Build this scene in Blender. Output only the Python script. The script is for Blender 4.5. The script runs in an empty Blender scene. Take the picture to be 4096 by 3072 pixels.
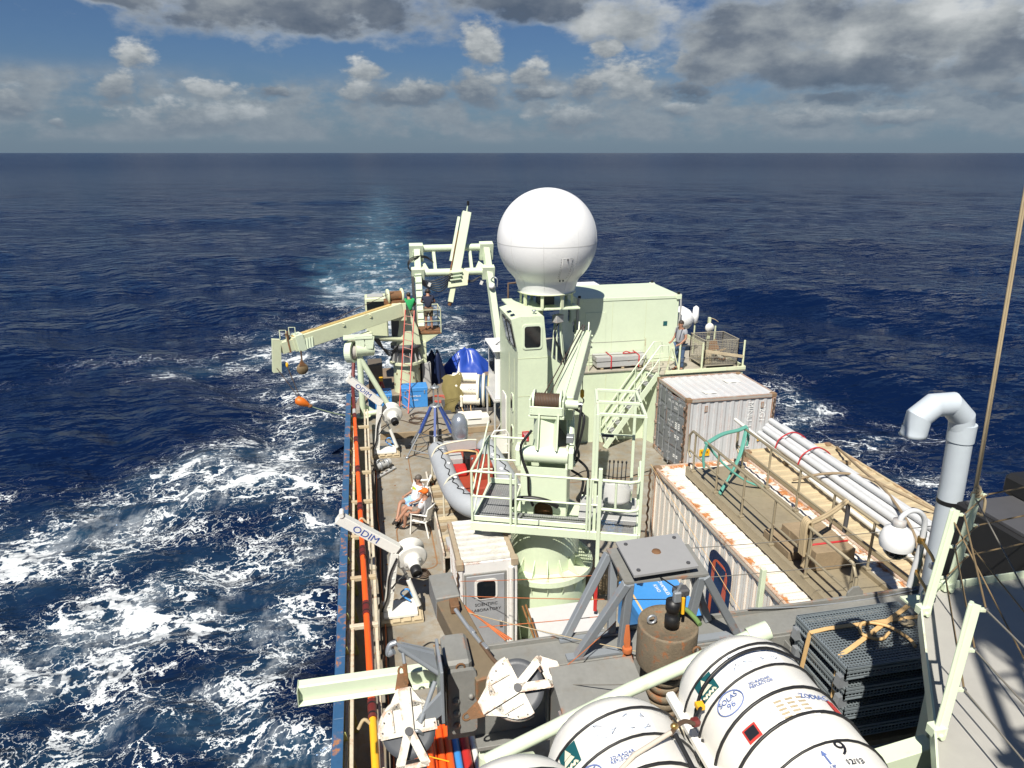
import bpy, bmesh, math, random
import numpy as np
from mathutils import Vector, Matrix
random.seed(7)
S = bpy.context.scene
COL = S.collection
V = Vector
R = math.radians

# ------------------------------------------------------------------ camera
cd = bpy.data.cameras.new('camera'); cam = bpy.data.objects.new('camera', cd); COL.objects.link(cam)
cam.location = (0, 0, 9.7); cam.rotation_euler = (R(90 - 17.99), 0, R(-11.74))
cd.sensor_fit = 'HORIZONTAL'; cd.sensor_width = 36; cd.lens = 25.03
cd.clip_start = .05; cd.clip_end = 200000
S.camera = cam

# ------------------------------------------------------------------ sun and exposure
SUN = V((-.36, -.62, 1)).normalized()
sd = bpy.data.lights.new('sun', 'SUN'); so = bpy.data.objects.new('sun', sd); COL.objects.link(so)
sd.energy = 5.0; sd.angle = R(.53); sd.color = (1, .95, .86)
so.location = (-20, -30, 60); so.rotation_euler = (-SUN).to_track_quat('-Z', 'Y').to_euler()
S.view_settings.view_transform = 'Standard'; S.view_settings.look = 'None'
S.view_settings.exposure = .52; S.view_settings.gamma = 1; S.view_settings.use_curve_mapping = False


# ------------------------------------------------------------------ node helpers
class NT:
    def __init__(s, tree):
        s.t = tree; s.n = tree.nodes; s.l = tree.links
    def put(s, sock, val):
        if isinstance(val, bpy.types.NodeSocket): s.l.new(val, sock)
        elif val is not None: sock.default_value = val
    def m(s, op, a, b=None, c=None, clamp=False):
        n = s.n.new('ShaderNodeMath'); n.operation = op; n.use_clamp = clamp
        for i, q in enumerate((a, b, c)):
            if q is not None: s.put(n.inputs[i], q)
        return n.outputs[0]
    def vm(s, op, a, b=None, scale=None):
        n = s.n.new('ShaderNodeVectorMath'); n.operation = op
        s.put(n.inputs[0], a)
        if b is not None: s.put(n.inputs[1], b)
        if scale is not None: s.put(n.inputs['Scale'], scale)
        return n.outputs['Value'] if op in ('LENGTH', 'DOT_PRODUCT', 'DISTANCE') else n.outputs[0]
    def noise(s, vec, scale=1, detail=4, rough=.55, out=0, lac=2, dist=0):
        n = s.n.new('ShaderNodeTexNoise'); s.put(n.inputs['Vector'], vec)
        n.inputs['Scale'].default_value = scale; n.inputs['Detail'].default_value = detail
        n.inputs['Roughness'].default_value = rough; n.inputs['Lacunarity'].default_value = lac
        n.inputs['Distortion'].default_value = dist
        return n.outputs[out]
    def voro(s, vec, scale=1, feature='F1', rnd=1):
        n = s.n.new('ShaderNodeTexVoronoi'); n.feature = feature; s.put(n.inputs['Vector'], vec)
        n.inputs['Scale'].default_value = scale; n.inputs['Randomness'].default_value = rnd
        return n.outputs['Distance']
    def step(s, x, a, b, lo=0., hi=1.):
        n = s.n.new('ShaderNodeMapRange'); n.interpolation_type = 'SMOOTHSTEP'
        s.put(n.inputs[0], x); s.put(n.inputs[1], a); s.put(n.inputs[2], b); s.put(n.inputs[3], lo); s.put(n.inputs[4], hi)
        return n.outputs[0]
    def mix(s, f, a, b):
        n = s.n.new('ShaderNodeMix'); n.data_type = 'RGBA'
        s.put(n.inputs['Factor'], f); s.put(n.inputs[6], a); s.put(n.inputs[7], b)
        return n.outputs[2]
    def xyz(s, vec):
        n = s.n.new('ShaderNodeSeparateXYZ'); s.put(n.inputs[0], vec); return n.outputs
    def comb(s, x, y, z):
        n = s.n.new('ShaderNodeCombineXYZ'); s.put(n.inputs[0], x); s.put(n.inputs[1], y); s.put(n.inputs[2], z); return n.outputs[0]


def C4(c): return (c[0], c[1], c[2], 1)


# ------------------------------------------------------------------ world: sky with trade-wind cumulus
W = bpy.data.worlds.new('World'); S.world = W; W.use_nodes = True
w = NT(W.node_tree); w.n.clear()
sky = w.n.new('ShaderNodeTexSky'); sky.sky_type = 'NISHITA'; sky.sun_disc = False
sky.sun_elevation = R(54.4); sky.sun_rotation = R(210); sky.air_density = 1.0; sky.dust_density = .5; sky.ozone_density = 3.0
tc = w.n.new('ShaderNodeTexCoord')
D = tc.outputs['Generated']
dx, dy, dz = w.xyz(D)
az = w.m('MULTIPLY', w.m('ARCTAN2', dx, dy), 57.2958)
el = w.m('MULTIPLY', w.m('ARCSINE', dz), 57.2958)
P3 = w.comb(w.m('MULTIPLY', az, .06), w.m('MULTIPLY', el, .11), 0.0)
wv = w.noise(P3, 3.2, 5, .56, out=1)
wx, wy, wz = w.xyz(w.vm('SUBTRACT', wv, (.5, .5, .5)))
A = w.m('MULTIPLY_ADD', wx, 4.2, az); E_ = w.m('MULTIPLY_ADD', wy, 2.4, el)
fb = w.m('SUBTRACT', w.noise(P3, 5.5, 7, .55), .5)
# (azimuth, elevation, half width, half height, darkness of the cloud mass)
CL = [(-14.1, 6.4, 1.3, 1.0, 0.05), (-15.2, 4.2, 1.5, 1.2, 0.3), (-9.7, 4.0, 2.3, 0.7, 0), (-10.6, 2.4, 5.6, 1.0, 0.25), (-5.9, 4.0, 1.5, 0.6, 0.6),
      (1.0, 5.7, 1.4, 0.9, 0.05), (0.3, 4.2, 1.7, 1.1, 0.3), (4.0, 4.1, 4.5, 0.9, 0.6), (9.5, 7.8, 1.3, 1.6, 0.1), (8.9, 4.7, 2.8, 1.6, 0.5), (13.1, 5.4,
      1.2, 1.2, 0.25), (13.3, 4.1, 1.7, 0.6, 0.6), (18.6, 7.0, 0.9, 0.9, 0.05), (20.2, 5.2, 3.3, 1.7, 0.08), (17.2, 4.6, 2.0, 1.0, 0.3), (24.0, 6.5, 1.3,
      0.8, 0), (24.4, 4.5, 2.4, 0.9, 0.9), (26.5, 5.2, 1.2, 0.7, 0.2), (16.1, 2.4, 3.3, 0.8, 0.35), (23.5, 2.9, 1.7, 0.6, 0.3), (33.8, 2.5, 3.2, 0.8, 0.4),
      (38.4, 2.4, 2.5, 0.6, 0.4), (-21.6, 3.2, 1.5, 0.9, 0.45), (-19.1, 1.7, 0.6, 0.4, 0.35), (34.5, 3.8, 3.2, 0.4, 0.8), (44.9, 3.8, 1.4, 0.5, 0.6)]
DK = [(-4.1, 9.8, 10.6, 2.0, 0.8), (-14.7, 9.5, 3.3, 0.8, 0.6), (13.2, 10.5, 5.6, 1.3, 0.85), (19.9, 8.8, 3.6, 1.3, 0.25), (29.3, 7.3, 5.7, 2.8,
      0.62), (38.9, 7.6, 6.3, 2.9, 0.22), (34.9, 5.4, 6.6, 1.6, 0.85), (43.5, 6.0, 3.5, 2.3, 0.7), (32.4, 8.6, 3.4, 1.6, 0.5)]
def blobs(lst, kx, ky, base, amp):
    best = None
    for (a, e, ra, re, dk) in lst:
        u = w.m('MULTIPLY', w.m('SUBTRACT', A, a), kx / ra); v = w.m('MULTIPLY', w.m('SUBTRACT', E_, e), ky / re)
        d = w.m('SUBTRACT', 1., w.m('SQRT', w.m('ADD', w.m('MULTIPLY', u, u), w.m('MULTIPLY', v, v))))
        lit = w.m('MULTIPLY_ADD', v, amp, base - dk * .62)
        if best is None: best, blit = d, lit
        else:
            g_ = w.step(w.m('SUBTRACT', d, best), -.25, .25)
            blit = w.m('ADD', w.m('MULTIPLY', blit, w.m('SUBTRACT', 1., g_)), w.m('MULTIPLY', lit, g_))
            best = w.m('MAXIMUM', best, d)
    return best, blit
cumD, cumL = blobs(CL, .86, .80, .74, .40)
bankD, bankL = blobs(DK, .62, .64, .80, .22)
fine = w.m('SUBTRACT', w.noise(P3, 15, 6, .6), .5)
# the same broken cumulus goes on round the rest of the sky
gen = w.m('MULTIPLY', w.m('SUBTRACT', w.noise(D, 3.0, 7, .58), .60), w.step(w.m('ABSOLUTE', w.m('SUBTRACT', az, 12)), 42, 55))
gen = w.m('ADD', gen, w.m('MULTIPLY', w.m('SUBTRACT', w.noise(D, 2.4, 6, .55), .58), w.step(el, 13, 20)))
cumC = w.step(w.m('ADD', w.m('MULTIPLY_ADD', fb, 2.0, cumD), w.m('MULTIPLY', fine, .9)), -.08, .60)
bankC = w.step(w.m('MAXIMUM', w.m('MULTIPLY_ADD', fb, 1.3, bankD), w.m('MULTIPLY', gen, 3.)), .0, .62)
band = w.m('MULTIPLY', w.m('SUBTRACT', w.noise(P3, 2.6, 6, .58), .40), w.m('MULTIPLY', w.step(el, .4, 1.4), w.step(el, 6.2, 3.6)))
bandC = w.step(band, -.02, .15, 0., .88)
cov = w.m('MAXIMUM', w.m('MAXIMUM', cumC, bankC), bandC)
cumL = w.m('ADD', w.m('MULTIPLY_ADD', fb, .9, cumL), w.m('MULTIPLY', fine, .7))
bankL = w.m('ADD', w.m('MULTIPLY_ADD', w.m('SUBTRACT', w.noise(P3, 3.4, 5, .55), .5), 1.5, bankL), w.m('MULTIPLY', fine, .22))
lit = w.m('ADD', w.m('MULTIPLY', cumL, w.m('SUBTRACT', 1., bankC)), w.m('MULTIPLY', bankL, bankC))
solid = w.m('MAXIMUM', cumC, bankC)
lit = w.m('ADD', w.m('MULTIPLY', lit, solid), w.m('MULTIPLY', w.m('MULTIPLY_ADD', fine, .5, .56), w.m('SUBTRACT', 1., solid)))
cr = w.n.new('ShaderNodeValToRGB'); w.l.new(lit, cr.inputs[0])
ce = cr.color_ramp; ce.elements[0].position = 0.; ce.elements[0].color = (1.5, 2.0, 2.8, 1)
ce.elements[1].position = 1.; ce.elements[1].color = (10.2, 10.6, 10.6, 1)
q = ce.elements.new(.3); q.color = (2.7, 3.2, 3.9, 1)
q = ce.elements.new(.62); q.color = (5.6, 6.1, 6.4, 1)
tint = w.n.new('ShaderNodeMix'); tint.data_type = 'RGBA'; tint.blend_type = 'MULTIPLY'; tint.inputs[0].default_value = 1
w.l.new(sky.outputs[0], tint.inputs[6]); tint.inputs[7].default_value = (.48, .66, .92, 1)
hz = w.step(el, 0., 7.5)                     # marine haze near the horizon veils the low clouds
skyc = w.mix(w.m('MULTIPLY_ADD', hz, -.75, .75), tint.outputs[2], (2.7, 3.8, 5.0, 1))
cl = w.mix(w.m('MULTIPLY_ADD', hz, -.62, .62), cr.outputs[0], (3.0, 4.0, 5.1, 1))
fin = w.mix(w.m('MULTIPLY', cov, .96), skyc, cl)
bg = w.n.new('ShaderNodeBackground'); bg.inputs[1].default_value = .043; w.l.new(fin, bg.inputs[0])
W.cycles.sampling_method = 'MANUAL'; W.cycles.sample_map_resolution = 512
S.cycles.max_bounces = 5; S.cycles.diffuse_bounces = 3; S.cycles.glossy_bounces = 3
ow = w.n.new('ShaderNodeOutputWorld'); w.l.new(bg.outputs[0], ow.inputs[0])


# ------------------------------------------------------------------ materials
MATS = {}
def paint(name, col, rough=.5, grime=.35, rust=0., metal=0., scale=1., bump=.0, rustcol=(.20, .065, .02), edge=0., spec=.5, streak=0., border=0.):
    if name in MATS: return MATS[name]
    m = bpy.data.materials.new(name); m.use_nodes = True; t = NT(m.node_tree)
    b = t.n['Principled BSDF']
    co = t.n.new('ShaderNodeTexCoord').outputs['Object']
    n1 = t.noise(co, 1.3 * scale, 6, .65); n2 = t.noise(co, 11 * scale, 4, .6)
    mott = t.m('ADD', t.m('MULTIPLY', t.m('SUBTRACT', n1, .5), grime * 1.3), t.m('MULTIPLY', t.m('SUBTRACT', n2, .5), grime * .7))
    val = t.m('ADD', 1., mott)
    hs = t.n.new('ShaderNodeHueSaturation'); hs.inputs['Color'].default_value = C4(col); t.l.new(val, hs.inputs['Value'])
    c = hs.outputs[0]
    if grime > .3:      # brown dirt in patches
        c = t.mix(t.m('MULTIPLY', t.step(t.noise(co, 2.1 * scale, 5, .7), .5, .75), grime * .55), c, (.16, .12, .07, 1))
    if rust > 0 or edge > 0:
        nr = t.noise(co, 2.6 * scale, 8, .68)
        x_, y_, z_ = t.xyz(co)
        if streak > 0:
            sv = t.comb(t.m('MULTIPLY', x_, 9.), t.m('MULTIPLY', y_, 9.), t.m('MULTIPLY', z_, .9))
            nr = t.m('ADD', t.m('MULTIPLY', nr, 1 - streak), t.m('MULTIPLY', t.noise(sv, 1., 5, .6), streak))
        if border > 0:      # rust creeps in from the sheet edges
            gx_, gy_, gz_ = t.xyz(t.n.new('ShaderNodeTexCoord').outputs['Generated'])
            ex = t.m('MULTIPLY', t.m('MINIMUM', gx_, t.m('SUBTRACT', 1., gx_)), 2.4); ey = t.m('MULTIPLY', t.m('MINIMUM', gy_, t.m('SUBTRACT', 1., gy_)), 6.)
            nr = t.m('ADD', nr, t.m('MULTIPLY', t.step(t.m('MINIMUM', ex, ey), .34, .0), .19 * border))
        mask = t.step(nr, .78 - rust * .42, .88 - rust * .40)
        if edge > 0:
            bv = t.n.new('ShaderNodeBevel'); bv.samples = 4; bv.inputs[0].default_value = .07
            gn = t.n.new('ShaderNodeNewGeometry')
            dt = t.vm('DOT_PRODUCT', bv.outputs[0], gn.outputs['Normal'])
            em = t.m('MULTIPLY', t.step(dt, .997, .90), t.step(nr, .60 - edge * .25, .72 - edge * .2))
            mask = t.m('MAXIMUM', mask, em)
        rc = t.mix(t.noise(co, 14, 4, .6), C4(rustcol), C4((rustcol[0] * 2.0, rustcol[1] * 2.3, rustcol[2] * 2.4)))
        c = t.mix(mask, c, rc)
        t.l.new(t.m('MULTIPLY_ADD', mask, .85 - rough, rough), b.inputs['Roughness'])
    else:
        t.l.new(t.m('MULTIPLY_ADD', n1, .25, rough - .12), b.inputs['Roughness'])
    t.l.new(c, b.inputs['Base Color'])
    b.inputs['Metallic'].default_value = metal
    b.inputs['Specular IOR Level'].default_value = spec
    if bump:
        bp = t.n.new('ShaderNodeBump'); bp.inputs[0].default_value = bump; bp.inputs[1].default_value = .02
        t.l.new(t.noise(co, 22 * scale, 5, .6), bp.inputs['Height']); t.l.new(bp.outputs[0], b.inputs['Normal'])
    MATS[name] = m
    return m


GREEN = paint('pale green ship paint', (.60, .68, .49), .42, .22, .38, scale=.9, edge=.25, streak=.55)
GREENB = paint('bright pale green paint', (.62, .70, .52), .35, .14, .28, scale=.9, edge=.2, streak=.5)
GREEND = paint('weathered pale green paint', (.58, .62, .42), .5, .22, .30, edge=.35, streak=.35)
WHITE = paint('white gloss paint', (.70, .69, .64), .38, .14, .08, edge=.12)
WHITEB = paint('clean white gel coat', (.78, .78, .77), .3, .06)
RAFTW = paint('life raft white plastic', (.80, .78, .72), .38, .14)
WRUST = paint('rusty white container paint', (.80, .77, .69), .55, .10, .30, edge=1.0, streak=.35, rustcol=(.30, .11, .03), scale=.8)
WRUSTR = paint('rust blotched white roof', (.72, .69, .61), .55, .28, .45, edge=1.2, scale=.9, border=.85, rustcol=(.26, .095, .03))
GREYC = paint('grey container paint', (.50, .51, .52), .5, .15, .14, edge=.7, streak=.3)
DGREYC = paint('dark grey door paint', (.17, .18, .19), .5, .3, .12, edge=.4, streak=.3)
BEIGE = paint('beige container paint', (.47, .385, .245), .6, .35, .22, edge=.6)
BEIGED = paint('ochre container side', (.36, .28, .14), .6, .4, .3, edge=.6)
GREY = paint('grey machinery paint', (.21, .21, .195), .5, .40, .22, edge=.35, scale=1.6)
GREYB = paint('blue grey steel paint', (.22, .24, .26), .45, .2, .08, edge=.2)
LGREY = paint('light grey paint', (.40, .40, .39), .5, .25, .10, edge=.2)
DGREY = paint('dark grey steel', (.07, .07, .075), .55, .3, .05)
BLACK = paint('black rubber', (.012, .012, .013), .45, .2)
BLUE = paint('hull blue paint', (.03, .095, .20), .5, .4, .20, edge=.15)
BLUERAIL = paint('rust spotted blue rail paint', (.030, .095, .20), .5, .4, .60, rustcol=(.22, .085, .03), scale=1.3)
BOXB = paint('bright blue box paint', (.05, .24, .58), .4, .2, .03)
TARPB = paint('blue tarpaulin', (.02, .06, .34), .35, .2)
TARPD = paint('dark blue tarpaulin', (.008, .016, .055), .4, .3)
ORANGE = paint('orange pipe paint', (.78, .10, .012), .42, .18)
YELLOW = paint('yellow paint', (.80, .42, .02), .45, .2, .1)
MAROON = paint('maroon coupling paint', (.13, .018, .015), .5, .4)
RED = paint('red paint', (.45, .025, .02), .45, .2)
REDL = paint('ladder red', (.50, .07, .045), .5, .25)
RUST = paint('heavy rust', (.16, .08, .035), .8, .6, .6, bump=.5, scale=2)
DRUMR = paint('rust brown weight steel', (.19, .15, .10), .65, .9, .60, bump=.6, scale=3.5, streak=.3)
DIRTYC = paint('dirty cream paint', (.56, .50, .38), .6, .4, .16, edge=.35, scale=2)
BRONZE = paint('weathered aluminium', (.33, .28, .19), .5, .4, .05, metal=.25)
GALV = paint('galvanised steel', (.36, .38, .40), .42, .3, metal=.55)
STEEL = paint('stainless steel', (.5, .5, .5), .3, .2, metal=.9)
BRASS = paint('brass clamp', (.40, .26, .09), .35, .4, metal=.8)
CHAIN = paint('rusty chain', (.10, .06, .035), .7, .5, .3)
WIRE = paint('wire rope brown', (.07, .045, .03), .6, .5)
WIREG = paint('grey wire', (.16, .15, .13), .5, .4)
ROPET = paint('tan rope', (.42, .33, .20), .8, .4)
ROPEG = paint('green rope', (.10, .31, .25), .8, .3)
ROPEO = paint('orange cord', (.46, .13, .04), .8, .4)
STRAP = paint('tan lashing strap', (.58, .38, .17), .7, .3)
STRAPR = paint('red lashing strap', (.42, .015, .02), .6, .3)
CANVAS = paint('olive canvas', (.16, .13, .045), .9, .35, bump=.3)
WOOD = paint('weathered timber', (.28, .21, .13), .75, .5, bump=.4, scale=2)
PALEW = paint('pallet timber', (.45, .37, .24), .75, .4, bump=.4, scale=2)
TUBE = paint('grey inflatable fabric', (.36, .38, .40), .5, .14)
PVC = paint('grey white plastic pipe', (.55, .56, .57), .35, .25)
VENT = paint('grey vent paint', (.47, .52, .56), .45, .14, .04)
ENGINE = paint('silver cowling', (.30, .33, .37), .25, .08, metal=.5)
GRATE = paint('steel grating', (.26, .265, .27), .5, .3)
MESHM = paint('zinc wire mesh', (.25, .29, .31), .45, .3, .05, metal=.4)
CAGEM = paint('old cage mesh', (.34, .31, .24), .55, .4, .2)
SIGNR = paint('red sign enamel', (.48, .02, .03), .4, .1)
SIGNG = paint('teal sign enamel', (.012, .09, .10), .4, .1)
SIGNY = paint('yellow plate', (.80, .42, .01), .45, .1)
INK = paint('black lettering', (.015, .015, .02), .5, .1)
INKB = paint('blue lettering', (.03, .07, .30), .5, .1)
INKF = paint('faded blue print', (.13, .19, .42), .5, .3)
INKL = paint('pale blue print', (.52, .60, .74), .5, .2)
INKW = paint('white lettering', (.78, .78, .76), .5, .2)
INKR = paint('red print', (.55, .05, .04), .5, .1)
SKIN = paint('sunburnt skin', (.36, .19, .125), .5, .1, spec=.3)
HAIR = paint('dark hair', (.035, .024, .018), .6, .2)
HAIRG = paint('greying hair', (.10, .085, .07), .6, .2)
TSHW = paint('white cotton', (.80, .80, .80), .8, .06)
TSHG = paint('grey cotton', (.30, .31, .33), .85, .1)
TSHL = paint('pale grey cotton', (.55, .55, .57), .85, .1)
TSHN = paint('navy cotton', (.018, .022, .045), .85, .1)
TSHE = paint('green cotton', (.02, .33, .10), .85, .1)
DENIM = paint('blue denim', (.06, .10, .18), .85, .2)
SHORTB = paint('light blue shorts', (.28, .46, .70), .85, .1)
SHORTK = paint('khaki shorts', (.10, .08, .05), .85, .1)
SHORTG = paint('grey brown shorts', (.20, .17, .14), .85, .1)
CAPO = paint('orange cap', (.70, .14, .012), .8, .1)
SHOE = paint('dark shoe', (.025, .022, .02), .6, .2)
SHOEB = paint('brown shoe', (.10, .04, .02), .6, .2)
PLAST = paint('white plastic chair', (.80, .79, .75), .4, .08)
DECKG = paint('grey bridge deck paint', (.36, .35, .32), .6, .22, .10, scale=.8)
SHIRTY = paint('lime shirt print', (.48, .55, .03), .8, .1)


def glass():
    m = bpy.data.materials.new('dark window glass'); m.use_nodes = True
    b = m.node_tree.nodes['Principled BSDF']
    b.inputs['Base Color'].default_value = (.010, .013, .016, 1); b.inputs['Roughness'].default_value = .06
    return m
GLASS = glass()


def deckmat():
    m = bpy.data.materials.new('worn grey main deck'); m.use_nodes = True; t = NT(m.node_tree); b = t.n['Principled BSDF']
    p = t.n.new('ShaderNodeNewGeometry').outputs['Position']
    n1 = t.noise(p, .45, 7, .66); n2 = t.noise(p, 3.2, 6, .65); n3 = t.noise(p, 24, 3, .6)
    c = t.mix(t.step(n1, .3, .7), (.165, .15, .12, 1), (.36, .34, .295, 1))
    c = t.mix(t.m('MULTIPLY', t.step(n2, .40, .68), .75), c, (.25, .19, .115, 1))
    x_, y_, z_ = t.xyz(p)
    aft = t.step(y_, 26.5, 31)
    c = t.mix(t.m('MULTIPLY', aft, .75), c, (.21, .135, .075, 1))
    c = t.mix(t.step(t.noise(p, 1.7, 8, .72), .58, .68), c, (.22, .105, .04, 1))
    c = t.mix(t.m('MULTIPLY', t.step(t.noise(p, 6.5, 4, .6), .68, .74), .8), c, (.07, .055, .04, 1))
    c = t.mix(t.m('MULTIPLY', n3, .28), c, (.11, .10, .085, 1))
    t.l.new(c, b.inputs['Base Color']); t.l.new(t.m('MULTIPLY_ADD', n2, .35, .42), b.inputs['Roughness'])
    bp = t.n.new('ShaderNodeBump'); bp.inputs[0].default_value = .25; bp.inputs[1].default_value = .01
    t.l.new(t.m('ADD', n2, n3), bp.inputs['Height']); t.l.new(bp.outputs[0], b.inputs['Normal'])
    return m
DECK = deckmat()


def seamat():
    m = bpy.data.materials.new('deep ocean water'); m.use_nodes = True; t = NT(m.node_tree); b = t.n['Principled BSDF']
    p = t.n.new('ShaderNodeNewGeometry').outputs['Position']
    x_, y_, z_ = t.xyz(p)
    p2 = t.comb(x_, y_, 0.)
    dist = t.vm('LENGTH', p2)
    at = t.n.new('ShaderNodeAttribute'); at.attribute_name = 'churn'
    mask = t.m('MULTIPLY', at.outputs['Fac'], t.m('MULTIPLY_ADD', t.noise(p2, .3, 4, .6), 1.7, .15))
    # lace: edges of warped cells, stretched slightly across the ship's track
    wl = t.vm('SCALE', t.vm('SUBTRACT', t.noise(p2, .7, 6, .66, out=1), (.5, .5, .5)), scale=2.6)
    pl = t.vm('ADD', p2, wl)
    lx, ly, _ = t.xyz(pl)
    pl2 = t.comb(t.m('MULTIPLY', lx, .62), ly, 0.)
    sel = t.step(t.noise(p2, .2, 3, .5), .44, .54); e1 = t.m('ADD', t.m('MULTIPLY', t.voro(pl2, .85, 'DISTANCE_TO_EDGE'), sel), t.m('MULTIPLY', t.voro(pl2, 1.7, 'DISTANCE_TO_EDGE'), t.m('SUBTRACT', 1., sel))); e2 = t.voro(pl2, 2.9, 'DISTANCE_TO_EDGE')
    far = t.step(dist, 35, 90)
    rag = t.noise(p2, 3.4, 6, .7); rag2 = t.noise(p2, .75, 5, .65)
    loc = t.m('MULTIPLY', mask, t.m('MULTIPLY_ADD', t.noise(p2, .36, 5, .62), 5.2, -2.0))
    loc = t.m('MAXIMUM', loc, 0.)
    w1 = t.m('MULTIPLY', t.m('POWER', loc, 1.5), .105); w2 = t.m('MULTIPLY', t.m('POWER', loc, 2.), .07)
    ragw = t.m('MULTIPLY_ADD', rag, 1.6, .2)
    w1 = t.m('MULTIPLY', w1, ragw); w2 = t.m('MULTIPLY', w2, ragw)
    f1 = t.step(e1, w1, t.m('MULTIPLY', w1, .45)); f2 = t.step(e2, t.m('MULTIPLY', w2, 1.5), t.m('MULTIPLY', w2, .4))
    streak = t.step(t.m('ADD', t.m('MULTIPLY', mask, .34), t.noise(t.comb(x_, t.m('MULTIPLY', y_, .45), 0.), .9, 9, .72)), .80, .98)
    lace = t.m('MAXIMUM', f1, t.m('MULTIPLY', f2, .85))
    foam = t.m('ADD', t.m('MULTIPLY', lace, t.m('SUBTRACT', 1., far)), t.m('MULTIPLY', streak, t.m('MULTIPLY_ADD', far, .30, .25)))
    foam = t.m('MINIMUM', foam, 1.)
    cap = t.step(t.noise(t.comb(t.m('MULTIPLY', x_, .5), y_, 0.), .13, 9, .7), .735, .77)      # a few whitecaps
    foam = t.m('MAXIMUM', foam, t.m('MULTIPLY', cap, .5))
    foam = t.m('MULTIPLY', foam, t.m('MULTIPLY_ADD', rag, .9, .45), clamp=True)
    aer = t.m('MULTIPLY', t.m('MULTIPLY', t.step(mask, .2, 1.2), t.m('MULTIPLY_ADD', rag2, 1.3, .0)), t.m('MULTIPLY_ADD', far, 1.1, .42))
    big = t.noise(p2, .035, 5, .6)
    deep = t.mix(big, (.0014, .0056, .025, 1), (.0026, .0105, .042, 1))
    c = t.mix(t.m('MINIMUM', t.m('MULTIPLY', aer, .5), 1.), deep, (.075, .20, .28, 1))
    c = t.mix(foam, c, (.66, .69, .70, 1))
    t.l.new(c, b.inputs['Base Color'])
    t.l.new(t.m('MULTIPLY_ADD', foam, .55, t.m('MULTIPLY_ADD', t.step(dist, 30, 900), .12, .07)), b.inputs['Roughness'])
    b.inputs['IOR'].default_value = 1.33; b.inputs['Specular Tint'].default_value = (.42, .62, 1, 1)
    t.l.new(t.m('MULTIPLY_ADD', foam, -.3, t.step(dist, 20, 300, .24, .05)), b.inputs['Specular IOR Level'])
    # wind waves
    px = t.comb(t.m('MULTIPLY', x_, .6), y_, 0.)
    h = t.m('MULTIPLY', t.noise(px, .34, 4, .52), 1.15)
    h = t.m('ADD', h, t.m('MULTIPLY', t.noise(px, 1.25, 3, .5), .42))
    bp = t.n.new('ShaderNodeBump'); bp.inputs[0].default_value = 1.0; bp.inputs[1].default_value = 1.0
    t.l.new(h, bp.inputs['Height']); t.l.new(bp.outputs[0], b.inputs['Normal'])
    return m


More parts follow.
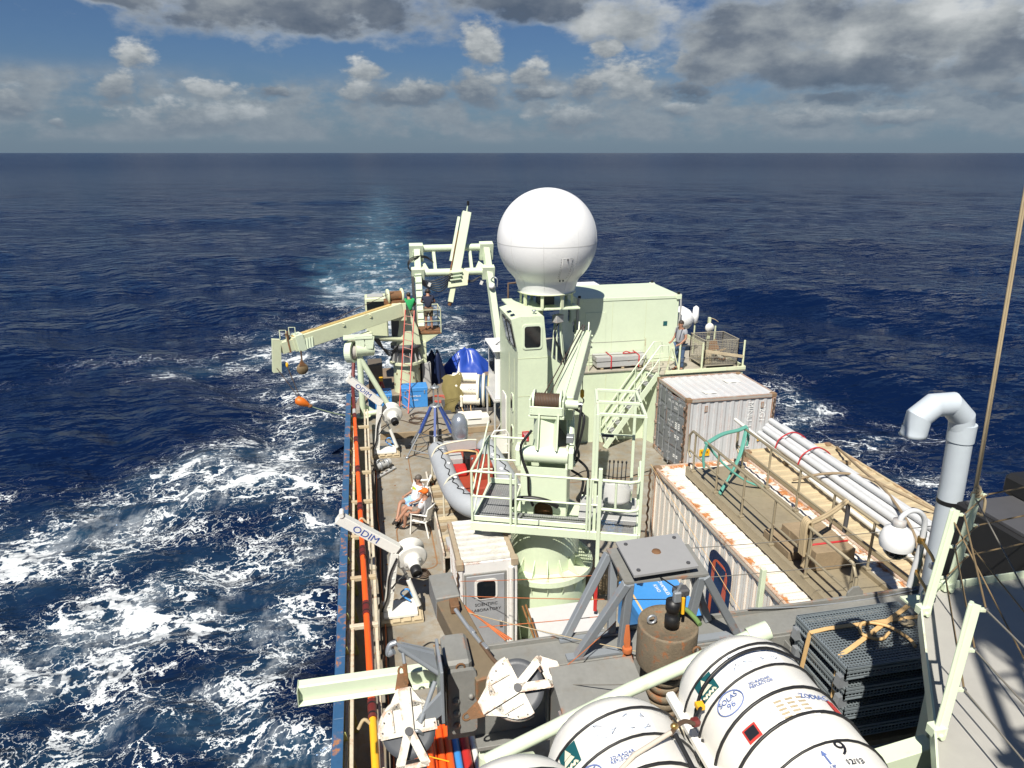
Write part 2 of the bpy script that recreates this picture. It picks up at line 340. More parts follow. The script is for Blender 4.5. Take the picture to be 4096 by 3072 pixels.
# ------------------------------------------------------------------ mesh builder
ORG = {}
class M:
    def __init__(s): s.v = []; s.f = []; s.sm = []
    def add(s, vs, fs, sm=False):
        o = len(s.v); s.v += [tuple(q) for q in vs]; s.f += [tuple(i + o for i in f) for f in fs]
        s.sm += ([sm] * len(fs) if isinstance(sm, bool) else sm)
        return s
    def box(s, c, sz, rot=None):
        h = [q / 2 for q in sz]; c = V(c)
        vs = [V((x * h[0], y * h[1], z * h[2])) for z in (-1, 1) for y in (-1, 1) for x in (-1, 1)]
        if rot is not None: vs = [rot @ q for q in vs]
        return s.add([c + q for q in vs], [(0, 2, 3, 1), (4, 5, 7, 6), (0, 1, 5, 4), (2, 6, 7, 3), (0, 4, 6, 2), (1, 3, 7, 5)])
    def bb(s, x0, x1, y0, y1, z0, z1):
        return s.box(((x0 + x1) / 2, (y0 + y1) / 2, (z0 + z1) / 2), (abs(x1 - x0), abs(y1 - y0), abs(z1 - z0)))
    def frame(s, a, b, up=(0, 0, 1)):
        d = (V(b) - V(a)).normalized(); up = V(up)
        if abs(d.dot(up)) > .985: up = V((1, 0, 0)) if abs(d.x) < .9 else V((0, 1, 0))
        r = d.cross(up).normalized(); return d, r, r.cross(d).normalized()
    def bar(s, a, b, w, h, up=(0, 0, 1)):
        a = V(a); b = V(b); d, r, u = s.frame(a, b, up)
        rot = Matrix((r, d, u)).transposed()
        return s.box((a + b) / 2, (w, (b - a).length, h), rot)
    def cyl(s, a, b, r, r2=None, n=14, cap=True):
        a = V(a); b = V(b); r2 = r if r2 is None else r2; d, x, y = s.frame(a, b)
        ring = [(math.cos(2 * math.pi * i / n), math.sin(2 * math.pi * i / n)) for i in range(n)]
        va = [a + (x * c + y * q) * r for c, q in ring]; vb = [b + (x * c + y * q) * r2 for c, q in ring]
        s.add(va + vb, [(i, (i + 1) % n, n + (i + 1) % n, n + i) for i in range(n)], True)
        if cap:
            if r > 1e-5: s.add(va, [tuple(range(n))[::-1]])
            if r2 > 1e-5: s.add(vb, [tuple(range(n))])
        return s
    def tube(s, pts, r, n=7, closed=False, cap=True):
        pts = [V(q) for q in pts]; k = len(pts)
        rr = r if isinstance(r, (list, tuple)) else [r] * k
        vs = []; prev = None
        for i, q in enumerate(pts):
            t0 = (pts[(i + 1) % k] if (closed or i < k - 1) else q) - (pts[i - 1] if (closed or i > 0) else q)
            if t0.length < 1e-9: t0 = V((0, 0, 1))
            t0.normalize()
            if prev is None:
                up = V((0, 0, 1)) if abs(t0.z) < .9 else V((1, 0, 0))
                x = t0.cross(up).normalized()
            else:
                x = (prev - t0 * prev.dot(t0))
                x = x.normalized() if x.length > 1e-6 else t0.orthogonal().normalized()
            prev = x; y = x.cross(t0)
            vs += [q + (x * math.cos(2 * math.pi * j / n) + y * math.sin(2 * math.pi * j / n)) * rr[i] for j in range(n)]
        fs = []
        for i in range(k if closed else k - 1):
            i2 = (i + 1) % k
            for j in range(n):
                fs.append((i * n + j, i2 * n + j, i2 * n + (j + 1) % n, i * n + (j + 1) % n))
        s.add(vs, fs, True)
        if cap and not closed:
            s.add(vs[:n], [tuple(range(n))]); s.add(vs[-n:], [tuple(range(n))[::-1]])
        return s
    def lathe(s, prof, o, ax=(0, 0, 1), n=28, cap=True, sm=True):
        o = V(o); d = V(ax).normalized(); x = d.orthogonal().normalized() if abs(d.z) < .99 else V((1, 0, 0)); y = d.cross(x)
        vs = []
        for r, h in prof:
            vs += [o + d * h + (x * math.cos(2 * math.pi * j / n) + y * math.sin(2 * math.pi * j / n)) * r for j in range(n)]
        fs = [(i * n + j, i * n + (j + 1) % n, (i + 1) * n + (j + 1) % n, (i + 1) * n + j) for i in range(len(prof) - 1) for j in range(n)]
        s.add(vs, fs, sm)
        if cap:
            if prof[0][0] > 1e-4: s.add(vs[:n], [tuple(range(n))[::-1]])
            if prof[-1][0] > 1e-4: s.add(vs[-n:], [tuple(range(n))])
        return s
    def prism(s, poly, o, u, v, t):
        """polygon in the plane o + u,v ; extruded by t along u x v (centred)"""
        o = V(o); u = V(u).normalized(); v = V(v).normalized(); n = u.cross(v) * (t / 2); k = len(poly)
        a = [o + u * p + v * q - n for p, q in poly]; b = [o + u * p + v * q + n for p, q in poly]
        s.add(a, [tuple(range(k))[::-1]]); s.add(b, [tuple(range(k))])
        return s.add(a + b, [(i, (i + 1) % k, k + (i + 1) % k, k + i) for i in range(k)])
    def ell(s, c, r, n=14, m=9, rot=None):
        c = V(c); vs = []; fs = []
        for i in range(m + 1):
            th = math.pi * i / m
            for j in range(n):
                ph = 2 * math.pi * j / n
                q = V((r[0] * math.sin(th) * math.cos(ph), r[1] * math.sin(th) * math.sin(ph), r[2] * math.cos(th)))
                vs.append(c + (rot @ q if rot is not None else q))
        for i in range(m):
            for j in range(n):
                fs.append((i * n + j, (i + 1) * n + j, (i + 1) * n + (j + 1) % n, i * n + (j + 1) % n))
        return s.add(vs, fs, True)
    def mesh(s, name, mat, org):
        me = bpy.data.meshes.new(name)
        me.from_pydata([(q[0] - org.x, q[1] - org.y, q[2] - org.z) for q in s.v], [], s.f)
        me.polygons.foreach_set('use_smooth', s.sm); me.materials.append(mat); me.update()
        return me
    def o(s, name, mat, parent=None, bev=0., seg=1):
        if parent is not None: org = ORG[parent.name]
        else:
            a = np.array([tuple(q) for q in s.v]); org = V(((a[:, 0].min() + a[:, 0].max()) / 2, (a[:, 1].min() + a[:, 1].max()) / 2, a[:, 2].min()))
        ob = bpy.data.objects.new(name, s.mesh(name, mat, org)); COL.objects.link(ob)
        if parent is not None: ob.parent = parent
        else: ob.location = org
        ORG[ob.name] = org
        if bev:
            md = ob.modifiers.new('bevel', 'BEVEL'); md.width = bev; md.segments = seg; md.limit_method = 'ANGLE'; md.angle_limit = R(50)
        return ob


def thing(name, label, cat, loc, group=None):
    o = bpy.data.objects.new(name, None); COL.objects.link(o); o.location = loc; o.empty_display_size = .2
    ORG[o.name] = V(loc); tag(o, label, cat, group); return o
def tag(o, label, cat, group=None):
    o['label'] = label; o['category'] = cat
    if group: o['group'] = group
    return o
def struct(o): o['kind'] = 'structure'; return o
def stuff(o): o['kind'] = 'stuff'; return o
def copy_tree(o, loc, label=None, parent=None):
    c = o.copy(); COL.objects.link(c); c.parent = parent
    if parent is None: c.location = loc; ORG[c.name] = V(loc)
    if label: c['label'] = label
    for ch in list(o.children): copy_tree(ch, None, None, c)
    return c


def box(name, x0, x1, y0, y1, z0, z1, mat, par, bev=.006): return M().bb(x0, x1, y0, y1, z0, z1).o(name, mat, par, bev)
def bar(name, a, b, wd, h, mat, par, bev=.005, up=(0, 0, 1)): return M().bar(a, b, wd, h, up).o(name, mat, par, bev)
def tube(name, pts, r, mat, par, n=8): return M().tube(pts, r, n).o(name, mat, par)
def cyl(name, a, b, r, mat, par, r2=None, n=18, bev=0): return M().cyl(a, b, r, r2, n).o(name, mat, par, bev)


def arc(p0, p1, sag, n=10, ax=(0, 0, -1)):
    p0 = V(p0); p1 = V(p1); ax = V(ax)
    return [p0.lerp(p1, i / n) + ax * (4 * sag * (i / n) * (1 - i / n)) for i in range(n + 1)]
def smooth(pts, k=5):
    """Catmull-Rom through points"""
    P = [V(q) for q in pts]; P = [P[0] * 2 - P[1]] + P + [P[-1] * 2 - P[-2]]; out = []
    for i in range(1, len(P) - 2):
        for j in range(k):
            t = j / k; a, b, c, d = P[i - 1:i + 3]
            out.append(.5 * ((2 * b) + (c - a) * t + (2 * a - 5 * b + 4 * c - d) * t * t + (3 * b - a - 3 * c + d) * t ** 3))
    out.append(P[-2]); return out


def text(st, size, o, xd, yd, mat, par, name='lettering', off=.004, ext=.0008, align='CENTER', sx=1.):
    cu = bpy.data.curves.new('txt', 'FONT'); cu.body = st; cu.size = size; cu.extrude = ext; cu.align_x = align; cu.align_y = 'CENTER'
    cu.resolution_u = 3
    ob = bpy.data.objects.new('txt', cu); COL.objects.link(ob)
    bpy.context.view_layer.update()
    me = bpy.data.meshes.new_from_object(ob.evaluated_get(bpy.context.evaluated_depsgraph_get()))
    bpy.data.objects.remove(ob); bpy.data.curves.remove(cu)
    x = V(xd).normalized(); y = (V(yd) - x * V(yd).dot(x)).normalized(); n = x.cross(y); org = ORG[par.name]; o = V(o)
    for q in me.vertices:
        c = q.co; q.co = o + x * (c.x * sx) + y * c.y + n * (off + c.z) - org
    me.materials.clear(); me.materials.append(mat); me.name = name
    r = bpy.data.objects.new(name, me); COL.objects.link(r); r.parent = par; ORG[r.name] = org
    return r


def corr(u0, length, up, height, u, n, pitch=.28, depth=.024):
    """corrugated sheet: start u0, along u for length, up for height, bulging along n"""
    m = M(); u = V(u).normalized(); up = V(up).normalized(); n = V(n).normalized(); u0 = V(u0)
    k = max(1, round(length / pitch)); p = length / k; xs = []
    for i in range(k):
        xs += [(i * p, 0), (i * p + .30 * p, 0), (i * p + .45 * p, -depth), (i * p + .85 * p, -depth)]
    xs.append((length, 0)); vs = []
    for x, d in xs:
        b = u0 + u * x + n * d; vs += [b, b + up * height]
    fs = [(2 * i, 2 * i + 2, 2 * i + 3, 2 * i + 1) for i in range(len(xs) - 1)]
    if u.cross(up).dot(n) < 0: fs = [f[::-1] for f in fs]
    return m.add(vs, fs)

# ================================================================== SETTING
# ------------------------------------------------------------------ sea
def sea():
    SZ = -3.2
    rr = np.concatenate([[0.5], np.geomspace(5, 420, 250), np.geomspace(450, 90000, 40)])
    aa = np.concatenate([np.radians(np.linspace(-62, 78, 560)), np.radians(np.linspace(81, 295, 70))])
    A, RR = np.meshgrid(aa, rr)
    X = RR * np.sin(A); Y = RR * np.cos(A); Z = np.zeros_like(X); rng = np.random.RandomState(3)
    for i in range(46):
        wl = 1.6 * 1.085 ** i; k = 2 * np.pi / wl
        th = rng.normal(.9, .55); amp = .0125 * wl ** .60
        amp_f = amp * np.clip(1 - RR * (.028 / wl) * .75, 0, 1)
        ph = k * (X * np.cos(th) + Y * np.sin(th)) + rng.rand() * 6.28
        Z += amp_f * (np.sin(ph) + .25 * np.cos(2 * ph))
    # swell keeps off the hull sides so the water line stays tidy
    Z *= np.clip(1.2 - RR / 380, 0, 1)
    Z += SZ
    nr, na = X.shape
    me = bpy.data.meshes.new('sea')
    vs = np.stack([X.ravel(), Y.ravel(), Z.ravel()], 1).astype(np.float32)
    i, j = np.meshgrid(np.arange(nr - 1), np.arange(na), indexing='ij'); j2 = (j + 1) % na
    f = np.stack([i * na + j, i * na + j2, (i + 1) * na + j2, (i + 1) * na + j], -1).reshape(-1, 4)[:, ::-1]
    me.vertices.add(len(vs)); me.vertices.foreach_set('co', vs.ravel())
    me.loops.add(f.size); me.loops.foreach_set('vertex_index', f.ravel().astype(np.int32))
    me.polygons.add(len(f)); me.polygons.foreach_set('loop_start', np.arange(0, f.size, 4, dtype=np.int32))
    me.polygons.foreach_set('loop_total', np.full(len(f), 4, np.int32)); me.polygons.foreach_set('use_smooth', np.ones(len(f), bool))
    me.update(); me.validate(); me.materials.append(seamat())
    # churned water: (x, y, half length, half width, angle, strength)
    FB = [(-10.5, 24.5, 5.2, 3.0, .2, 1.0), (-7.0, 27.5, 5.5, 2.6, .35, .95), (-10.5, 18.2, 4.6, 2.2, .15, 1.1), (-7.2, 17.6, 4.2, 1.5, .3, .9),
          (-5.6, 14.2, 3.6, 1.6, .25, 1.0), (-6, 21, 4, 1.5, .4, .72), (-2.6, 17, 1.3, 9, .0, .62), (-2.2, 12.5, 1.0, 4, .0, .9), (-3.6, 33, 3.2, 10, .15, .62),
          (-1.6, 41, 1.7, 6, .12, .95), (-11, 47, 7, 2.6, .1, .72), (-5, 52, 4, 8, .1, .55), (3.6, 46, 3.4, 11, .0, 1.15), (1.8, 66, 5.0, 16, .08, .82),
          (-2.2, 70, 1.7, 18, .2, .9), (2.0, 95, 7, 24, .03, .72), (4, 150, 7, 60, -.02, .6), (8, 260, 9, 110, -.03, .45), (14, 520, 14, 220, -.03, .24), (22.2, 32.5, 1.8, 3.8, -.25, .9), (25.0, 27.5, 3.4, 1.4, .1, .75),
          (21.5, 24, 2.6, 1.6, -.4, .75), (19.5, 20.5, 1.4, 2.6, -.5, .7)]
    ch = np.zeros(len(vs))
    wx = X.ravel() + 1.1 * np.sin(Y.ravel() * .5) + .6 * np.sin(Y.ravel() * 1.3 + 1); wy = Y.ravel() + 1.0 * np.sin(X.ravel() * .6 + 2)
    for (fx, fy, ra, rb, an, st) in FB:
        ca, sa = math.cos(an), math.sin(an)
        u = ((wx - fx) * ca + (wy - fy) * sa) / ra; v = (-(wx - fx) * sa + (wy - fy) * ca) / rb
        ch += st * np.exp(-.95 * (u * u + v * v))
    at = me.attributes.new('churn', 'FLOAT', 'POINT'); at.data.foreach_set('value', np.minimum(ch * .9, 1.0).astype(np.float32))
    o = bpy.data.objects.new('sea', me); COL.objects.link(o); struct(o)
sea()

# ------------------------------------------------------------------ hull and main deck
XL, XR, YS = -.92, 13.2, 33.0
outline = [(XL, -34), (XL, 10), (XL, 24), (XL + .12, 27), (XL + .55, 30), (XL + 1.6, 32.2), (XL + 3.2, YS), (XR - 3.2, YS), (XR - 1.2, 31.6), (XR, 28), (XR, -34)]
m = M(); k = len(outline)
top = [(x, y, -.02) for x, y in outline]; cx, cy = 6.1, 5
bot = [(cx + (x - cx) * .97, y if y < 30 else y - .7, -5) for x, y in outline]
m.add(top + bot, [((i + 1) % k, i, k + i, k + (i + 1) % k) for i in range(k)])
struct(m.o('ship_hull', BLUE))
m = M(); m.add([(x, y, 0) for x, y in outline], [tuple(range(k))[::-1]])
deck = struct(m.o('ship_deck', DECK))
# weld seams and flush hatch rims on the main deck
def ribbon(pts, wd, z, closed=False):
    m = M(); P = [V((p[0], p[1], z)) for p in pts]
    n = len(P)
    for i in range(n if closed else n - 1):
        a, b = P[i], P[(i + 1) % n]; m.bar(a, b + (b - a).normalized() * .004, wd, .012)
    return m
def rrect(x0, x1, y0, y1, r, n=5):
    o = []
    for cx_, cy_, a0 in ((x1 - r, y1 - r, 0), (x0 + r, y1 - r, 90), (x0 + r, y0 + r, 180), (x1 - r, y0 + r, 270)):
        for i in range(n + 1):
            a = R(a0 + 90 * i / n); o.append((cx_ + r * math.cos(a), cy_ + r * math.sin(a)))
    return o
RUSTLINE = paint('rusty weld bead', (.24, .13, .06), .8, .6, .35, scale=4)
ribbon(rrect(.42, 1.33, 15.3, 17.55, .25), .035, .004, True).o('hatch_rim', RUSTLINE, deck)
ribbon(rrect(1.05, 2.3, 20.15, 22.3, .18), .03, .004, True).o('hatch_rim', RUSTLINE, deck)
for pts in ([(-.1, 14.95), (1.3, 14.95)], [(-.1, 11.35), (1.3, 11.35)], [(.35, 8), (.35, 11.3)], [(5.4, 19.2), (9.2, 19.2)], [(-.1, 23.0), (2.4, 23.0)]):
    ribbon(pts, .02, .003).o('weld_seam', RUSTLINE, deck)
for x in np.arange(.1, 1.3, .42):
    for y in np.arange(9.1, 22.5, 1.1):
        if random.random() < .6: M().cyl((x, y, 0), (x, y, .012), .03, n=8).o('deck_socket', RUSTLINE, deck)
# raised working platform at the stern
st = M().bb(.2, 7.4, 23.95, 32.3, .004, .16).o('raised_deck', DECK, None, .01); struct(st)
m = M().bb(.15, 7.4, 23.88, 23.95, .004, .22); m.o('timber_edge', WOOD, st, .01)

# ------------------------------------------------------------------ bulwark on the near side
bw = thing('bulwark', 'blue capped steel bulwark with rust spots along the deck edge by the orange pipe', 'bulwark', (-.86, 15, 0))
m = M().bb(-.885, -.865, -4, 26.2, 0, 1.02); m.o('wall', paint('shaded pale green bulwark paint', (.30, .32, .12), .6, .4, .3, edge=.3), bw)  # pale green inner face, its shade put into a darker colour
m = M(); ys = np.arange(-4, 26.3, 1.51)
for a, b in zip(ys[:-1], ys[1:]):
    M().bb(-.93, -.77, a, b - .006, 1.02, 1.055).o('cap_rail', BLUERAIL, bw, .006)
m = M().bb(-.945, -.93, -4, 26.2, .2, 1.045).o('outer_plate', BLUE, bw)
STAY = paint('shaded pale green stay paint', (.40, .41, .15), .6, .35, .3, edge=.4)  # pale green stays, darkened in the colour for the shade inside the bulwark
for y in np.arange(6.2, 26, 1.04):
    m = M().prism([(-.862, .004), (-.60, .004), (-.58, .06), (-.74, 1.015), (-.862, 1.015)], (0, y, 0), (1, 0, 0), (0, 0, 1), .014)
    s_ = m.o('stay', STAY, bw)
    for zz in (.3, .62): M().cyl((-.70 + zz * .02, y - .02, zz), (-.70 + zz * .02, y + .02, zz), .022, n=8).o('drain_plug', WHITE, s_)

# far side rail (mostly hidden by the containers)
br = thing('starboard_bulwark', 'pale green bulwark on the far deck edge behind the beige container', 'bulwark', (13.1, 14, 0))
M().bb(13.08, 13.11, -4, 27, 0, 1.05).o('wall', GREEN, br); M().bb(13.0, 13.2, -4, 27, 1.05, 1.09).o('cap_rail', BLUERAIL, br)

# ------------------------------------------------------------------ forward house below and behind the viewpoint, upper decks
up = thing('bridge_house', 'pale green bridge superstructure at the forward end of the deck', 'deckhouse', (6, -7, 0))
box('wall', -.7, 12.6, -16, .45, .01, 7.85, GREENB, up)
box('roof_deck', -.9, 12.8, -16.2, .6, 7.86, 7.98, DECKG, up)
# boat deck (grey) with its aft bulwark
bd = struct(M().bb(3.05, 13.0, .47, 7.5, 2.52, 2.6).o('boat_deck', DECKG))
# upper side deck with pale green coaming, lower right
pol = [(3.2, 2.6), (3.62, 3.13), (4.0, 3.6), (4.45, 4.2), (4.86, 4.74), (5.05, 4.96), (5.2, 5.06), (9.5, 5.12), (9.5, .62), (3.2, .62)]
m = M(); m.prism(pol, (0, 0, 5.56), (1, 0, 0), (0, 1, 0), .08)
ud = struct(m.o('upper_deck', DECKG))
m = M()
for a, b in zip(pol[:7], pol[1:8]): m.bar((a[0], a[1], 5.60), (b[0], b[1], 5.60), .016, .16)
m.o('coaming', GREENB, ud)
m = M().bb(5.2, 9.5, 5.16, 5.36, 5.33, 5.35); m.o('gutter_plate', GREEN, ud)
box('under_beam', 5.0, 9.4, 4.7, 4.85, 5.3, 5.5, GREEN, ud)
for x, y in ((4.75, 4.3), (3.75, 2.9)):
    box('deck_pillar', x, x + .12, y, y + .12, 2.6, 5.5, GREEN, ud)
# lattice mast above and behind the viewpoint: throws the shadows on the upper deck
ms = thing('lattice_mast', 'lattice signal mast standing on the bridge roof', 'mast', (2.55, -.7, 7.98))
for sx in (-.35, .35):
    for sy in (-.35, .35): tube('leg', [(2.55 + sx, -.7 + sy, 7.98), (2.55 + sx * .6, -.7 + sy * .6, 17)], .05, GREENB, ms)
for i in range(10):
    z0 = 8.2 + i * .88; z1 = z0 + .88; a = .35 - .014 * i
    for (x0, y0, x1, y1) in ((-a, -a, a, -a), (a, -a, a, a), (a, a, -a, a), (-a, a, -a, -a)):
        tube('brace', [(2.55 + x0, -.7 + y0, z0), (2.55 + x1, -.7 + y1, z1)], .022, GREENB, ms, 5)
        tube('brace', [(2.55 + x0, -.7 + y0, z0), (2.55 + x1, -.7 + y1, z0)], .022, GREENB, ms, 5)
M().lathe([(0.02, 0), (.55, .05), (.6, .3), (.02, .36)], (2.95, -.4, 13.2)).o('radar_drum', WHITEB, ms)
box('yard', 1.9, 4.6, -.8, -.7, 11.9, 12.0, GREENB, ms)
M().lathe([(.02, 0), (.42, .1), (.45, .5), (.3, .8), (.02, .9)], (3.85, -.6, 11.2)).o('antenna_dome', WHITEB, ms)
box('radar_bar', 2.65, 4.65, -.35, -.2, 12.6, 12.75, WHITEB, ms)

# ================================================================== TOWER, RADOME, AFT DECKHOUSE
def rwin(o, u, v, wd, ht, par, frame_mat, r=.09, name='window', t=.03):
    """rounded window: frame (part) > pane (sub-part); o = centre on the wall"""
    u = V(u); v = V(v); n = u.cross(v).normalized(); o = V(o)
    def rr(a, b, rad):
        return [(p[0], p[1]) for p in rrect(-a / 2, a / 2, -b / 2, b / 2, rad, 4)]
    f = M().prism(rr(wd, ht, r), o + n * (t / 2 - .004), u, v, t).o(name, frame_mat, par, .006)
    M().prism(rr(wd * .80, ht * .84, r * .8), o + n * (t + .001), u, v, .012).o('pane', GLASS, f)
    return f


tw = thing('control_tower', 'tall pale green winch control tower with dark windows under the white radome', 'tower', (4.9, 21.8, 0))
prof = [(4.42, 0), (5.36, 0), (5.36, 3.7), (5.22, 5.02), (4.46, 5.02), (4.21, 4.95), (4.42, 3.9)]
M().prism(prof, (0, 21.35, 0), (1, 0, 0), (0, 0, 1), 1.9).o('wall', GREEN, tw, .02, 2)
box('aft_block', 5.0, 5.8, 22.75, 23.4, 0, 4.93, GREEN, tw, .015); box('roof_slab', 4.5, 6.7, 21.5, 23.4, 4.94, 5.0, GREEN, tw, .01)
M().prism([(4.42, 0), (5.3, 0), (5.3, 4.6), (4.42, 4.6)], (0, 22.8, 0), (1, 0, 0), (0, 0, 1), 1.0).o('aft_trunk', GREEN, tw, .015)
M().prism([(5.36, 1.5), (6.7, 1.5), (6.7, 2.7), (5.36, 3.75)], (0, 21.1, 0), (1, 0, 0), (0, 0, 1), .03).o('wing_plate', GREEN, tw)
rwin((4.87, 20.4, 4.40), (1, 0, 0), (0, 0, 1), .62, .78, tw, GREENB, .1)
rwin((5.2, 20.4, 1.45), (1, 0, 0), (0, 0, 1), .34, .5, tw, GREENB, .08)
# slanted side windows of the cab
nx = V((-1.05, 0, -.21)).normalized()
uu = V((0, -1, 0)); vv = V((-.21, 0, 1.05)).normalized()
for yc in (20.85, 21.55):
    rwin((4.31, yc, 4.43), uu, vv, .58, .84, tw, paint('window rubber', (.02, .02, .02), .5, .1), .08)
for yc in (20.75, 21.25): rwin((4.335, yc, 4.987), (0, -1, 0), (.25, 0, .07), .32, .16, tw, GREENB, .05)
for zz in (2.05, .95): rwin((4.42, 21.2, zz), (0, -1, 0), (0, 0, 1), .3, .62, tw, GREENB, .08)
M().prism([(p[0], p[1]) for p in rrect(-.36, .36, -.9, .9, .16)], (4.415, 22.55, 1.05), (0, -1, 0), (0, 0, 1), .05).o('door', WHITE, tw, .01)
M().lathe([(.03, 0), (.03, .08), (.075, .09), (.075, .12), (.02, .13)], (5.0, 20.75, 5.02), n=12).o('roof_vent', GALV, tw)
for yy in (20.62, 20.9, 21.1): tube('pipe_run', [(5.37, yy, .3), (5.37, yy, 3.0)], .02, GREEN, tw, 6)
fs2 = thing('floodlight_stand', 'pale green pole stand with grey floodlight between the tower and the lab box', 'light stand', (6.2, 21.9, 2.3))
for (xa, ya, xb, yb) in ((6.0, 21.7, 6.05, 21.9), (6.35, 21.7, 6.15, 21.95), (6.5, 22.1, 6.2, 22.0), (5.85, 22.0, 6.0, 22.0)): tube('leg', [(xa, ya, 1.9), (xb, yb, 4.45)], .03, GREENB, fs2)
box('foot_plate', 5.8, 6.55, 21.6, 22.2, 1.82, 1.9, GREENB, fs2); M().box((6.05, 21.8, 4.6), (.34, .22, .26), Matrix.Rotation(.5, 3, 'Z')).o('lamp_box', LGREY, fs2, .02); tube('cable', smooth([(6.1, 21.8, 4.5), (5.9, 21.7, 4.1), (6.1, 21.7, 3.6), (6.3, 21.7, 3.0)]), .02, BLACK, fs2)
tube('lamp_arm', [(6.1, 21.95, 4.4), (6.05, 21.8, 4.6)], .025, GREEND, fs2); box('junction_box', 5.62, 5.8, 22.6, 22.75, 3.6, 4.1, DGREY, tw); box('dark_door', 5.3, 5.75, 22.735, 22.752, 2.7, 4.2, DGREY, tw)
sg = thing('safety_notice', 'red muster notice with white print on the front of the control tower', 'sign', (4.64, 20.39, 1.2))
box('board', 4.56, 4.78, 20.375, 20.395, 1.0, 1.34, SIGNR, sg, .002)
text('MUSTER STATION', .026, (4.67, 20.374, 1.30), (1, 0, 0), (0, 0, 1), INKW, sg, sx=.8)
for i, wd_ in enumerate((.15, .10, .07, .06, .09, .12, .07, .11, .14)):
    box('print_line', 4.67 - wd_ / 2, 4.67 + wd_ / 2, 20.3735, 20.3752, 1.258 - i * .027, 1.268 - i * .027, INKW, sg, 0)

rd = thing('radome', 'huge white satellite radome globe on a ringed stand above the control tower', 'radome', (5.78, 22.3, 5.0))
c = V((5.78, 22.3, 7.08)); r0 = 1.59
prof = [(.92, -1.62), (.93, -1.56)]
for i in range(40):
    th = math.pi * (i + 6) / 46
    rr_, zz = r0 * math.sin(math.pi - th * 1.0), -r0 * math.cos(th)
    if zz < -1.2: rr_ = max(rr_, .93 + (zz + 1.56) * .30)
    if zz > -1.52: prof.append((rr_, zz))
prof.append((.001, r0))
M().lathe(prof, c, n=72).o('shell', WHITEB, rd)
SEAM = paint('radome seam sealant', (.55, .55, .53), .5, .1)
M().lathe([(r0 * 1.0004, -.012), (r0 * 1.0012, 0), (r0 * 1.0004, .012)], c + V((0, 0, -.08)), n=72, cap=False).o('seam', SEAM, rd)
for a in range(0, 360, 40):
    pts = []
    for i in range(26):
        zz = -1.5 + i * .115
        rr_ = math.sqrt(max(r0 * r0 - zz * zz, 0))
        if zz < -1.2: rr_ = max(rr_, .93 + (zz + 1.56) * .30)
        pts.append(c + V((rr_ * math.cos(R(a + 12)), rr_ * math.sin(R(a + 12)), zz)))
    M().tube(pts, .005, 5).o('seam', SEAM, rd)
# hatch on the camera side
def onsph(az_, el_, off=.0):
    rr_ = r0 + off; return c + V((rr_ * math.cos(el_) * math.sin(az_), -rr_ * math.cos(el_) * math.cos(az_), rr_ * math.sin(el_)))
hp = []
for i in range(5):
    for j in range(7): hp.append(onsph(.07 + .20 * i / 4, -.74 + .48 * j / 6, .012))
hm = M().add(hp, [(i * 7 + j, (i + 1) * 7 + j, (i + 1) * 7 + j + 1, i * 7 + j + 1) for i in range(4) for j in range(6)], True)
ht = hm.o('hatch', WHITEB, rd)
bd_ = [onsph(.07, -.74, .014), onsph(.27, -.74, .014), onsph(.27, -.5, .014), onsph(.27, -.26, .014), onsph(.07, -.26, .014), onsph(.07, -.5, .014)]
M().tube(bd_, .006, 5, True).o('hatch_edge', SEAM, ht)
for a_, e_ in ((.12, -.80), (.22, -.80), (.17, -.28)):
    M().ell(onsph(a_, e_, .02), (.025, .02, .035)).o('latch', DGREY, ht)
for a_ in (.04, .30):
    for k_ in range(9): M().ell(onsph(a_, -.72 + k_ * .055, .004), (.008, .008, .012), 6, 4).o('bolt', DGREY, ht)
M().lathe([(.80, 5.42), (.95, 5.42), (.95, 5.46), (.80, 5.46)], (5.78, 22.3, 0), n=40).o('base_ring', GREEND, rd)
for i in range(8):
    a = R(22 + 45 * i); x, y = 5.78 + .84 * math.cos(a), 22.3 + .84 * math.sin(a)
    M().box((x, y, 5.2), (.07, .10, .44), Matrix.Rotation(a, 3, 'Z')).o('stand_post', GREEND, rd, .004)
box('pedestal_core', 5.5, 6.0, 22.1, 22.6, 4.98, 5.42, DGREY, rd)

# deckhouse carrying the lab box
dh = thing('aft_deckhouse', 'pale green deckhouse with rusty top deck carrying the green lab box and mesh cage', 'deckhouse', (9.8, 24, 0))
M().prism([(6.75, 22.2), (9.35, 22.2), (9.6, 21.5), (12.6, 21.42), (12.6, 27), (6.75, 27)], (0, 0, 1.28), (1, 0, 0), (0, 1, 0), 2.56).o('wall', GREEN, dh, .01)
PLAT = paint('rusty pale platform deck', (.36, .33, .27), .65, .4, .34, scale=1.6)
M().prism([(6.7, 22.15), (9.33, 22.15), (9.58, 21.45), (12.65, 21.37), (12.65, 27), (6.7, 27)], (0, 0, 2.58), (1, 0, 0), (0, 1, 0), .04).o('top_deck', PLAT, dh)
box('kerb', 9.7, 12.66, 21.36, 21.42, 2.6, 2.72, GREEND, dh)
bx = M().bb(12.62, 12.67, 21.42, 26.9, 2.6, 2.72).o('kerb', GREEND, dh)
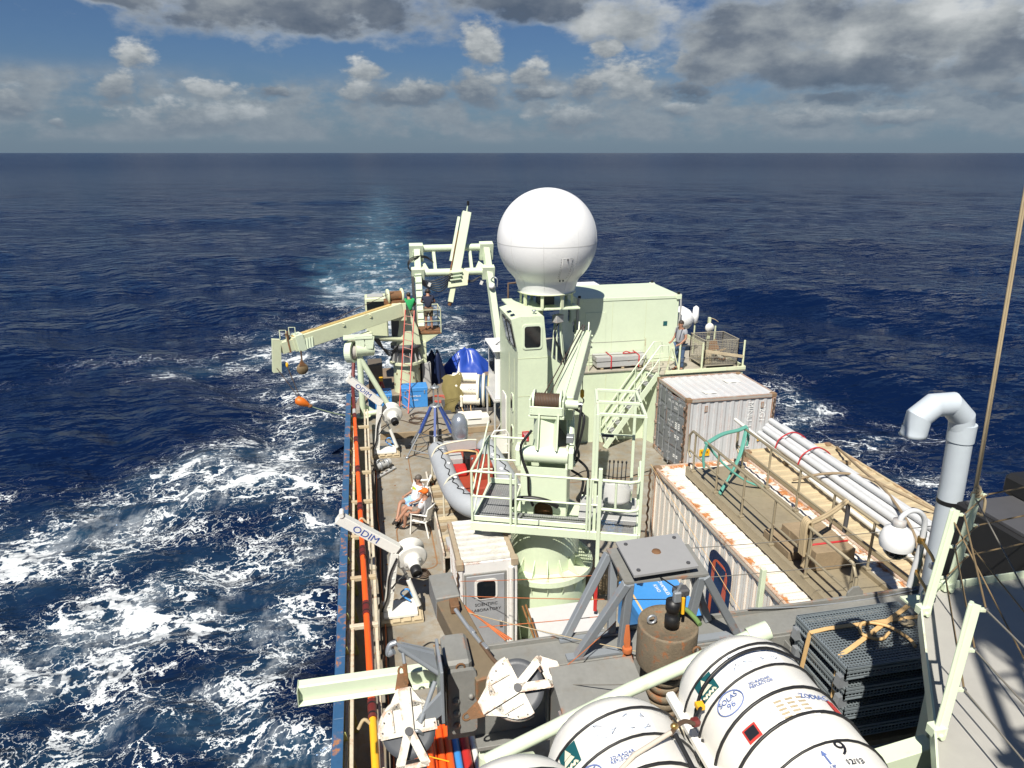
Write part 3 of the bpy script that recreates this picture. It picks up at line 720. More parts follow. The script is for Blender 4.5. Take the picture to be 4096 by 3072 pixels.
# rails round the top deck
for p in ((10.22, 21.45), (11.05, 21.45), (12.58, 21.45), (12.58, 23.6), (10.9, 22.6)):
    tube('rail_post', [(p[0], p[1], 2.6), (p[0], p[1], 3.62)], .035, GREEND, dh)
bar('brace', (9.95, 21.46, 3.5), (10.25, 21.46, 2.62), .06, .04, GREEND, dh)
bar('brace', (9.93, 21.46, 3.5), (9.78, 21.46, 2.62), .06, .04, GREEND, dh)
for h in (3.1, 3.55):
    tube('rail_wire', arc((10.0, 21.45, h), (12.58, 21.45, h), .03), .009, WIREG, dh, 5)
    tube('rail_wire', arc((7.3, 22.25, h + .05), (9.3, 22.25, h + .05), .01), .01, WIREG, dh, 5)
for x in (7.3, 9.3): tube('rail_post', [(x, 22.25, 2.6), (x, 22.25, 3.68)], .022, GREEND, dh)
bar('guard_plank', (11.15, 21.42, 3.32), (12.55, 21.42, 3.05), .03, .10, PALEW, dh)

lb = thing('lab_box', 'large smooth pale green lab box on the upper deck behind the crane boom', 'container', (8.85, 24, 2.6))
X0, X1, Y0, Y1, Z0, Z1 = 7.06, 10.72, 22.85, 25.3, 2.72, 4.98
box('shell', X0, X1, Y0, Y1, Z0, Z1, GREENB, lb, .02)
box('roof_flange', X0 - .02, X1 + .02, Y0 - .02, Y1 + .02, Z1 - .1, Z1 + .015, GREENB, lb, .01)
for x in (X0 + .03, X1 - .03):
    for y in (Y0 + .03, Y1 - .03):
        box('corner_casting', x - .09, x + .09, y - .09, y + .09, Z1 - .13, Z1 + .03, GREENB, lb, .01)
        M().cyl((x, y, Z1 + .03), (x, y, Z1 + .11), .05, n=8).o('twist_lock', BLACK, lb)
        box('foot', x - .09, x + .09, y - .09, y + .09, 2.6, 2.74, GREEN, lb, .01)
box('skid', X0 + .1, X1 - .1, Y0 + .02, Y0 + .1, 2.61, 2.73, GREEN, lb)
box('door_panel', X0 + .25, X0 + 1.0, Y0 - .012, Y0 + .01, 2.9, 4.5, GREENB, lb, .004)
for (yy, zz) in ((23.25, 3.95), (23.9, 4.2)): rwin((X0, yy, zz), (0, -1, 0), (0, 0, 1), .2, .5, lb, GREEN, .06, 'port', .03)
tube('cable_sleeve', smooth([(X0 - .02, Y0 - .05, Z1 + .05), (X0 - .06, Y0 - .06, 4.4), (X0 - .03, Y0 - .05, 3.7), (X0 - .07, Y0 - .06, 3.1)]), .045, LGREY, lb)
tube('cable_sleeve', smooth([(X1 + .03, Y0 - .02, Z1 + .05), (X1 + .06, Y0 - .03, 4.4), (X1 + .03, Y0, 3.8)]), .035, LGREY, lb)
s_ = box('notice', X1 - .55, X1 - .40, Y0 - .012, Y0 - .004, 3.92, 4.08, SIGNG, lb, .001)

wb = thing('white_cabin', 'low white cabin top showing behind the radome neck', 'cabin', (8.3, 26.3, 2.6))
box('body', 7.5, 8.9, 25.6, 26.8, 2.6, 4.86, WHITEB, wb, .03); box('door_frame', 7.62, 7.9, 25.58, 25.61, 3.6, 4.7, DGREY, wb)
M().lathe([(.001, .45), (.2, .42), (.33, .28), (.36, .1), (.34, 0)], (8.95, 26.2, 4.3)).o('dome', WHITEB, wb)

# white booth beside the tower
for zz in (1.25, 2.5, 3.72): box('weld_seam', 4.425, 5.355, 20.392, 20.40, zz, zz + .012, GREEND, tw, 0)
for yy in (20.9, 21.7): box('weld_seam', 4.412, 4.42, yy, yy + .012, .05, 3.6, GREEND, tw, 0)
for xx in (7.9, 9.1, 10.9, 11.8): box('weld_seam', xx, xx + .012, 22.19 if xx < 9.3 else 21.41, 22.2 if xx < 9.3 else 21.5, .05, 2.5, GREEND, dh, 0)
for xx in (8.28, 9.5): box('panel_seam', xx, xx + .01, 22.843, 22.85, 2.75, 4.86, GREEND, lb, 0)
bo = thing('booth', 'small white booth on a steel stand left of the control tower', 'cabin', (4.3, 23.6, 0))
box('cabinet', 4.28, 5.0, 23.5, 24.9, 1.35, 3.15, WHITEB, bo, .02)
box('roof', 4.18, 5.0, 23.3, 25.05, 3.15, 3.23, WHITEB, bo, .02)
box('side_window', 4.258, 4.283, 23.6, 24.6, 2.3, 2.95, GLASS, bo)
box('stand_top', 4.2, 4.98, 23.4, 25.1, 1.28, 1.35, LGREY, bo)
for x, y in ((4.25, 23.45), (4.9, 23.45), (4.25, 25.0), (4.9, 25.0)): tube('leg', [(x, y, 0), (x, y, 1.28)], .04, LGREY, bo)
tube('brace', [(4.25, 23.45, .1), (4.9, 23.45, 1.2)], .025, LGREY, bo)
tube('cable', smooth([(4.4, 24, 3.24), (4.6, 24.1, 3.32), (4.8, 23.9, 3.25)]), .018, DGREY, bo)

# metal stand/gate next to the tower door
gt = thing('folding_gate', 'small white tube framed gate leaning by the tower door', 'gate', (4.0, 21.3, 0))
tube('frame', [(3.75, 21.25, 0), (3.75, 21.25, .95), (3.83, 21.25, 1.08), (4.2, 21.22, 1.1), (4.3, 21.2, .95), (4.3, 21.2, 0)], .03, WHITE, gt)
for zz in (.3, .6): tube('crossbar', [(3.75, 21.25, zz), (4.3, 21.2, zz)], .018, WHITE, gt)
tube('brace', [(3.78, 21.25, .95), (4.1, 21.22, .3)], .015, WHITE, gt); tube('brace', [(4.28, 21.25, .95), (3.95, 21.22, .3)], .015, WHITE, gt)
box('panel', 3.8, 4.25, 21.2, 21.215, .3, .95, WHITE, gt)

# staircase
sr = thing('stairway', 'pale green steel stairway with handrails leading up to the aft deckhouse top', 'stairs', (8.7, 21.85, 0))
A0, A1 = V((7.75, 0, .03)), V((9.55, 0, 2.58))
for y in (21.55, 22.1):
    bar('stringer', A0 + V((0, y, 0)), A1 + V((0, y, 0)), .03, .2, GREENB, sr)
for i in range(9):
    p = A0.lerp(A1, (i + .8) / 9.4)
    M().box((p.x, 21.825, p.z + .02), (.24, .52, .03)).o('tread', GRATE, sr)
for y in (21.55, 22.1):
    hr = [A0 + V((.0, y, .95)), A0.lerp(A1, .5) + V((0, y, .98)), A1 + V((0, y, .98)), A1 + V((.3, y, .98)), A1 + V((.34, y, .6))]
    tube('handrail', hr, .022, GREENB, sr)
    tube('midrail', [A0 + V((.0, y, .5)), A1 + V((0, y, .52)), A1 + V((.34, y, .52))], .018, GREENB, sr)
    for f in (0, .33, .66, 1.): q = A0.lerp(A1, f) + V((0, y, 0)); tube('rail_post', [q, q + V((0, 0, .97))], .02, GREENB, sr)

# flat grey crate with red lashings
cr_ = thing('flat_crate', 'long flat grey crate with red lashing straps in front of the lab box', 'crate', (8.4, 22.55, 2.6))
for x in (7.75, 8.5, 9.15): box('runner', x, x + .1, 22.3, 22.75, 2.61, 2.69, PALEW, cr_)
box('base', 7.6, 9.35, 22.28, 22.78, 2.69, 2.88, LGREY, cr_, .01); box('lid', 7.57, 9.38, 22.26, 22.8, 2.9, 3.06, LGREY, cr_, .01)
for x in (8.1, 9.1): tube('strap', [(x, 22.25, 2.66), (x, 22.245, 3.07), (x, 22.82, 3.08), (x, 22.82, 2.68)], .022, STRAPR, cr_, 5)
tube('strap_tail', smooth([(8.9, 22.5, 3.09), (8.75, 22.6, 3.13), (8.6, 22.5, 3.1), (8.75, 22.42, 3.12), (9.1, 22.5, 3.1)]), .018, STRAPR, cr_, 5)

# white life raft dome and pod behind the standing man
lr = tag(M().lathe([(.001, .42), (.2, .40), (.36, .28), (.42, 0), (.36, -.28), (.2, -.4), (.001, -.42)], (11.25, 23.7, 3.95), (.75, .2, -.62)).o('fairing', WHITEB), 'rounded white fairing behind the standing man at the lab box corner', 'fairing')
pod = thing('antenna_pod', 'upright white antenna pod beside the mesh cage', 'antenna', (11.75, 23.6, 2.6))
M().lathe([(.02, 0), (.10, .04), (.12, .3), (.10, .6), (.02, .66)], (11.75, 23.6, 3.75), n=16).o('pod', WHITEB, pod); tube('pole', [(11.75, 23.6, 2.6), (11.75, 23.6, 3.78)], .03, GREEND, pod)
bit = thing('fairlead_post', 'pale green post with white pulley behind the mesh cage', 'post', (12.0, 23.0, 2.6))
box('post', 11.96, 12.05, 22.95, 23.05, 2.6, 4.1, GREEND, bit); M().lathe([(.001, .06), (.15, .05), (.17, 0), (.15, -.05), (.001, -.06)], (11.98, 22.9, 3.75), (0, 1, 0), 16).o('pulley', WHITE, bit)
tube('rope_end', smooth([(12.0, 23, 4.08), (12.2, 23, 4.02), (12.35, 23, 3.92)]), .015, ROPET, bit)


def mesh_panel(o, u, v, lu, lv, nu, nv, r, mat, par, name='mesh_panel', rim=0):
    """wire mesh of crossing square rods"""
    m = M(); o = V(o); u = V(u).normalized(); v = V(v).normalized(); n = u.cross(v)
    for i in range(nu + 1): a = o + u * (lu * i / nu); m.bar(a, a + v * lv, r, r, n)
    for j in range(nv + 1): a = o + v * (lv * j / nv) + n * r; m.bar(a, a + u * lu, r, r, n)
    if rim:
        for a, b in ((o, o + u * lu), (o + u * lu, o + u * lu + v * lv), (o + u * lu + v * lv, o + v * lv), (o + v * lv, o)): m.bar(a, b, rim, rim, n)
    return m.o(name, mat, par)


cg = thing('mesh_cage', 'open wire mesh cage pallet filled with rusty scrap on the deckhouse corner', 'cage', (11.75, 22.1, 2.6))
cx0, cx1, cy0, cy1, cz0, cz1 = 11.22, 12.45, 21.62, 22.75, 2.74, 3.62
mesh_panel((cx0, cy0, cz0), (1, 0, 0), (0, 0, 1), 1.23, .88, 20, 14, .008, CAGEM, cg, rim=.025)
mesh_panel((cx0, cy1, cz0), (1, 0, 0), (0, 0, 1), 1.23, .88, 20, 14, .008, CAGEM, cg, rim=.025)
mesh_panel((cx0, cy0, cz0), (0, 1, 0), (0, 0, 1), 1.13, .88, 18, 14, .008, CAGEM, cg, rim=.025)
mesh_panel((cx1, cy0, cz0), (0, 1, 0), (0, 0, 1), 1.13, .88, 18, 14, .008, CAGEM, cg, rim=.025)
box('floor', cx0, cx1, cy0, cy1, cz0 - .03, cz0, CAGEM, cg)
for x in (cx0 + .05, cx1 - .05):
    for y in (cy0 + .05, cy1 - .05): box('foot', x - .05, x + .05, y - .05, y + .05, 2.6, cz0 - .03, CAGEM, cg)
sp = tag(M().prism([(0, 0), (.45, .05), (.35, .42), (.1, .36)], (11.7, 22.35, 3.0), (1, 0, .1), (0, .35, 1), .015).o('scrap_plate', RUST), 'brown rusty steel plate leaning inside the mesh cage', 'scrap')
tag(M().lathe([(.15, 0), (.16, .2), (.15, .42), (.02, .45)], (11.5, 21.95, 2.745), n=16).o('bucket', PALEW), 'dirty white bucket standing inside the mesh cage', 'bucket')
tag(M().bar((11.35, 22.4, 2.8), (12.2, 22.0, 3.2), .12, .03).o('scrap_plank', WOOD), 'grey timber plank lying across the mesh cage scrap', 'plank')
tag(M().tube(smooth([(11.9, 22.2, 2.80), (12.1, 22.35, 2.95), (12.3, 22.2, 2.82), (12.1, 22.0, 2.8), (11.95, 22.15, 2.85)]), .03, 6).o('scrap_chain', RUST), 'rusty chain heaped in the mesh cage', 'chain')

# ================================================================== CONTAINERS ON THE RIGHT
def container(name, label, x0, x1, y0, y1, h, body, roof, frame, open_end=None, roofaxis='x', side_pitch=.28, z0=0.0):
    t = thing(name, label, 'container', ((x0 + x1) / 2, (y0 + y1) / 2, z0)); f = .12
    corr((x0 + f, y0 + .03, z0 + .15), x1 - x0 - 2 * f, (0, 0, 1), h - .27, (1, 0, 0), (0, -1, 0), side_pitch).o('side_wall', body, t)
    corr((x0 + f, y1 - .03, z0 + .15), x1 - x0 - 2 * f, (0, 0, 1), h - .27, (1, 0, 0), (0, 1, 0), side_pitch).o('side_wall', body, t)
    if open_end != 'x0': corr((x0 + .03, y0 + f, z0 + .15), y1 - y0 - 2 * f, (0, 0, 1), h - .27, (0, 1, 0), (-1, 0, 0), side_pitch).o('side_wall', body, t)
    corr((x1 - .03, y0 + f, z0 + .15), y1 - y0 - 2 * f, (0, 0, 1), h - .27, (0, 1, 0), (1, 0, 0), side_pitch).o('side_wall', body, t)
    if roofaxis == 'x': corr((x0 + .06, y0 + .06, z0 + h - .02), x1 - x0 - .12, (0, 1, 0), y1 - y0 - .12, (1, 0, 0), (0, 0, 1), .30, .022).o('roof', roof, t)
    else: corr((x0 + .06, y0 + .06, z0 + h - .02), y1 - y0 - .12, (1, 0, 0), x1 - x0 - .12, (0, 1, 0), (0, 0, 1), .30, .022).o('roof', roof, t)
    box('floor', x0 + .05, x1 - .05, y0 + .05, y1 - .05, z0 + .04, z0 + .15, DGREY, t)
    for x in (x0, x1):
        s = 1 if x == x0 else -1
        box('rail', min(x, x + s * .06), max(x, x + s * .06), y0 + .12, y1 - .12, z0 + h - .12, z0 + h, frame, t, .008)
        box('rail', min(x, x + s * .06), max(x, x + s * .06), y0 + .12, y1 - .12, z0 + .0, z0 + .15, frame, t, .008)
        for y in (y0, y1):
            q = 1 if y == y0 else -1
            box('corner_post', min(x, x + s * .13), max(x, x + s * .13), min(y, y + q * .13), max(y, y + q * .13), z0 + .12, z0 + h - .12, frame, t, .01)
            for zz in (z0, z0 + h - .115):
                box('corner_casting', min(x - s * .006, x + s * .165), max(x - s * .006, x + s * .165), min(y - q * .006, y + q * .165), max(y - q * .006, y + q * .165), zz, zz + .122, RUSTC, t, .012)
    for y in (y0, y1):
        q = 1 if y == y0 else -1
        box('rail', x0 + .13, x1 - .13, min(y, y + q * .06), max(y, y + q * .06), z0 + h - .12, z0 + h, frame, t, .008)
        box('rail', x0 + .13, x1 - .13, min(y, y + q * .06), max(y, y + q * .06), z0 + 0, z0 + .15, frame, t, .008)
    return t


RUSTC = paint('rusted corner casting', (.22, .14, .08), .75, .5, .45, scale=3)
GFR = paint('rusty grey frame', (.36, .34, .31), .55, .4, .40, edge=1.0, streak=.3)
gc = container('grey_container', 'grey ten foot shipping container with open door and white code lettering', 9.4, 12.4, 18.95, 21.3, 2.55, GREYC, GREYC, GFR, 'x0')
text('22G1', .27, (11.98, 18.99, 1.92), (0, 0, -1), (1, 0, 0), INKW, gc, off=.012)
text('MINU 100343', .27, (11.55, 18.99, 1.55), (0, 0, -1), (1, 0, 0), INKW, gc, off=.012)
p_ = box('warning_plate', 11.9, 12.08, 18.955, 18.975, .98, 1.2, SIGNY, gc, .002); box('plate_mark', 11.95, 12.03, 18.951, 18.956, 1.02, 1.16, INK, p_, 0)
p_ = box('warning_plate', 9.95, 10.3, 18.955, 18.975, .62, .85, SIGNY, gc, .002); text('R   R', .13, (10.12, 18.955, .735), (1, 0, 0), (0, 0, 1), INK, p_)
for x in (10.0, 11.9): box('vent_plate', x, x + .1, 18.955, 18.975, 2.1, 2.3, GFR, gc)
box('roof_patch', 10.2, 10.6, 19.4, 19.65, 2.532, 2.548, WHITE, gc); box('roof_patch', 11.4, 11.9, 20.3, 20.6, 2.532, 2.548, WHITE, gc)
# doors: the far leaf shut, the near leaf ajar
def cdoor(yc0, yc1, ang, hinge, lettering):
    L = abs(yc1 - yc0); sgn = 1 if yc1 > yc0 else -1
    ux = V((-math.sin(ang), sgn * math.cos(ang), 0)); n = V((-math.cos(ang), -sgn * math.sin(ang), 0)); o = V((9.43, yc0, .16))
    dm = M(); zs = [0, .55, .72, 1.15, 1.32, 1.78, 1.95, 2.2]
    for i in range(0, 8, 1):
        pass
    dm.prism([(0, 0), (L, 0), (L, 2.26), (0, 2.26)], o - n * .01, ux, (0, 0, 1), .03)
    d = dm.o('door', DGREYC, gc)
    for z0, z1 in ((.06, .52), (.62, 1.1), (1.2, 1.66), (1.76, 2.2)):
        M().prism([(.07, z0), (L - .07, z0), (L - .07, z1), (.07, z1)], o + n * .012, ux, (0, 0, 1), .022).o('door_panel', DGREYC, d, .008)
    for f in (.3, .68):
        q = o + ux * (L * f) + n * .05
        M().cyl(q + V((0, 0, -.05)), q + V((0, 0, 2.3)), .017, n=8).o('lock_rod', GALV, d)
        for zz in (.1, .9, 1.6, 2.2): M().box(q + V((0, 0, zz)), (.06, .06, .07)).o('rod_bracket', GALV, d)
    for zz in (.25, .85, 1.45, 2.05): M().box(o + n * .02 + V((0, 0, zz)), (.10, .10, .08)).o('hinge', GFR, d)
    if lettering:
        tx = -ux * sgn
        def T(s, sz, f, zz): text(s, sz, o + ux * (L * f) + n * .024 + V((0, 0, zz)), V((0, -1, 0)) if sgn < 0 else -ux, (0, 0, 1), INKW, d, off=.003)
        tx = ux if n.dot(ux.cross(V((0, 0, 1)))) > 0 else -ux
        def T(s, sz, f, zz, al='CENTER'): text(s, sz, o + ux * (L * f) + n * .024 + V((0, 0, zz)), tx, (0, 0, 1), INKW, d, off=.003, align=al)
        T('MINU  100343 1', .12, .5, 2.06); T('22G1', .12, .45, 1.90)
        T('MAX GR', .085, .70, 1.40); T('TARE', .085, .72, 1.28); T('NET', .085, .72, .98); T('CAP', .085, .72, .32)
        for zz in (1.43, 1.37, 1.31, 1.25, 1.01, .95, .35, .29): M().prism([(L * .22, zz - .018), (L * .46, zz - .018), (L * .46, zz + .018), (L * .22, zz + .018)], o + n * .026, ux, (0, 0, 1), .004).o('print_line', INKW, d)
    return d
cdoor(19.06, 20.12, R(9), 0, True); cdoor(21.19, 20.13, 0, 0, False)
tag(M().tube([(9.36 + .03 * math.sin(i * 2), 18.93, 2.4 - i * .075) for i in range(32)], .022, 5).o('hanging_chain', CHAIN), 'rusty lashing chain hanging down the left corner post of the grey container', 'chain', 'chains on the grey container')
tag(M().tube([(12.32 + .03 * math.sin(i * 2), 18.92, 2.4 - i * .075) for i in range(28)], .022, 5).o('hanging_chain', CHAIN), 'rusty lashing chain hanging down the right corner post of the grey container', 'chain', 'chains on the grey container')

WFR = paint('heavily rusted white frame', (.62, .56, .46), .6, .4, .62, edge=1.2, streak=.3)
rc_ = container('rusty_white_container', 'long white shipping container with heavy rust along its roof edge under the gangway', 6.48, 8.92, 8.5, 14.56, 2.59, WRUST, WRUSTR, WFR, None, 'y', .27)
tx = text('9993', .26, (6.49, 9.0, 1.5), (0, -1, 0), (0, 0, 1), INK, rc_, off=.02)
tx = text('NU', .22, (6.49, 9.55, 1.75), (0, -1, 0), (0, 0, 1), INK, rc_, off=.02)
em = M().prism([(p[0], p[1]) for p in rrect(-.45, .45, -.95, .95, .25)], (6.485, 11.1, 1.25), (0, -1, 0), (0, 0, 1), .012).o('logo_panel', paint('dark blue logo', (.01, .02, .06), .5, .2), rc_)
M().prism([(p[0], p[1]) for p in rrect(-.3, .3, -.8, .8, .22)], (6.476, 11.1, 1.25), (0, -1, 0), (0, 0, 1), .006).o('logo_field', paint('orange logo', (.55, .10, .03), .5, .2), em)
M().prism([(-.2, -.75), (.22, -.75), (.12, 0), (.24, .75), (-.16, .75)], (6.471, 11.1, 1.25), (0, -1, 0), (0, 0, 1), .006).o('logo_mark', paint('dark blue logo', (.01, .02, .06)), em)
tag(M().tube([(6.42 + .02 * math.sin(i * 2), 14.6, 2.5 - i * .08) for i in range(30)], .025, 5).o('hanging_chain', CHAIN), 'rusty chain hanging at the aft left corner of the rusty white container', 'chain')

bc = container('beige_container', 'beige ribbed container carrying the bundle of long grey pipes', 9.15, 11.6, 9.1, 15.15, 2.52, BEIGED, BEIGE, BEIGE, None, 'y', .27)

# gangway resting on the white container
gw = thing('gangway', 'weathered aluminium gangway with tube railings lying along the rusty container roof', 'gangway', (7.7, 11.3, 2.6))
gx0, gx1, gy0, gy1, gz = 7.02, 8.22, 8.1, 13.9, 2.72
for x in (gx0, gx1): box('side_beam', x - .04, x + .04, gy0, gy1, 2.61, 2.83, BRONZE, gw, .008)
for i in range(11):
    a = gy0 + (gy1 - gy0) * i / 11; box('tread_plate', gx0 + .04, gx1 - .04, a + .005, gy0 + (gy1 - gy0) * (i + 1) / 11 - .005, 2.72, 2.745, BRONZE, gw, .003)
for x in (gx0, gx1):
    tube('top_rail', [(x, gy0, 2.75), (x, gy0, 3.55), (x, gy0 + .12, 3.75), (x, gy1 - .15, 3.75), (x, gy1, 3.6), (x, gy1, 3.2), (x, gy1 - .12, 3.1)], .028, BRONZE, gw)
    tube('mid_rail', [(x, gy0, 3.25), (x, gy1 - .05, 3.25)], .022, BRONZE, gw)
    for i in range(6):
        y = gy0 + .1 + (gy1 - gy0 - .4) * i / 5; tube('post', [(x, y, 2.8), (x, y, 3.74)], .024, BRONZE, gw)
        box('post_foot', x - .05, x + .05, y - .05, y + .05, 2.83, 2.87, BRONZE, gw)
# teal rope lashed across the gangway
rg = thing('teal_rope', 'teal mooring rope lashed in a cross over the gangway end', 'rope', (7.6, 13.2, 2.75))
for k_ in range(3):
    o = .03 * k_
    tube('strand', smooth([(gx0 - .05, 13.0 + o, 3.74), (7.5, 13.3 + o, 3.80), (8.0, 13.5 + o, 3.78), (gx1 + .04, 13.62 + o, 3.8)]), .028, ROPEG, rg)
    tube('strand', smooth([(gx0 - .04, 13.05 + o, 3.75), (7.35, 12.85 + o, 3.3), (7.8, 12.7, 2.95), (gx1, 12.6 + o, 2.78)]), .024, ROPEG, rg)
    tube('strand', smooth([(gx1 + .04, 13.6 + o, 3.78), (7.9, 13.15 + o, 3.35), (7.5, 12.85, 3.0), (7.12, 12.5 + o, 2.78)]), .026, ROPEG, rg)
tube('tail', smooth([(gx0 - .05, 13.0, 3.72), (gx0 - .09, 13.02, 3.45), (gx0 - .06, 13.0, 3.2)]), .03, ROPEG, rg)
tube('tail', smooth([(gx1 + .05, 13.62, 3.78), (gx1 + .09, 13.6, 3.55), (gx1 + .07, 13.6, 3.35)]), .03, ROPEG, rg)
# tan straps bundled on the near rail
rt = thing('tan_strap_bundle', 'bundle of tan straps tied over the near end of the gangway rails', 'strap', (7.6, 9.3, 2.8))
for i in range(4):
    o = .04 * i; tube('loop', smooth([(gx0 - .03, 9.35 + o, 3.2), (gx0 - .05, 9.35 + o, 3.78), (gx0 + .05, 9.35 + o, 3.78), (gx0 + .06, 9.33 + o, 3.3 - .1 * i), (gx0 + .03, 9.34 + o, 2.95)]), .028, ROPET, rt)
for k_ in range(2): tube('strand', arc((gx0, 9.4 + .06 * k_, 3.76), (gx1, 10.0 + .06 * k_, 3.77), .06), .026, ROPET, rt)
tube('tail', smooth([(gx1, 10.0, 3.77), (gx1 + .04, 10.02, 3.5), (gx1 + .02, 10.0, 3.15)]), .04, DGREY, rt)
# timber crates on the gangway
tb = tag(M().bb(7.1, 7.75, 9.9, 10.75, 2.75, 2.93).o('timber_beam_stack', WOOD, None, .012), 'low weathered timber block lying on the gangway walkway', 'timber')
tb = thing('timber_box', 'brown timber box with red ratchet strap on the gangway walkway', 'box', (7.75, 9.9, 2.75))
for i in range(4): box('plank', 7.35, 8.12, 9.5 + .27 * i, 9.765 + .27 * i, 2.755, 3.12 - .006 * (i % 2), WOOD, tb, .008)
tube('ratchet_strap', [(7.32, 9.75, 2.78), (7.34, 9.75, 3.13), (8.13, 9.75, 3.13)], .02, STRAPR, tb, 5); box('ratchet', 7.3, 7.36, 9.68, 9.82, 2.85, 2.95, RED, tb)
tube('strap_tail', smooth([(7.3, 9.7, 2.85), (7.2, 9.6, 2.82), (7.15, 9.45, 2.78)]), .016, STRAPR, tb, 5)

# bundle of long pipes on the beige container
for i, (px, pz) in enumerate([(9.98, 2.61), (10.15, 2.61), (10.32, 2.61), (10.50, 2.61), (10.68, 2.61), (10.06, 2.76), (10.24, 2.76), (10.42, 2.76), (10.60, 2.76), (10.33, 2.90)]):
    a = .10 * math.sin(i * 2.3)
    m = M().tube([(px + .05, 15.9 + a, pz), (px - .02, 12, pz), (px - .05, 8.2, pz)], .078, 14, cap=False)
    m.tube([(px + .05, 15.9 + a, pz), (px - .02, 12, pz), (px - .05, 8.2, pz)], .066, 14, cap=False)
    tag(m.o('plastic_pipe', PVC), 'grey plastic pipe in the bottom layer of the bundle on the beige container' if pz < 2.7 else ('grey plastic pipe in the second layer of the bundle on the beige container' if pz < 2.85 else 'single grey plastic pipe crowning the bundle on the beige container'), 'pipe', 'grey pipes bundled on the beige container')
m = M().tube([(9.75, 16.7, 2.72), (9.62, 12, 2.62), (9.5, 9.2, 2.62)], .05, 12)
tag(m.o('plastic_pipe', WHITE), 'single thin white pipe poking out beside the grey pipe bundle', 'pipe')
for i, y in enumerate((13.9, 14.9)):
    tag(M().tube(smooth([(9.88, y, 2.6), (9.98, y, 2.85), (10.33, y, 3.0), (10.68, y, 2.83), (10.78, y, 2.6)]), .018, 5).o('red_band', STRAPR), ('thin red band round the grey pipe bundle by the brown strap', 'thin red band round the far tips of the grey pipe bundle')[i], 'strap', 'red bands round the pipe bundle')
tag(M().bar((9.7, 14.2, 2.53), (11.3, 13.9, 2.53), .1, .06).o('bearer', WOOD), 'rusty timber bearer under the grey pipe bundle', 'timber')
for i, pts in enumerate([[(9.3, 13.2, 2.58), (9.9, 12.9, 2.82), (10.4, 12.4, 2.95), (10.8, 11.7, 2.85), (11.4, 11.2, 2.58)], [(11.5, 14.7, 2.58), (10.8, 12.9, 2.85), (10.4, 11.6, 2.97), (9.9, 10.2, 2.86), (9.6, 9.6, 2.58)]]):
    tag(M().tube(smooth(pts), .03, 6).o('lashing_strap', WOOD), ('brown strap crossing over the pipe bundle towards the sea side', 'brown strap running lengthwise over the pipe bundle to the near end')[i], 'strap')

# ================================================================== MAIN CRANE
CA = R(21)
def K(u, v, z): return V((3.4 + u * math.cos(CA) + v * math.sin(CA), 12.95 - u * math.sin(CA) + v * math.cos(CA), z))
KU = (math.cos(CA), -math.sin(CA), 0); KV = (math.sin(CA), math.cos(CA), 0); KR = Matrix.Rotation(-CA, 3, 'Z')
def kbox(name, u0, u1, v0, v1, z0, z1, mat, par, bev=.008):
    return M().box(K((u0 + u1) / 2, (v0 + v1) / 2, (z0 + z1) / 2), (abs(u1 - u0), abs(v1 - v0), abs(z1 - z0)), KR).o(name, mat, par, bev)
ck = thing('deck_crane', 'large pale green knuckle boom crane with railed operator platform amidships', 'crane', (3.4, 12.95, 0))
M().lathe([(.90, 0), (.90, 1.42)], (3.4, 12.95, 0), n=48).o('pedestal', GREEN, ck)
M().lathe([(.90, 1.36), (1.03, 1.36), (1.03, 1.49), (.7, 1.49)], (3.4, 12.95, 0), n=48, sm=False).o('flange', GREEN, ck, .006)
M().lathe([(.72, 1.495), (.72, 1.9), (.72, 2.42)], (3.4, 12.95, 0), n=48).o('neck', GREEN, ck)
M().lathe([(.78, 2.40), (.78, 2.56), (.5, 2.56)], (3.4, 12.95, 0), n=48, sm=False).o('slew_ring', GREEN, ck)
for i in range(18):
    a = R(20 * i); d = V((math.cos(a), math.sin(a), 0)); o = V((3.4, 12.95, 0))
    M().prism([(.89, 1.355), (1.0, 1.355), (.90, 1.08)], o, d, (0, 0, 1), .014).o('gusset', GREEN, ck)
    M().prism([(.70, 1.50), (.97, 1.50), (.72, 1.80)], o, d, (0, 0, 1), .014).o('gusset', GREEN, ck)
    M().cyl(o + d * .985 + V((0, 0, 1.48)), o + d * .985 + V((0, 0, 1.515)), .016, n=6).o('flange_bolt', GREEN, ck)
# column
arch = [(-.46, 2.5), (-.20, 2.5)] + [(-.20 + .0, 2.75)] + [(.20 * math.cos(R(180 - 18 * i)), 2.75 + .22 * math.sin(R(180 - 18 * i))) for i in range(1, 10)] + [(.20, 2.75), (.20, 2.5), (.46, 2.5), (.46, 3.72), (-.46, 3.72)]
M().prism(arch, K(0, -.36, 0), KU, (0, 0, 1), .03).o('column_front', GREENB, ck)
for s in (-1, 1):
    M().prism([(-.35, 2.5), (.45, 2.5), (.40, 3.6), (.1, 4.15), (-.28, 4.15), (-.35, 3.72)], K(s * .45, 0, 0), KV, (0, 0, 1), .04).o('column_cheek', GREENB, ck, .006)
    M().prism([(-.16, 3.7), (.16, 3.7), (.16, 4.05), (.1, 4.13), (-.1, 4.13), (-.16, 4.05)], K(s * .53, -.18, 0), KV, (0, 0, 1), .09).o('pivot_lug', GREENB, ck, .01)
kbox('column_back', -.43, .43, .38, .41, 2.5, 3.7, GREENB, ck)
M().cyl(K(-.47, -.2, 3.93), K(.47, -.2, 3.93), .17, n=24).o('pivot_barrel', GREENB, ck, .01)
kbox('machinery', -.2, .2, -.15, .3, 2.5, 2.8, RUST, ck)
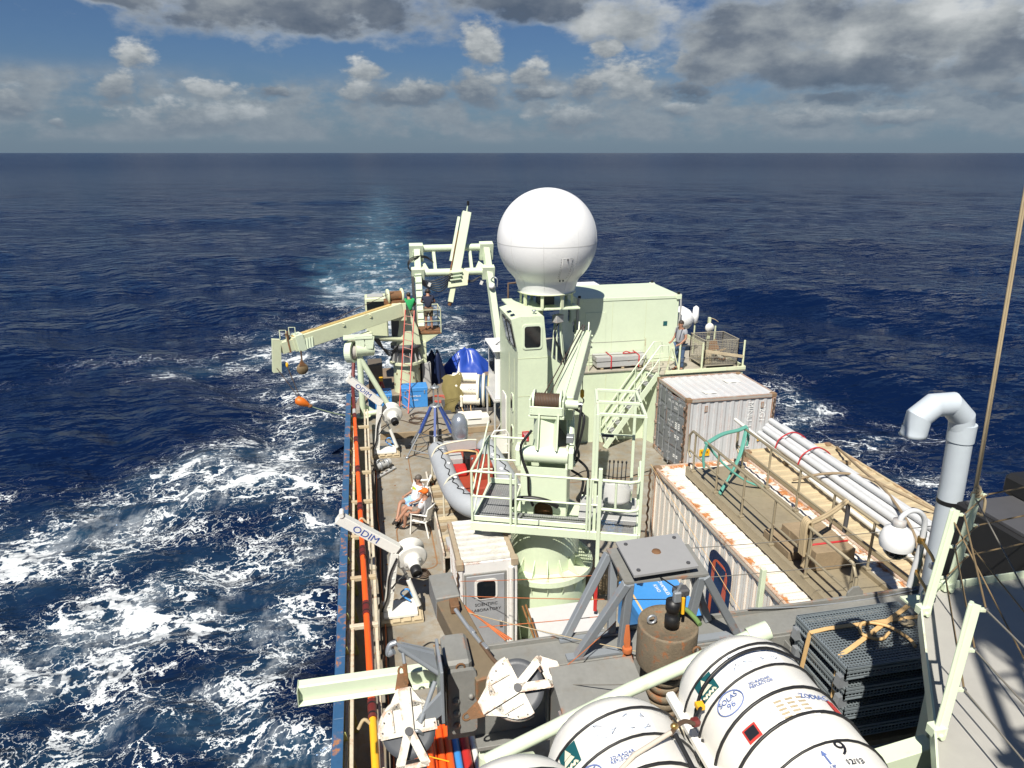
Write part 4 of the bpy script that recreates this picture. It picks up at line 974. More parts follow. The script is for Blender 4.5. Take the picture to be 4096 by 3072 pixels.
# arm, winch and boom
M().bar(K(0, -.12, 3.95), K(0, .12, 4.75), .36, .26, (0, -1, 0)).o('arm', GREENB, ck, .01)
for s in (-1, 1): M().bar(K(s * .19, -.25, 4.05), K(s * .19, -.02, 4.72), .03, .32, (0, -1, 0)).o('arm_rib', GREENB, ck)
kbox('winch_bed', -.36, .36, -.12, .5, 4.66, 4.72, GREEN, ck)
for s in (-1, 1):
    M().lathe([(.001, .02), (.25, .02), (.25, -.02), (.001, -.02)], K(s * .27, .16, 4.93), KU, 28, sm=False).o('winch_flange', GREENB, ck, .006)
    kbox('winch_side', s * .33 - .02, s * .33 + .02, -.1, .4, 4.70, 5.05, GREENB, ck)
    for j in range(4): M().cyl(K(s * .30, -.145, 4.76 + .045 * j), K(s * .30, -.13, 4.76 + .045 * j), .012, n=6).o('bolt', GREENB, ck)
dr = M().cyl(K(-.25, .16, 4.93), K(.25, .16, 4.93), .17, n=28).o('winch_drum', RUST, ck)
for j in range(16):
    M().lathe([(.172, -.014), (.186, 0), (.172, .014)], K(-.235 + j * .0313, .16, 4.93), KU, 24, cap=False).o('rope_turn', WIRE, dr)
kbox('winch_front', -.33, .33, -.14, -.11, 4.74, 4.92, GREENB, ck)
M().cyl(K(.36, .16, 4.9), K(.62, .16, 4.9), .09, n=14).o('winch_motor', GREENB, ck); M().cyl(K(.62, .16, 4.9), K(.70, .16, 4.9), .05, n=10).o('motor_cap', GALV, ck)
bm_ = M().bar(K(.30, .42, 4.72), K(.36, 5.75, 4.84), .40, .50).o('boom', GREEN, ck, .015)
M().bar(K(.30, .5, 4.99), K(.36, 5.65, 5.10), .05, .03).o('boom_track', GREENB, bm_)
for s in (-1, 1):
    M().prism([(5.5, 4.75), (5.75, 4.75), (5.75, 5.3), (5.65, 5.34), (5.5, 5.15)], K(.36 + s * .13, 0, 0), KV, (0, 0, 1), .025).o('sheave_cheek', GREEN, ck)
    for j in range(3): M().ell(K(.36 + s * .23, 5.6, 4.65 + .16 * j), (.03, .03, .03), 8, 5).o('pin', GREENB, ck)
M().lathe([(.001, .02), (.14, .02), (.12, 0), (.14, -.02), (.001, -.02)], K(.36, 5.62, 5.12), KU, 18).o('sheave', DGREY, ck)
tube('hoist_wire', [K(-.06, .2, 5.11), K(.33, 5.6, 5.27)], .014, WIRE, ck, 5); tube('hoist_wire', [K(.05, .2, 5.11), K(.39, 5.6, 5.26)], .012, WIRE, ck, 5)
tube('hoist_wire', [K(.36, 5.78, 5.12), K(.36, 5.8, 3.3)], .012, WIRE, ck, 5)
M().lathe([(.02, 0), (.06, .05), (.06, .22), (.02, .26)], K(.36, 5.8, 3.1), n=10).o('hook_block', YELLOW, ck)
tube('hook', smooth([K(.36, 5.8, 3.12), K(.41, 5.8, 3.03), K(.38, 5.8, 2.95), K(.31, 5.8, 2.98)]), .018, WIRE, ck)
M().cyl(K(.52, .05, 3.6), K(.42, .75, 4.5), .085, n=16).o('lift_cylinder', GREENB, ck); M().cyl(K(.42, .75, 4.5), K(.38, .95, 4.75), .05, n=12).o('cylinder_rod', STEEL, ck)
kbox('valve_block', .42, .56, -.2, .0, 4.2, 4.34, GALV, ck)
HOSE = [[(.60, .2, 4.85), (.68, .0, 4.9), (.66, -.1, 4.5), (.62, .0, 4.1), (.66, .1, 3.8), (.5, .2, 3.5)], [(.55, .2, 4.8), (.74, .05, 4.7), (.7, -.05, 4.3), (.6, 0, 3.9), (.55, .2, 3.6)],
        [(-.25, -.36, 4.5), (-.45, -.42, 4.2), (-.42, -.45, 3.9), (-.3, -.5, 3.6), (-.28, -.48, 3.2), (-.2, -.45, 2.9)], [(.5, .3, 3.4), (.75, .3, 3.2), (.7, .2, 2.8)], [(.58, .3, 3.7), (.85, .3, 3.4), (.8, .2, 2.9)]]
for h in HOSE: tube('hose', smooth([K(*p) for p in h]), .028, BLACK, ck)
tube('hose', smooth([K(-.62, -.5, 2.9), K(-.5, -.6, 3.1), K(-.2, -.62, 3.15), K(.1, -.6, 3.1), K(.3, -.5, 2.95)]), .05, BLACK, ck)
# platform
pl = kbox('platform_frame', -1.32, 1.92, -1.06, -1.01, 2.58, 2.76, GREENB, ck)
kbox('platform_edge', -1.36, -1.31, -1.06, .78, 2.58, 2.76, GREENB, ck); kbox('platform_edge', -1.32, -.5, .74, .79, 2.58, 2.76, GREENB, ck)
kbox('platform_edge', 1.88, 1.94, -1.06, .5, 2.4, 2.76, GREENB, ck); kbox('platform_edge', -.66, -.62, -.5, .76, 2.6, 2.74, GREENB, ck)
kbox('platform_beam', -.6, .8, -.5, -.42, 2.5, 2.7, GREENB, ck); kbox('platform_edge', .7, 1.9, .46, .5, 2.6, 2.76, GREENB, ck)
def grate(u0, u1, v0, v1, z):
    m = M(); n = int((u1 - u0) / .045)
    for i in range(n + 1): u = u0 + (u1 - u0) * i / n; m.add([K(u - .003, v0, z), K(u + .003, v0, z), K(u + .003, v1, z), K(u - .003, v1, z), K(u - .003, v0, z - .03), K(u + .003, v0, z - .03), K(u + .003, v1, z - .03), K(u - .003, v1, z - .03)], [(0, 1, 2, 3), (7, 6, 5, 4), (0, 3, 7, 4), (1, 5, 6, 2)])
    n = int((v1 - v0) / .05)
    for i in range(n + 1): v = v0 + (v1 - v0) * i / n; m.add([K(u0, v - .004, z), K(u1, v - .004, z), K(u1, v + .004, z), K(u0, v + .004, z), K(u0, v - .004, z - .02), K(u1, v - .004, z - .02), K(u1, v + .004, z - .02), K(u0, v + .004, z - .02)], [(0, 1, 2, 3), (4, 5, 1, 0), (3, 2, 6, 7)])
    g = m.o('grating', GRATE, ck); return g
grate(-1.3, 1.86, -1.0, -.52, 2.75); grate(-1.3, -.66, -.50, .16, 2.75); grate(-1.3, -.66, .18, .74, 2.75)
kbox('operator_floor', .72, 1.88, -.5, .46, 2.72, 2.75, LGREY, ck)
# toe boards and rails
kbox('toe_board', -1.30, -.02, -1.0, -.985, 2.77, 2.88, GREENB, ck); kbox('toe_board', .0, 1.0, -1.0, -.985, 2.77, 2.88, GREENB, ck); kbox('toe_board', -1.3, -.7, .70, .715, 2.77, 2.9, GREENB, ck)
def krail(pts, posts, mid=True, h=1.1):
    tube('top_rail', [K(u, v, 2.75 + h) for u, v in pts], .026, GREENB, ck)
    if mid: tube('mid_rail', [K(u, v, 2.75 + h * .52) for u, v in pts], .022, GREENB, ck)
    for u, v in posts: tube('rail_post', [K(u, v, 2.62), K(u, v, 2.75 + h)], .026, GREENB, ck)
krail([(-1.33, -1.03), (-.56, -1.04)], [(-1.33, -1.03), (-.56, -1.04)])
krail([(-.46, -1.04), (.92, -1.04)], [(-.46, -1.04), (.92, -1.04)]); krail([(.98, -1.04), (1.12, -1.04)], [(.98, -1.04), (1.15, -1.04)])
krail([(-1.34, -1.03), (-1.34, .74)], [(-1.34, .74)], False); tube('brace', [K(-1.34, -1.0, 2.8), K(-1.34, .74, 3.85)], .02, GREENB, ck); tube('brace', [K(-1.34, -1.0, 3.3), K(-1.34, .74, 4.2)], .02, GREENB, ck)
krail([(-1.34, .76), (-.55, .76)], [(-.55, .76), (-1.2, .76)])
tube('guard_rail', [K(1.15, -1.04, 3.85), K(1.7, -1.06, 3.85), K(1.85, -1.02, 3.86), K(1.9, -.85, 3.88), K(1.9, -.2, 3.9)], .035, GREENB, ck)
tube('guard_rail', [K(1.15, -1.04, 3.25), K(1.7, -1.06, 3.25), K(1.85, -1.02, 3.26), K(1.9, -.85, 3.28), K(1.9, -.2, 3.3)], .035, GREENB, ck)
tube('rail_post', [K(1.45, -1.05, 3.25), K(1.45, -1.05, 3.85)], .025, GREENB, ck)
# cab frame
for (u, v) in ((1.92, -.98), (1.75, .42), (.95, .42), (1.06, -.98)): M().bar(K(u, v, 2.6), K(u, v, 5.15), .06, .06, KV).o('cab_post', GREENB, ck, .006)
for a, b in (((1.92, -.98), (1.75, .42)), ((1.75, .42), (.95, .42)), ((.95, .42), (1.06, -.98)), ((1.06, -.98), (1.92, -.98)), ((1.0, -.3), (1.85, -.3))):
    M().bar(K(a[0], a[1], 5.15), K(b[0], b[1], 5.15), .055, .055).o('cab_roof_bar', GREENB, ck, .005)
M().bar(K(.95, .42, 4.2), K(1.75, .42, 4.2), .03, .03).o('cab_crossbar', GREENB, ck); kbox('lamp_bar', 1.1, 1.35, .38, .42, 4.15, 4.2, DGREY, ck)
kbox('cab_box', 1.82, 1.95, -1.0, -.7, 2.35, 2.75, GREENB, ck)
# red and white reach pole hung below the operator rail
m = M().bar(K(1.15, -1.06, 2.0), K(1.15, -1.06, 4.1), .075, .075, KV).o('mast_tube', GREENB, ck, .006); M().bar(K(1.15, -1.06, 1.0), K(1.15, -1.06, 1.95), .07, .07, KV).o('red_tube', RED, ck, .006)
# operator seat and levers
ss = thing('operator_seat', 'light grey bucket seat on the crane operator platform', 'seat', K(1.45, -.05, 2.75))
M().lathe([(.10, 0), (.10, .01), (.045, .03), (.035, .3)], K(1.45, -.1, 2.75), n=14).o('pedestal', GREEN, ss)
m = M()
n_, k_ = 13, 8; vs = []
for j in range(k_ + 1):
    for i in range(n_):
        a = math.pi * (i / (n_ - 1)); t_ = j / k_
        wdt = .25 + .03 * t_ - .10 * max(0, t_ - .6) * 2; vs.append(K(1.45 + wdt * math.cos(a), -.20 + .22 * math.sin(a) * (-1 if True else 1) + .1 * t_, 3.05 + .45 * t_ * (1 - .25 * abs(math.cos(a)))))
fs = [(j * n_ + i, j * n_ + i + 1, (j + 1) * n_ + i + 1, (j + 1) * n_ + i) for j in range(k_) for i in range(n_ - 1)]
b_ = m.add(vs, fs, True).o('backrest', paint('grey plastic seat', (.50, .50, .49), .45, .1), ss); md = b_.modifiers.new('thick', 'SOLIDIFY'); md.thickness = .03
M().ell(K(1.45, -.08, 3.08), (.25, .25, .07), rot=KR).o('cushion', paint('grey plastic seat', (.5, .5, .49)), ss)
for s in (-1, 1): M().bar(K(1.45 + s * .3, -.2, 3.28), K(1.45 + s * .3, .1, 3.3), .06, .04).o('armrest', LGREY, ss)
lv = thing('control_levers', 'row of black crane control levers in front of the operator seat', 'levers', K(1.45, .35, 2.75))
kbox('console', 1.2, 1.75, .3, .44, 2.75, 3.1, GREENB, lv)
for i in range(5):
    u = 1.28 + .085 * i; tube('lever', [K(u, .36, 3.1), K(u + .01, .33, 3.62)], .012, DGREY, lv, 6); M().ell(K(u + .01, .33, 3.64), (.022, .022, .035), 8, 6).o('knob', BLACK, lv)
kbox('control_panel', 1.85, 1.92, -.7, -.3, 3.3, 3.85, GREENB, ck)

# pale green deck locker with grey lid in front of the pedestal
lk = thing('deck_locker', 'pale green steel locker with light grey lid at the crane pedestal foot', 'locker', (3.5, 11.8, 0))
M().prism([(-.45, 0), (.45, 0), (.45, .92), (-.45, .68)], (3.5, 11.5, 0), (0, 1, 0), (0, 0, 1), 1.35).o('body', GREENB, lk, .01)
M().prism([(-.48, .672), (.45, .922), (.45, .955), (-.48, .705)], (3.5, 11.5, 0), (0, 1, 0), (0, 0, 1), 1.39).o('lid', paint('light grey lid', (.46, .46, .46), .5, .15), lk, .005)
box('latch', 3.85, 3.95, 11.03, 11.06, .6, .68, RED, lk)
for x in (2.66, 4.28): M().prism([(-.5, 0), (.3, 0), (.3, 1.1)], (x, 12.2, 0), (0, 1, 0), (0, 0, 1), .02).o('side_stay', GREEN, lk)

# ================================================================== SCIENTIFIC LABORATORY
la = thing('laboratory_container', 'narrow white laboratory container with ribbed roof and grey door facing forward', 'container', (1.9, 13.1, 0))
lx0, lx1, ly0, ly1, lh = 1.40, 2.44, 11.5, 13.15, 2.42
LW = paint('streaked white lab paint', (.72, .71, .68), .5, .2, .28, edge=.5, streak=.5)
corr((lx0, ly0 + .1, .12), ly1 - ly0 - .2, (0, 0, 1), lh - .25, (0, 1, 0), (-1, 0, 0), .13, .02).o('side_wall', LW, la)
corr((lx1, ly0 + .1, .12), ly1 - ly0 - .2, (0, 0, 1), lh - .25, (0, 1, 0), (1, 0, 0), .13, .02).o('side_wall', LW, la)
corr((lx0 + .04, ly0 + .05, lh), ly1 - ly0 - .1, (1, 0, 0), lx1 - lx0 - .08, (0, 1, 0), (0, 0, 1), .2, .03).o('roof', paint('grimy white roof', (.52, .50, .45), .6, .75, .22, scale=2.5), la)
box('end_wall', lx0, lx1, ly0, ly0 + .05, 0, lh, LW, la, .01); box('end_wall', lx0, lx1, ly1 - .05, ly1, 0, lh, LW, la)
TRIM = paint('rusty brown trim', (.36, .29, .20), .65, .5, .35, edge=.4)
for x in (lx0, lx1): box('roof_rail', x - .045, x + .045, ly0, ly1, lh - .12, lh + .02, TRIM, la, .01)
for x in (lx0, lx1):
    box('corner_post', x - .05, x + .05, ly0 - .03, ly0 + .07, .0, lh - .1, LW, la, .01); box('corner_casting', x - .07, x + .07, ly0 - .045, ly0 + .12, lh - .12, lh + .03, TRIM, la, .01)
df = box('door_frame', 1.47, 2.28, ly0 - .025, ly0 + .01, .06, 2.2, GREY, la, .01)
dd = box('door', 1.51, 2.24, ly0 - .045, ly0 - .02, .1, 2.16, paint('scuffed grey door', (.30, .31, .32), .45, .3, .05, scale=2), la, .01)
rwin((1.88, ly0 - .043, 1.86), (1, 0, 0), (0, 0, 1), .44, .44, dd, WHITE, .08, 'door_window', .02)
text('SCIENTIFIC', .088, (1.88, ly0 - .047, 1.53), (1, 0, 0), (0, 0, 1), INK, dd); text('LABORATORY', .088, (1.88, ly0 - .047, 1.41), (1, 0, 0), (0, 0, 1), INK, dd)
box('handle', 2.13, 2.19, ly0 - .075, ly0 - .045, 1.0, 1.14, STEEL, dd)
cyl('down_pipe', (2.36, ly0 - .07, .2), (2.36, ly0 - .07, 2.3), .05, WHITE, la)
box('blue_skirt', lx0 + .1, lx1, ly0 - .06, ly0 - .03, 0, .12, BOXB, la); box('paper_label', 1.85, 2.05, ly0 - .065, ly0 - .062, .02, .12, WHITEB, la)
tag(M().tube([(1.34 + .012 * math.sin(i * 2.1), ly0 - .07, 2.3 - i * .06) for i in range(30)], .017, 5).o('hanging_chain', CHAIN), 'thin rusty chain hanging down the front corner of the laboratory container', 'chain')
for i, (a, b) in enumerate((((2.55, 11.3, 1.5), (2.95, 10.6, .02)), ((2.62, 11.32, 1.5), (3.0, 10.7, .02)))):
    tag(M().tube([a, V(a).lerp(V(b), .5) + V((.03, 0, 0)), b], .022, 6).o('hose_run', paint('rust brown hose', (.25, .12, .04), .7, .5)), ('brown hose sloping down next to the laboratory door', 'second brown hose sloping down nearer the crane locker')[i], 'hose', 'brown hoses by the laboratory door')

# ================================================================== RIGID INFLATABLE BOAT
rb = thing('inflatable_boat', 'grey rigid inflatable boat with orange deck and outboard motor on its cradle', 'boat', (2.65, 17.7, .55))
def B(x, y, z): return V((2.62 + x - .05 * y, 17.75 + y, .82 + z))
side = [(0, -2.35, .60), (-.32, -2.25, .60), (-.58, -1.95, .58), (-.72, -1.4, .54), (-.76, -.6, .50), (-.76, .4, .48), (-.74, 1.4, .47), (-.72, 2.2, .47)]
pts = smooth([B(-x, y, z) for x, y, z in side[::-1]] + [B(x, y, z) for x, y, z in side[1:]], 6)
n = len(pts); rr = []
for i in range(n):
    f = min(i, n - 1 - i); rr.append(.04 if f == 0 else (.13 if f == 1 else (.19 if f == 2 else .285)))
tb_ = M().tube(pts, rr, 18).o('tube', TUBE, rb)
for off in (.268, .285):
    m = M()
    pp = [q + (V((q.x - 2.62, q.y - 18.2, 0)).normalized() * off) + V((0, 0, -.07 if off < .22 else -.02)) for q in pts[3:-3]]
    m.tube(pp, .018, 5).o('rub_strake', paint('light strake', (.42, .43, .44), .5, .1), rb)
rng = random.Random(2); gl = []
for i, q in enumerate(pts[4:-4]):
    gl.append(q + V((.05 * math.sin(i * 1.7), .04 * math.cos(i * 1.3), .292)))
M().tube(gl, .014, 5).o('grab_line', BLACK, rb)
for i in range(5, n - 5, 6): M().ell(pts[i] + V((.1 * (1 if pts[i].x < 2.6 else -1), 0, .265)), (.06, .08, .012), 10, 5).o('patch', PLAST, rb)
ODK = paint('orange boat deck', (.30, .05, .025), .5, .3)
fl = [(-.6, 2.15), (-.6, -1.3), (-.45, -1.75), (0, -2.1), (.45, -1.75), (.6, -1.3), (.6, 2.15)]
m = M(); m.add([B(x, y, .30) for x, y in fl], [tuple(range(7))]); m.o('floor', ODK, rb)
m = M(); keel = [(0, -2.2, .35), (0, -1.2, .02), (0, 0, -.08), (0, 2.15, -.08)]; ch_ = [(.05, -2.15, .42), (.52, -1.3, .28), (.62, 0, .22), (.62, 2.15, .2)]
vs = [B(*q) for q in keel] + [B(*q) for q in ch_] + [B(-q[0], q[1], q[2]) for q in ch_]
m.add(vs, [(i, i + 1, 5 + i, 4 + i) for i in range(3)] + [(i + 1, i, 8 + i, 9 + i) for i in range(3)] + [(3, 11, 7)], False); m.o('hull', LGREY, rb)
def bbx(nm, x0, x1, y0, y1, z0, z1, mat, bev=.02): c_ = B((x0 + x1) / 2, (y0 + y1) / 2, (z0 + z1) / 2); return M().box(c_, (x1 - x0, y1 - y0, z1 - z0)).o(nm, mat, rb, bev, 2)
bbx('transom', -.5, .5, 2.05, 2.13, .1, .62, LGREY); bbx('console', -.1, .42, -.6, .15, .3, .98, ODK, .05); bbx('bow_sheet', -.4, .4, -1.7, -1.35, .3, .42, LGREY, .03); bbx('console_screen', .02, .3, .08, .12, .75, .95, BLACK)
bbx('seat', -.1, .42, .55, 1.15, .3, .72, BLACK, .05); bbx('side_locker', -.58, -.15, .75, 1.2, .3, .62, LGREY); bbx('fuel_tank', -.52, -.12, .2, .68, .3, .52, RED, .06)
bbx('bow_locker', -.2, .35, -1.3, -.8, .3, .66, ODK, .04); bbx('side_box', .45, .6, -.6, 1.6, .3, .52, ODK)
M().lathe([(.02, 0), (.035, .02), (.035, .07), (.02, .09)], B(-.08, -.2, .95), n=10).o('compass', STEEL, rb)
tube('strap', smooth([B(-.72, .9, .72), B(-.3, .9, .8), B(.15, .8, .78), B(.1, .0, .98), B(-.15, -.6, .5)]), .03, STRAP, rb, 6); tube('cable', smooth([B(.1, .2, .9), B(.2, .4, .8), B(.3, .9, .76), B(.1, 1.5, .5)]), .03, REDL, rb, 6)
tube('steering_wheel', [B(.15 + .13 * math.cos(a), .14, .86 + .13 * math.sin(a)) for a in np.linspace(0, 6.28, 14)], .014, BLACK, rb, 6)
# outboard
ob = [(0, .22, .30), (.0, .24, .55), (.0, .26, .78), (.0, .24, .95), (0, .2, 1.06)]
m = M(); sec = [(.17, .20, .28), (.23, .27, .44), (.245, .31, .70), (.225, .29, .96), (.155, .22, 1.12), (.05, .09, 1.18)]; vs = []; nn = 16
for (a, b, zz) in sec:
    for j in range(nn):
        t_ = 2 * math.pi * j / nn; cx_, sy_ = math.cos(t_), math.sin(t_)
        vs.append(B(.05 + a * math.copysign(abs(cx_) ** .7, cx_), 2.38 + b * math.copysign(abs(sy_) ** .7, sy_), zz + .18))
m.add(vs, [(i * nn + j, i * nn + (j + 1) % nn, (i + 1) * nn + (j + 1) % nn, (i + 1) * nn + j) for i in range(len(sec) - 1) for j in range(nn)], True); m.add(vs[-nn:], [tuple(range(nn))])
eg = m.o('outboard_motor', ENGINE, rb)
text('HONDA', .085, B(-.155, 2.36, .78), (0, -1, 0), (0, 0, 1), INK, eg, off=.012); text('75', .06, B(.06, 2.118, .86), (1, 0, 0), (0, 0, 1), INK, eg, off=.008); M().box(B(.07, 2.118, .68), (.12, .01, .06)).o('label', PLAST, eg)
bbx('motor_leg', .0, .1, 2.25, 2.45, -.35, .45, DGREY); bbx('motor_bracket', -.08, .18, 2.1, 2.3, .35, .62, DGREY)
# davit hoops over the boat
for y in (-.95, 1.1):
    tube('hoop', smooth([B(-1.0, y, -.5), B(-1.0, y, .4), B(-.95, y, .7), B(-.7, y, .93), B(0, y, 1.02), B(.3, y, 1.0)]), .025, paint('cream hoop', (.62, .57, .44), .5, .2), rb)
    M().cyl(B(-1.0, y, -.5), B(-1.0, y, -.25), .035, n=10).o('hoop_socket', CAPO, rb)
# cradle
bcr = thing('boat_cradle', 'grimy grey steel cradle and timber bearers under the inflatable boat', 'cradle', (2.4, 17.5, 0))
WK = paint('grimy walkway steel', (.34, .30, .23), .6, .45, .25, edge=.4)
box('side_wall', 1.42, 1.47, 14.95, 19.6, 0, .62, paint('stained white coaming', (.58, .54, .46), .55, .4, .4, edge=.6), bcr, .01)
box('top_plate', 1.44, 3.4, 14.95, 19.6, .44, .48, WK, bcr, .01)
for i in range(9): box('bearer', 1.5, 2.0 + .02 * (i % 3), 15.2 + i * .48, 15.36 + i * .48, .48, .58, (WOOD, PALEW)[i % 2], bcr, .01)
for y in (16.1, 18.9): M().prism([(-1.0, .48), (1.0, .48), (.7, .78), (0, .62), (-.7, .78)], (2.6, y, 0), (1, 0, 0), (0, 0, 1), .12).o('chock', WK, bcr, .01)
box('tray', 1.55, 2.25, 14.95, 15.5, .62, .72, LGREY, bcr, .01); box('tray_leg', 1.6, 1.68, 15.0, 15.08, .46, .63, LGREY, bcr); box('tray_leg', 2.1, 2.18, 15.0, 15.08, .46, .63, LGREY, bcr)

# ================================================================== PORT SIDE
# rack of long channels along the bulwark
pr = thing('pipe_rack', 'rust stained cream steel rack running along the bulwark under the orange pipe', 'rack', (-.42, 15, 0))
for x in (-.74, -.66, -.30, -.20):
    for y0, y1 in ((6.5, 10.35), (10.45, 14.2), (14.3, 17.5), (17.6, 21.2), (21.3, 25)):
        box('channel', x - .03, x + .03, y0, y1, .68 + .05 * (x < -.5), .80 + .05 * (x < -.5), DIRTYC, pr, .006)
for y in (8.6, 10.4, 12.2, 13.9, 15.7, 17.55, 19.4, 21.2, 23.1):
    box('crossbar', -.79, -.16, y - .05, y + .05, .80, .89, (DIRTYC, PALEW)[int(y) % 2], pr, .008)
    for x in (-.76, -.2): box('post', x - .035, x + .035, y - .035, y + .035, 0, .80, DIRTYC, pr, .005)
for i in range(30):
    y = 7.2 + i * .58; box('spacer', -.72, -.70, y, y + .05, .70, .86, DIRTYC, pr); box('spacer', -.30, -.26, y + .2, y + .26, .62, .70, DIRTYC, pr)
for x, z, mt in ((-.08, .03, CHAIN), (-.05, .10, ROPEO), (-.12, .05, BLACK), (-.02, .03, BLACK)):
    pts = [(x + .02 * math.sin(y * 1.7 + x * 40), y, z + .02 * math.sin(y * 2.3)) for y in np.arange(7, 22, .5)]
    tag(M().tube(pts, .016, 5).o('cable', mt), {'-0.08': 'rusty brown cable run lying below the pipe rack', '-0.05': 'orange brown cable run lying beside the pipe rack', '-0.12': 'thick black cable run lying under the pipe rack', '-0.02': 'thin black cable run along the walkway edge of the pipe rack'}[str(x)], 'cable')

cp = thing('coring_pipe', 'long orange coring pipe with maroon couplings lying on the rail rack', 'pipe', (-.48, 16, 1.0))
def px(y): return -.35 - (y - 11) * .0225
def seg(y0, y1, r, mat, nm): M().cyl((px(y0), y0, .975), (px(y1), y1, .975), r, n=18).o(nm, mat, cp)
seg(6.3, 9.55, .062, YELLOW, 'yellow_length')
ys_ = [9.55, 12.35, 14.55, 16.75, 19.1, 21.4, 23.6]
for i, y in enumerate(ys_):
    if i: seg(ys_[i - 1] + .42, y, .062, ORANGE, 'orange_length')
    seg(y, y + .42, .075, MAROON, 'coupling')
    for k_ in (.1, .32): M().lathe([(.076, -.02), (.082, 0), (.076, .02)], (px(y + k_), y + k_, .975), (0, 1, 0), 16, cap=False).o('band', BLACK, cp)
seg(24.02, 24.5, .066, LGREY, 'joint'); seg(24.5, 27.2, .068, MAROON, 'maroon_length')
M().cyl((px(27.2), 27.2, .975), (-.62, 27.9, 2.0), .068, n=14).o('maroon_length', MAROON, cp)
for y in (9.45, 16.2): M().tube(smooth([(-.55, y, .92), (-.45, y + .03, 1.06), (-.33, y, .95)]), .03, 6).o('rope_lashing', ROPET, cp)

def davit(y, label, dz=1.0, tip=(-.85, 2.54), knee=(.28, 1.62)):
    t = thing('winch_davit', label, 'davit', (.2, y, 0), 'white davits on the port rail')
    M().bb(-.12, .80, y - .38, y + .42, .0, .09).o('pallet', PALEW, t, .01)
    for i in range(4): M().bb(-.1 + .23 * i, .07 + .23 * i, y - .40, y + .44, .09, .12).o('slat', PALEW, t, .006)
    M().prism([(-.05, -.3), (.68, -.3), (.68, .3), (-.05, .3)], (0, y, .16), (1, 0, 0), (0, 1, 0), .05).o('base', WHITE, t, .008)
    for s in (-1, 1):
        M().prism([(-.04, .18), (.13, .18), (knee[0] + .06, knee[1] - .05), (knee[0] - .08, knee[1])], (0, y + s * .1, 0), (1, 0, 0), (0, 0, 1), .03).o('column', WHITE, t, .006)
        for j in range(7):
            f = .1 + j * .12; M().box(((-.04 + .045) * (1 - f) + knee[0] * f + .03, y + s * .12, .18 + (knee[1] - .2) * f), (.05, .012, .03)).o('lug', WHITE, t)
    M().prism([(-.04, .18), (.08, .18), (knee[0] - .02, knee[1]), (knee[0] - .10, knee[1])], (0, y, 0), (1, 0, 0), (0, 0, 1), .2).o('column_web', WHITE, t)
    a = V((knee[0] + .05, y, knee[1] + .02)); b = V((tip[0], y, tip[1]))
    arm = M().bar(a, b, .20, .22, (0, 0, 1)).o('arm', WHITE, t, .012, 2)
    d = (a - b).normalized(); text('ODIM', .21, b.lerp(a, .46) + V((0, -.102, -.005)), d, V((d.z * -1, 0, d.x)), INKB, arm, off=.003, sx=1.15)
    M().cyl(b + V((.08, -.12, .08)), b + V((.08, .12, .08)), .05, n=12).o('tip_roller', WHITE, t)
    # drum faces forward and right
    ax = V((.16, -.95, -.22)).normalized(); o = V((.60, y + .12, 1.40))
    M().lathe([(.10, .14), (.30, .14), (.34, .13), (.34, .10), (.2, .09), (.2, -.13), (.34, -.14), (.34, -.18), (.10, -.18)], o, ax, 36).o('drum', WHITE, t)
    M().lathe([(.18, .14), (.19, .18), (.19, .24), (.13, .28), (.12, .42)], o, ax, 28).o('gearbox', WHITE, t)
    for i in range(12):
        q = o + ax * .242 + (Matrix.Rotation(R(30 * i), 3, ax) @ ax.orthogonal().normalized()) * .165; M().cyl(q, q + ax * .02, .013, n=6).o('bolt', WHITE, t)
    M().lathe([(.115, .42), (.12, .44), (.12, .60), (.10, .62), (.095, .56)], o, ax, 24).o('motor_cover', BLACK, t)
    M().cyl((.52, y - .05, .9), (.72, y - .1, .26), .055, n=14).o('ram_cylinder', WHITE, t); M().cyl((.40, y + .0, 1.2), (.52, y - .05, .9), .03, n=10).o('ram_rod', STEEL, t)
    tube('hose', smooth([(.3, y - .13, 1.5), (.12, y - .16, 1.1), (.05, y - .17, .6), (-.08, y - .16, .25)]), .022, BLACK, t); tube('hose', smooth([(.5, y - .1, 1.1), (.3, y - .2, 1.0), (.15, y - .18, .8)]), .018, BLACK, t)
    tube('hose', smooth([(.62, y + .15, .3), (.5, y + .2, .5), (.35, y + .2, .4), (.55, y + .1, .25)]), .02, BOXB, t)
    return t
d1 = davit(13.6, 'white davit with ODIM lettering and black motor nearest the laboratory door')
d2 = davit(22.6, 'white davit with ODIM lettering standing by the pale green boom rest', tip=(-.74, 2.78), knee=(.24, 1.80))

# grey hydrophone sledge on deck
an = thing('tow_body', 'small grey tow body with ring handles lying on the walkway', 'instrument', (.25, 21.1, 0))
M().bar((-.05, 20.65, .05), (.58, 21.35, .05), .12, .06).o('skid', LGREY, an, .01)
for i in range(3): q = V((.12 + .15 * i, 20.85 + .165 * i, .085)); M().bar(q, q + V((.07, .08, 0)), .05, .008).o('slot', BLACK, an)
M().cyl((-.02, 21.2, .16), (.42, 21.55, .18), .12, n=16).o('barrel', LGREY, an, .01)
for f in (.25, .75): q = V((-.02, 21.2, .16)).lerp(V((.42, 21.55, .18)), f); M().lathe([(.12, -.03), (.15, -.02), (.15, .02), (.12, .03)], q, (.78, .62, .03), 18).o('collar', GALV, an)
M().tube([V((.12, 21.25, .3)) + V((.12 * math.cos(a), .05 * math.cos(a), .12 * math.sin(a))) for a in np.linspace(0, 6.2, 16)], .018, 6, True).o('ring', GALV, an)
tube('line', smooth([(-.3, 21.6, .6), (-.15, 21.3, .3), (-.02, 21.2, .2)]), .012, ROPET, an, 5)

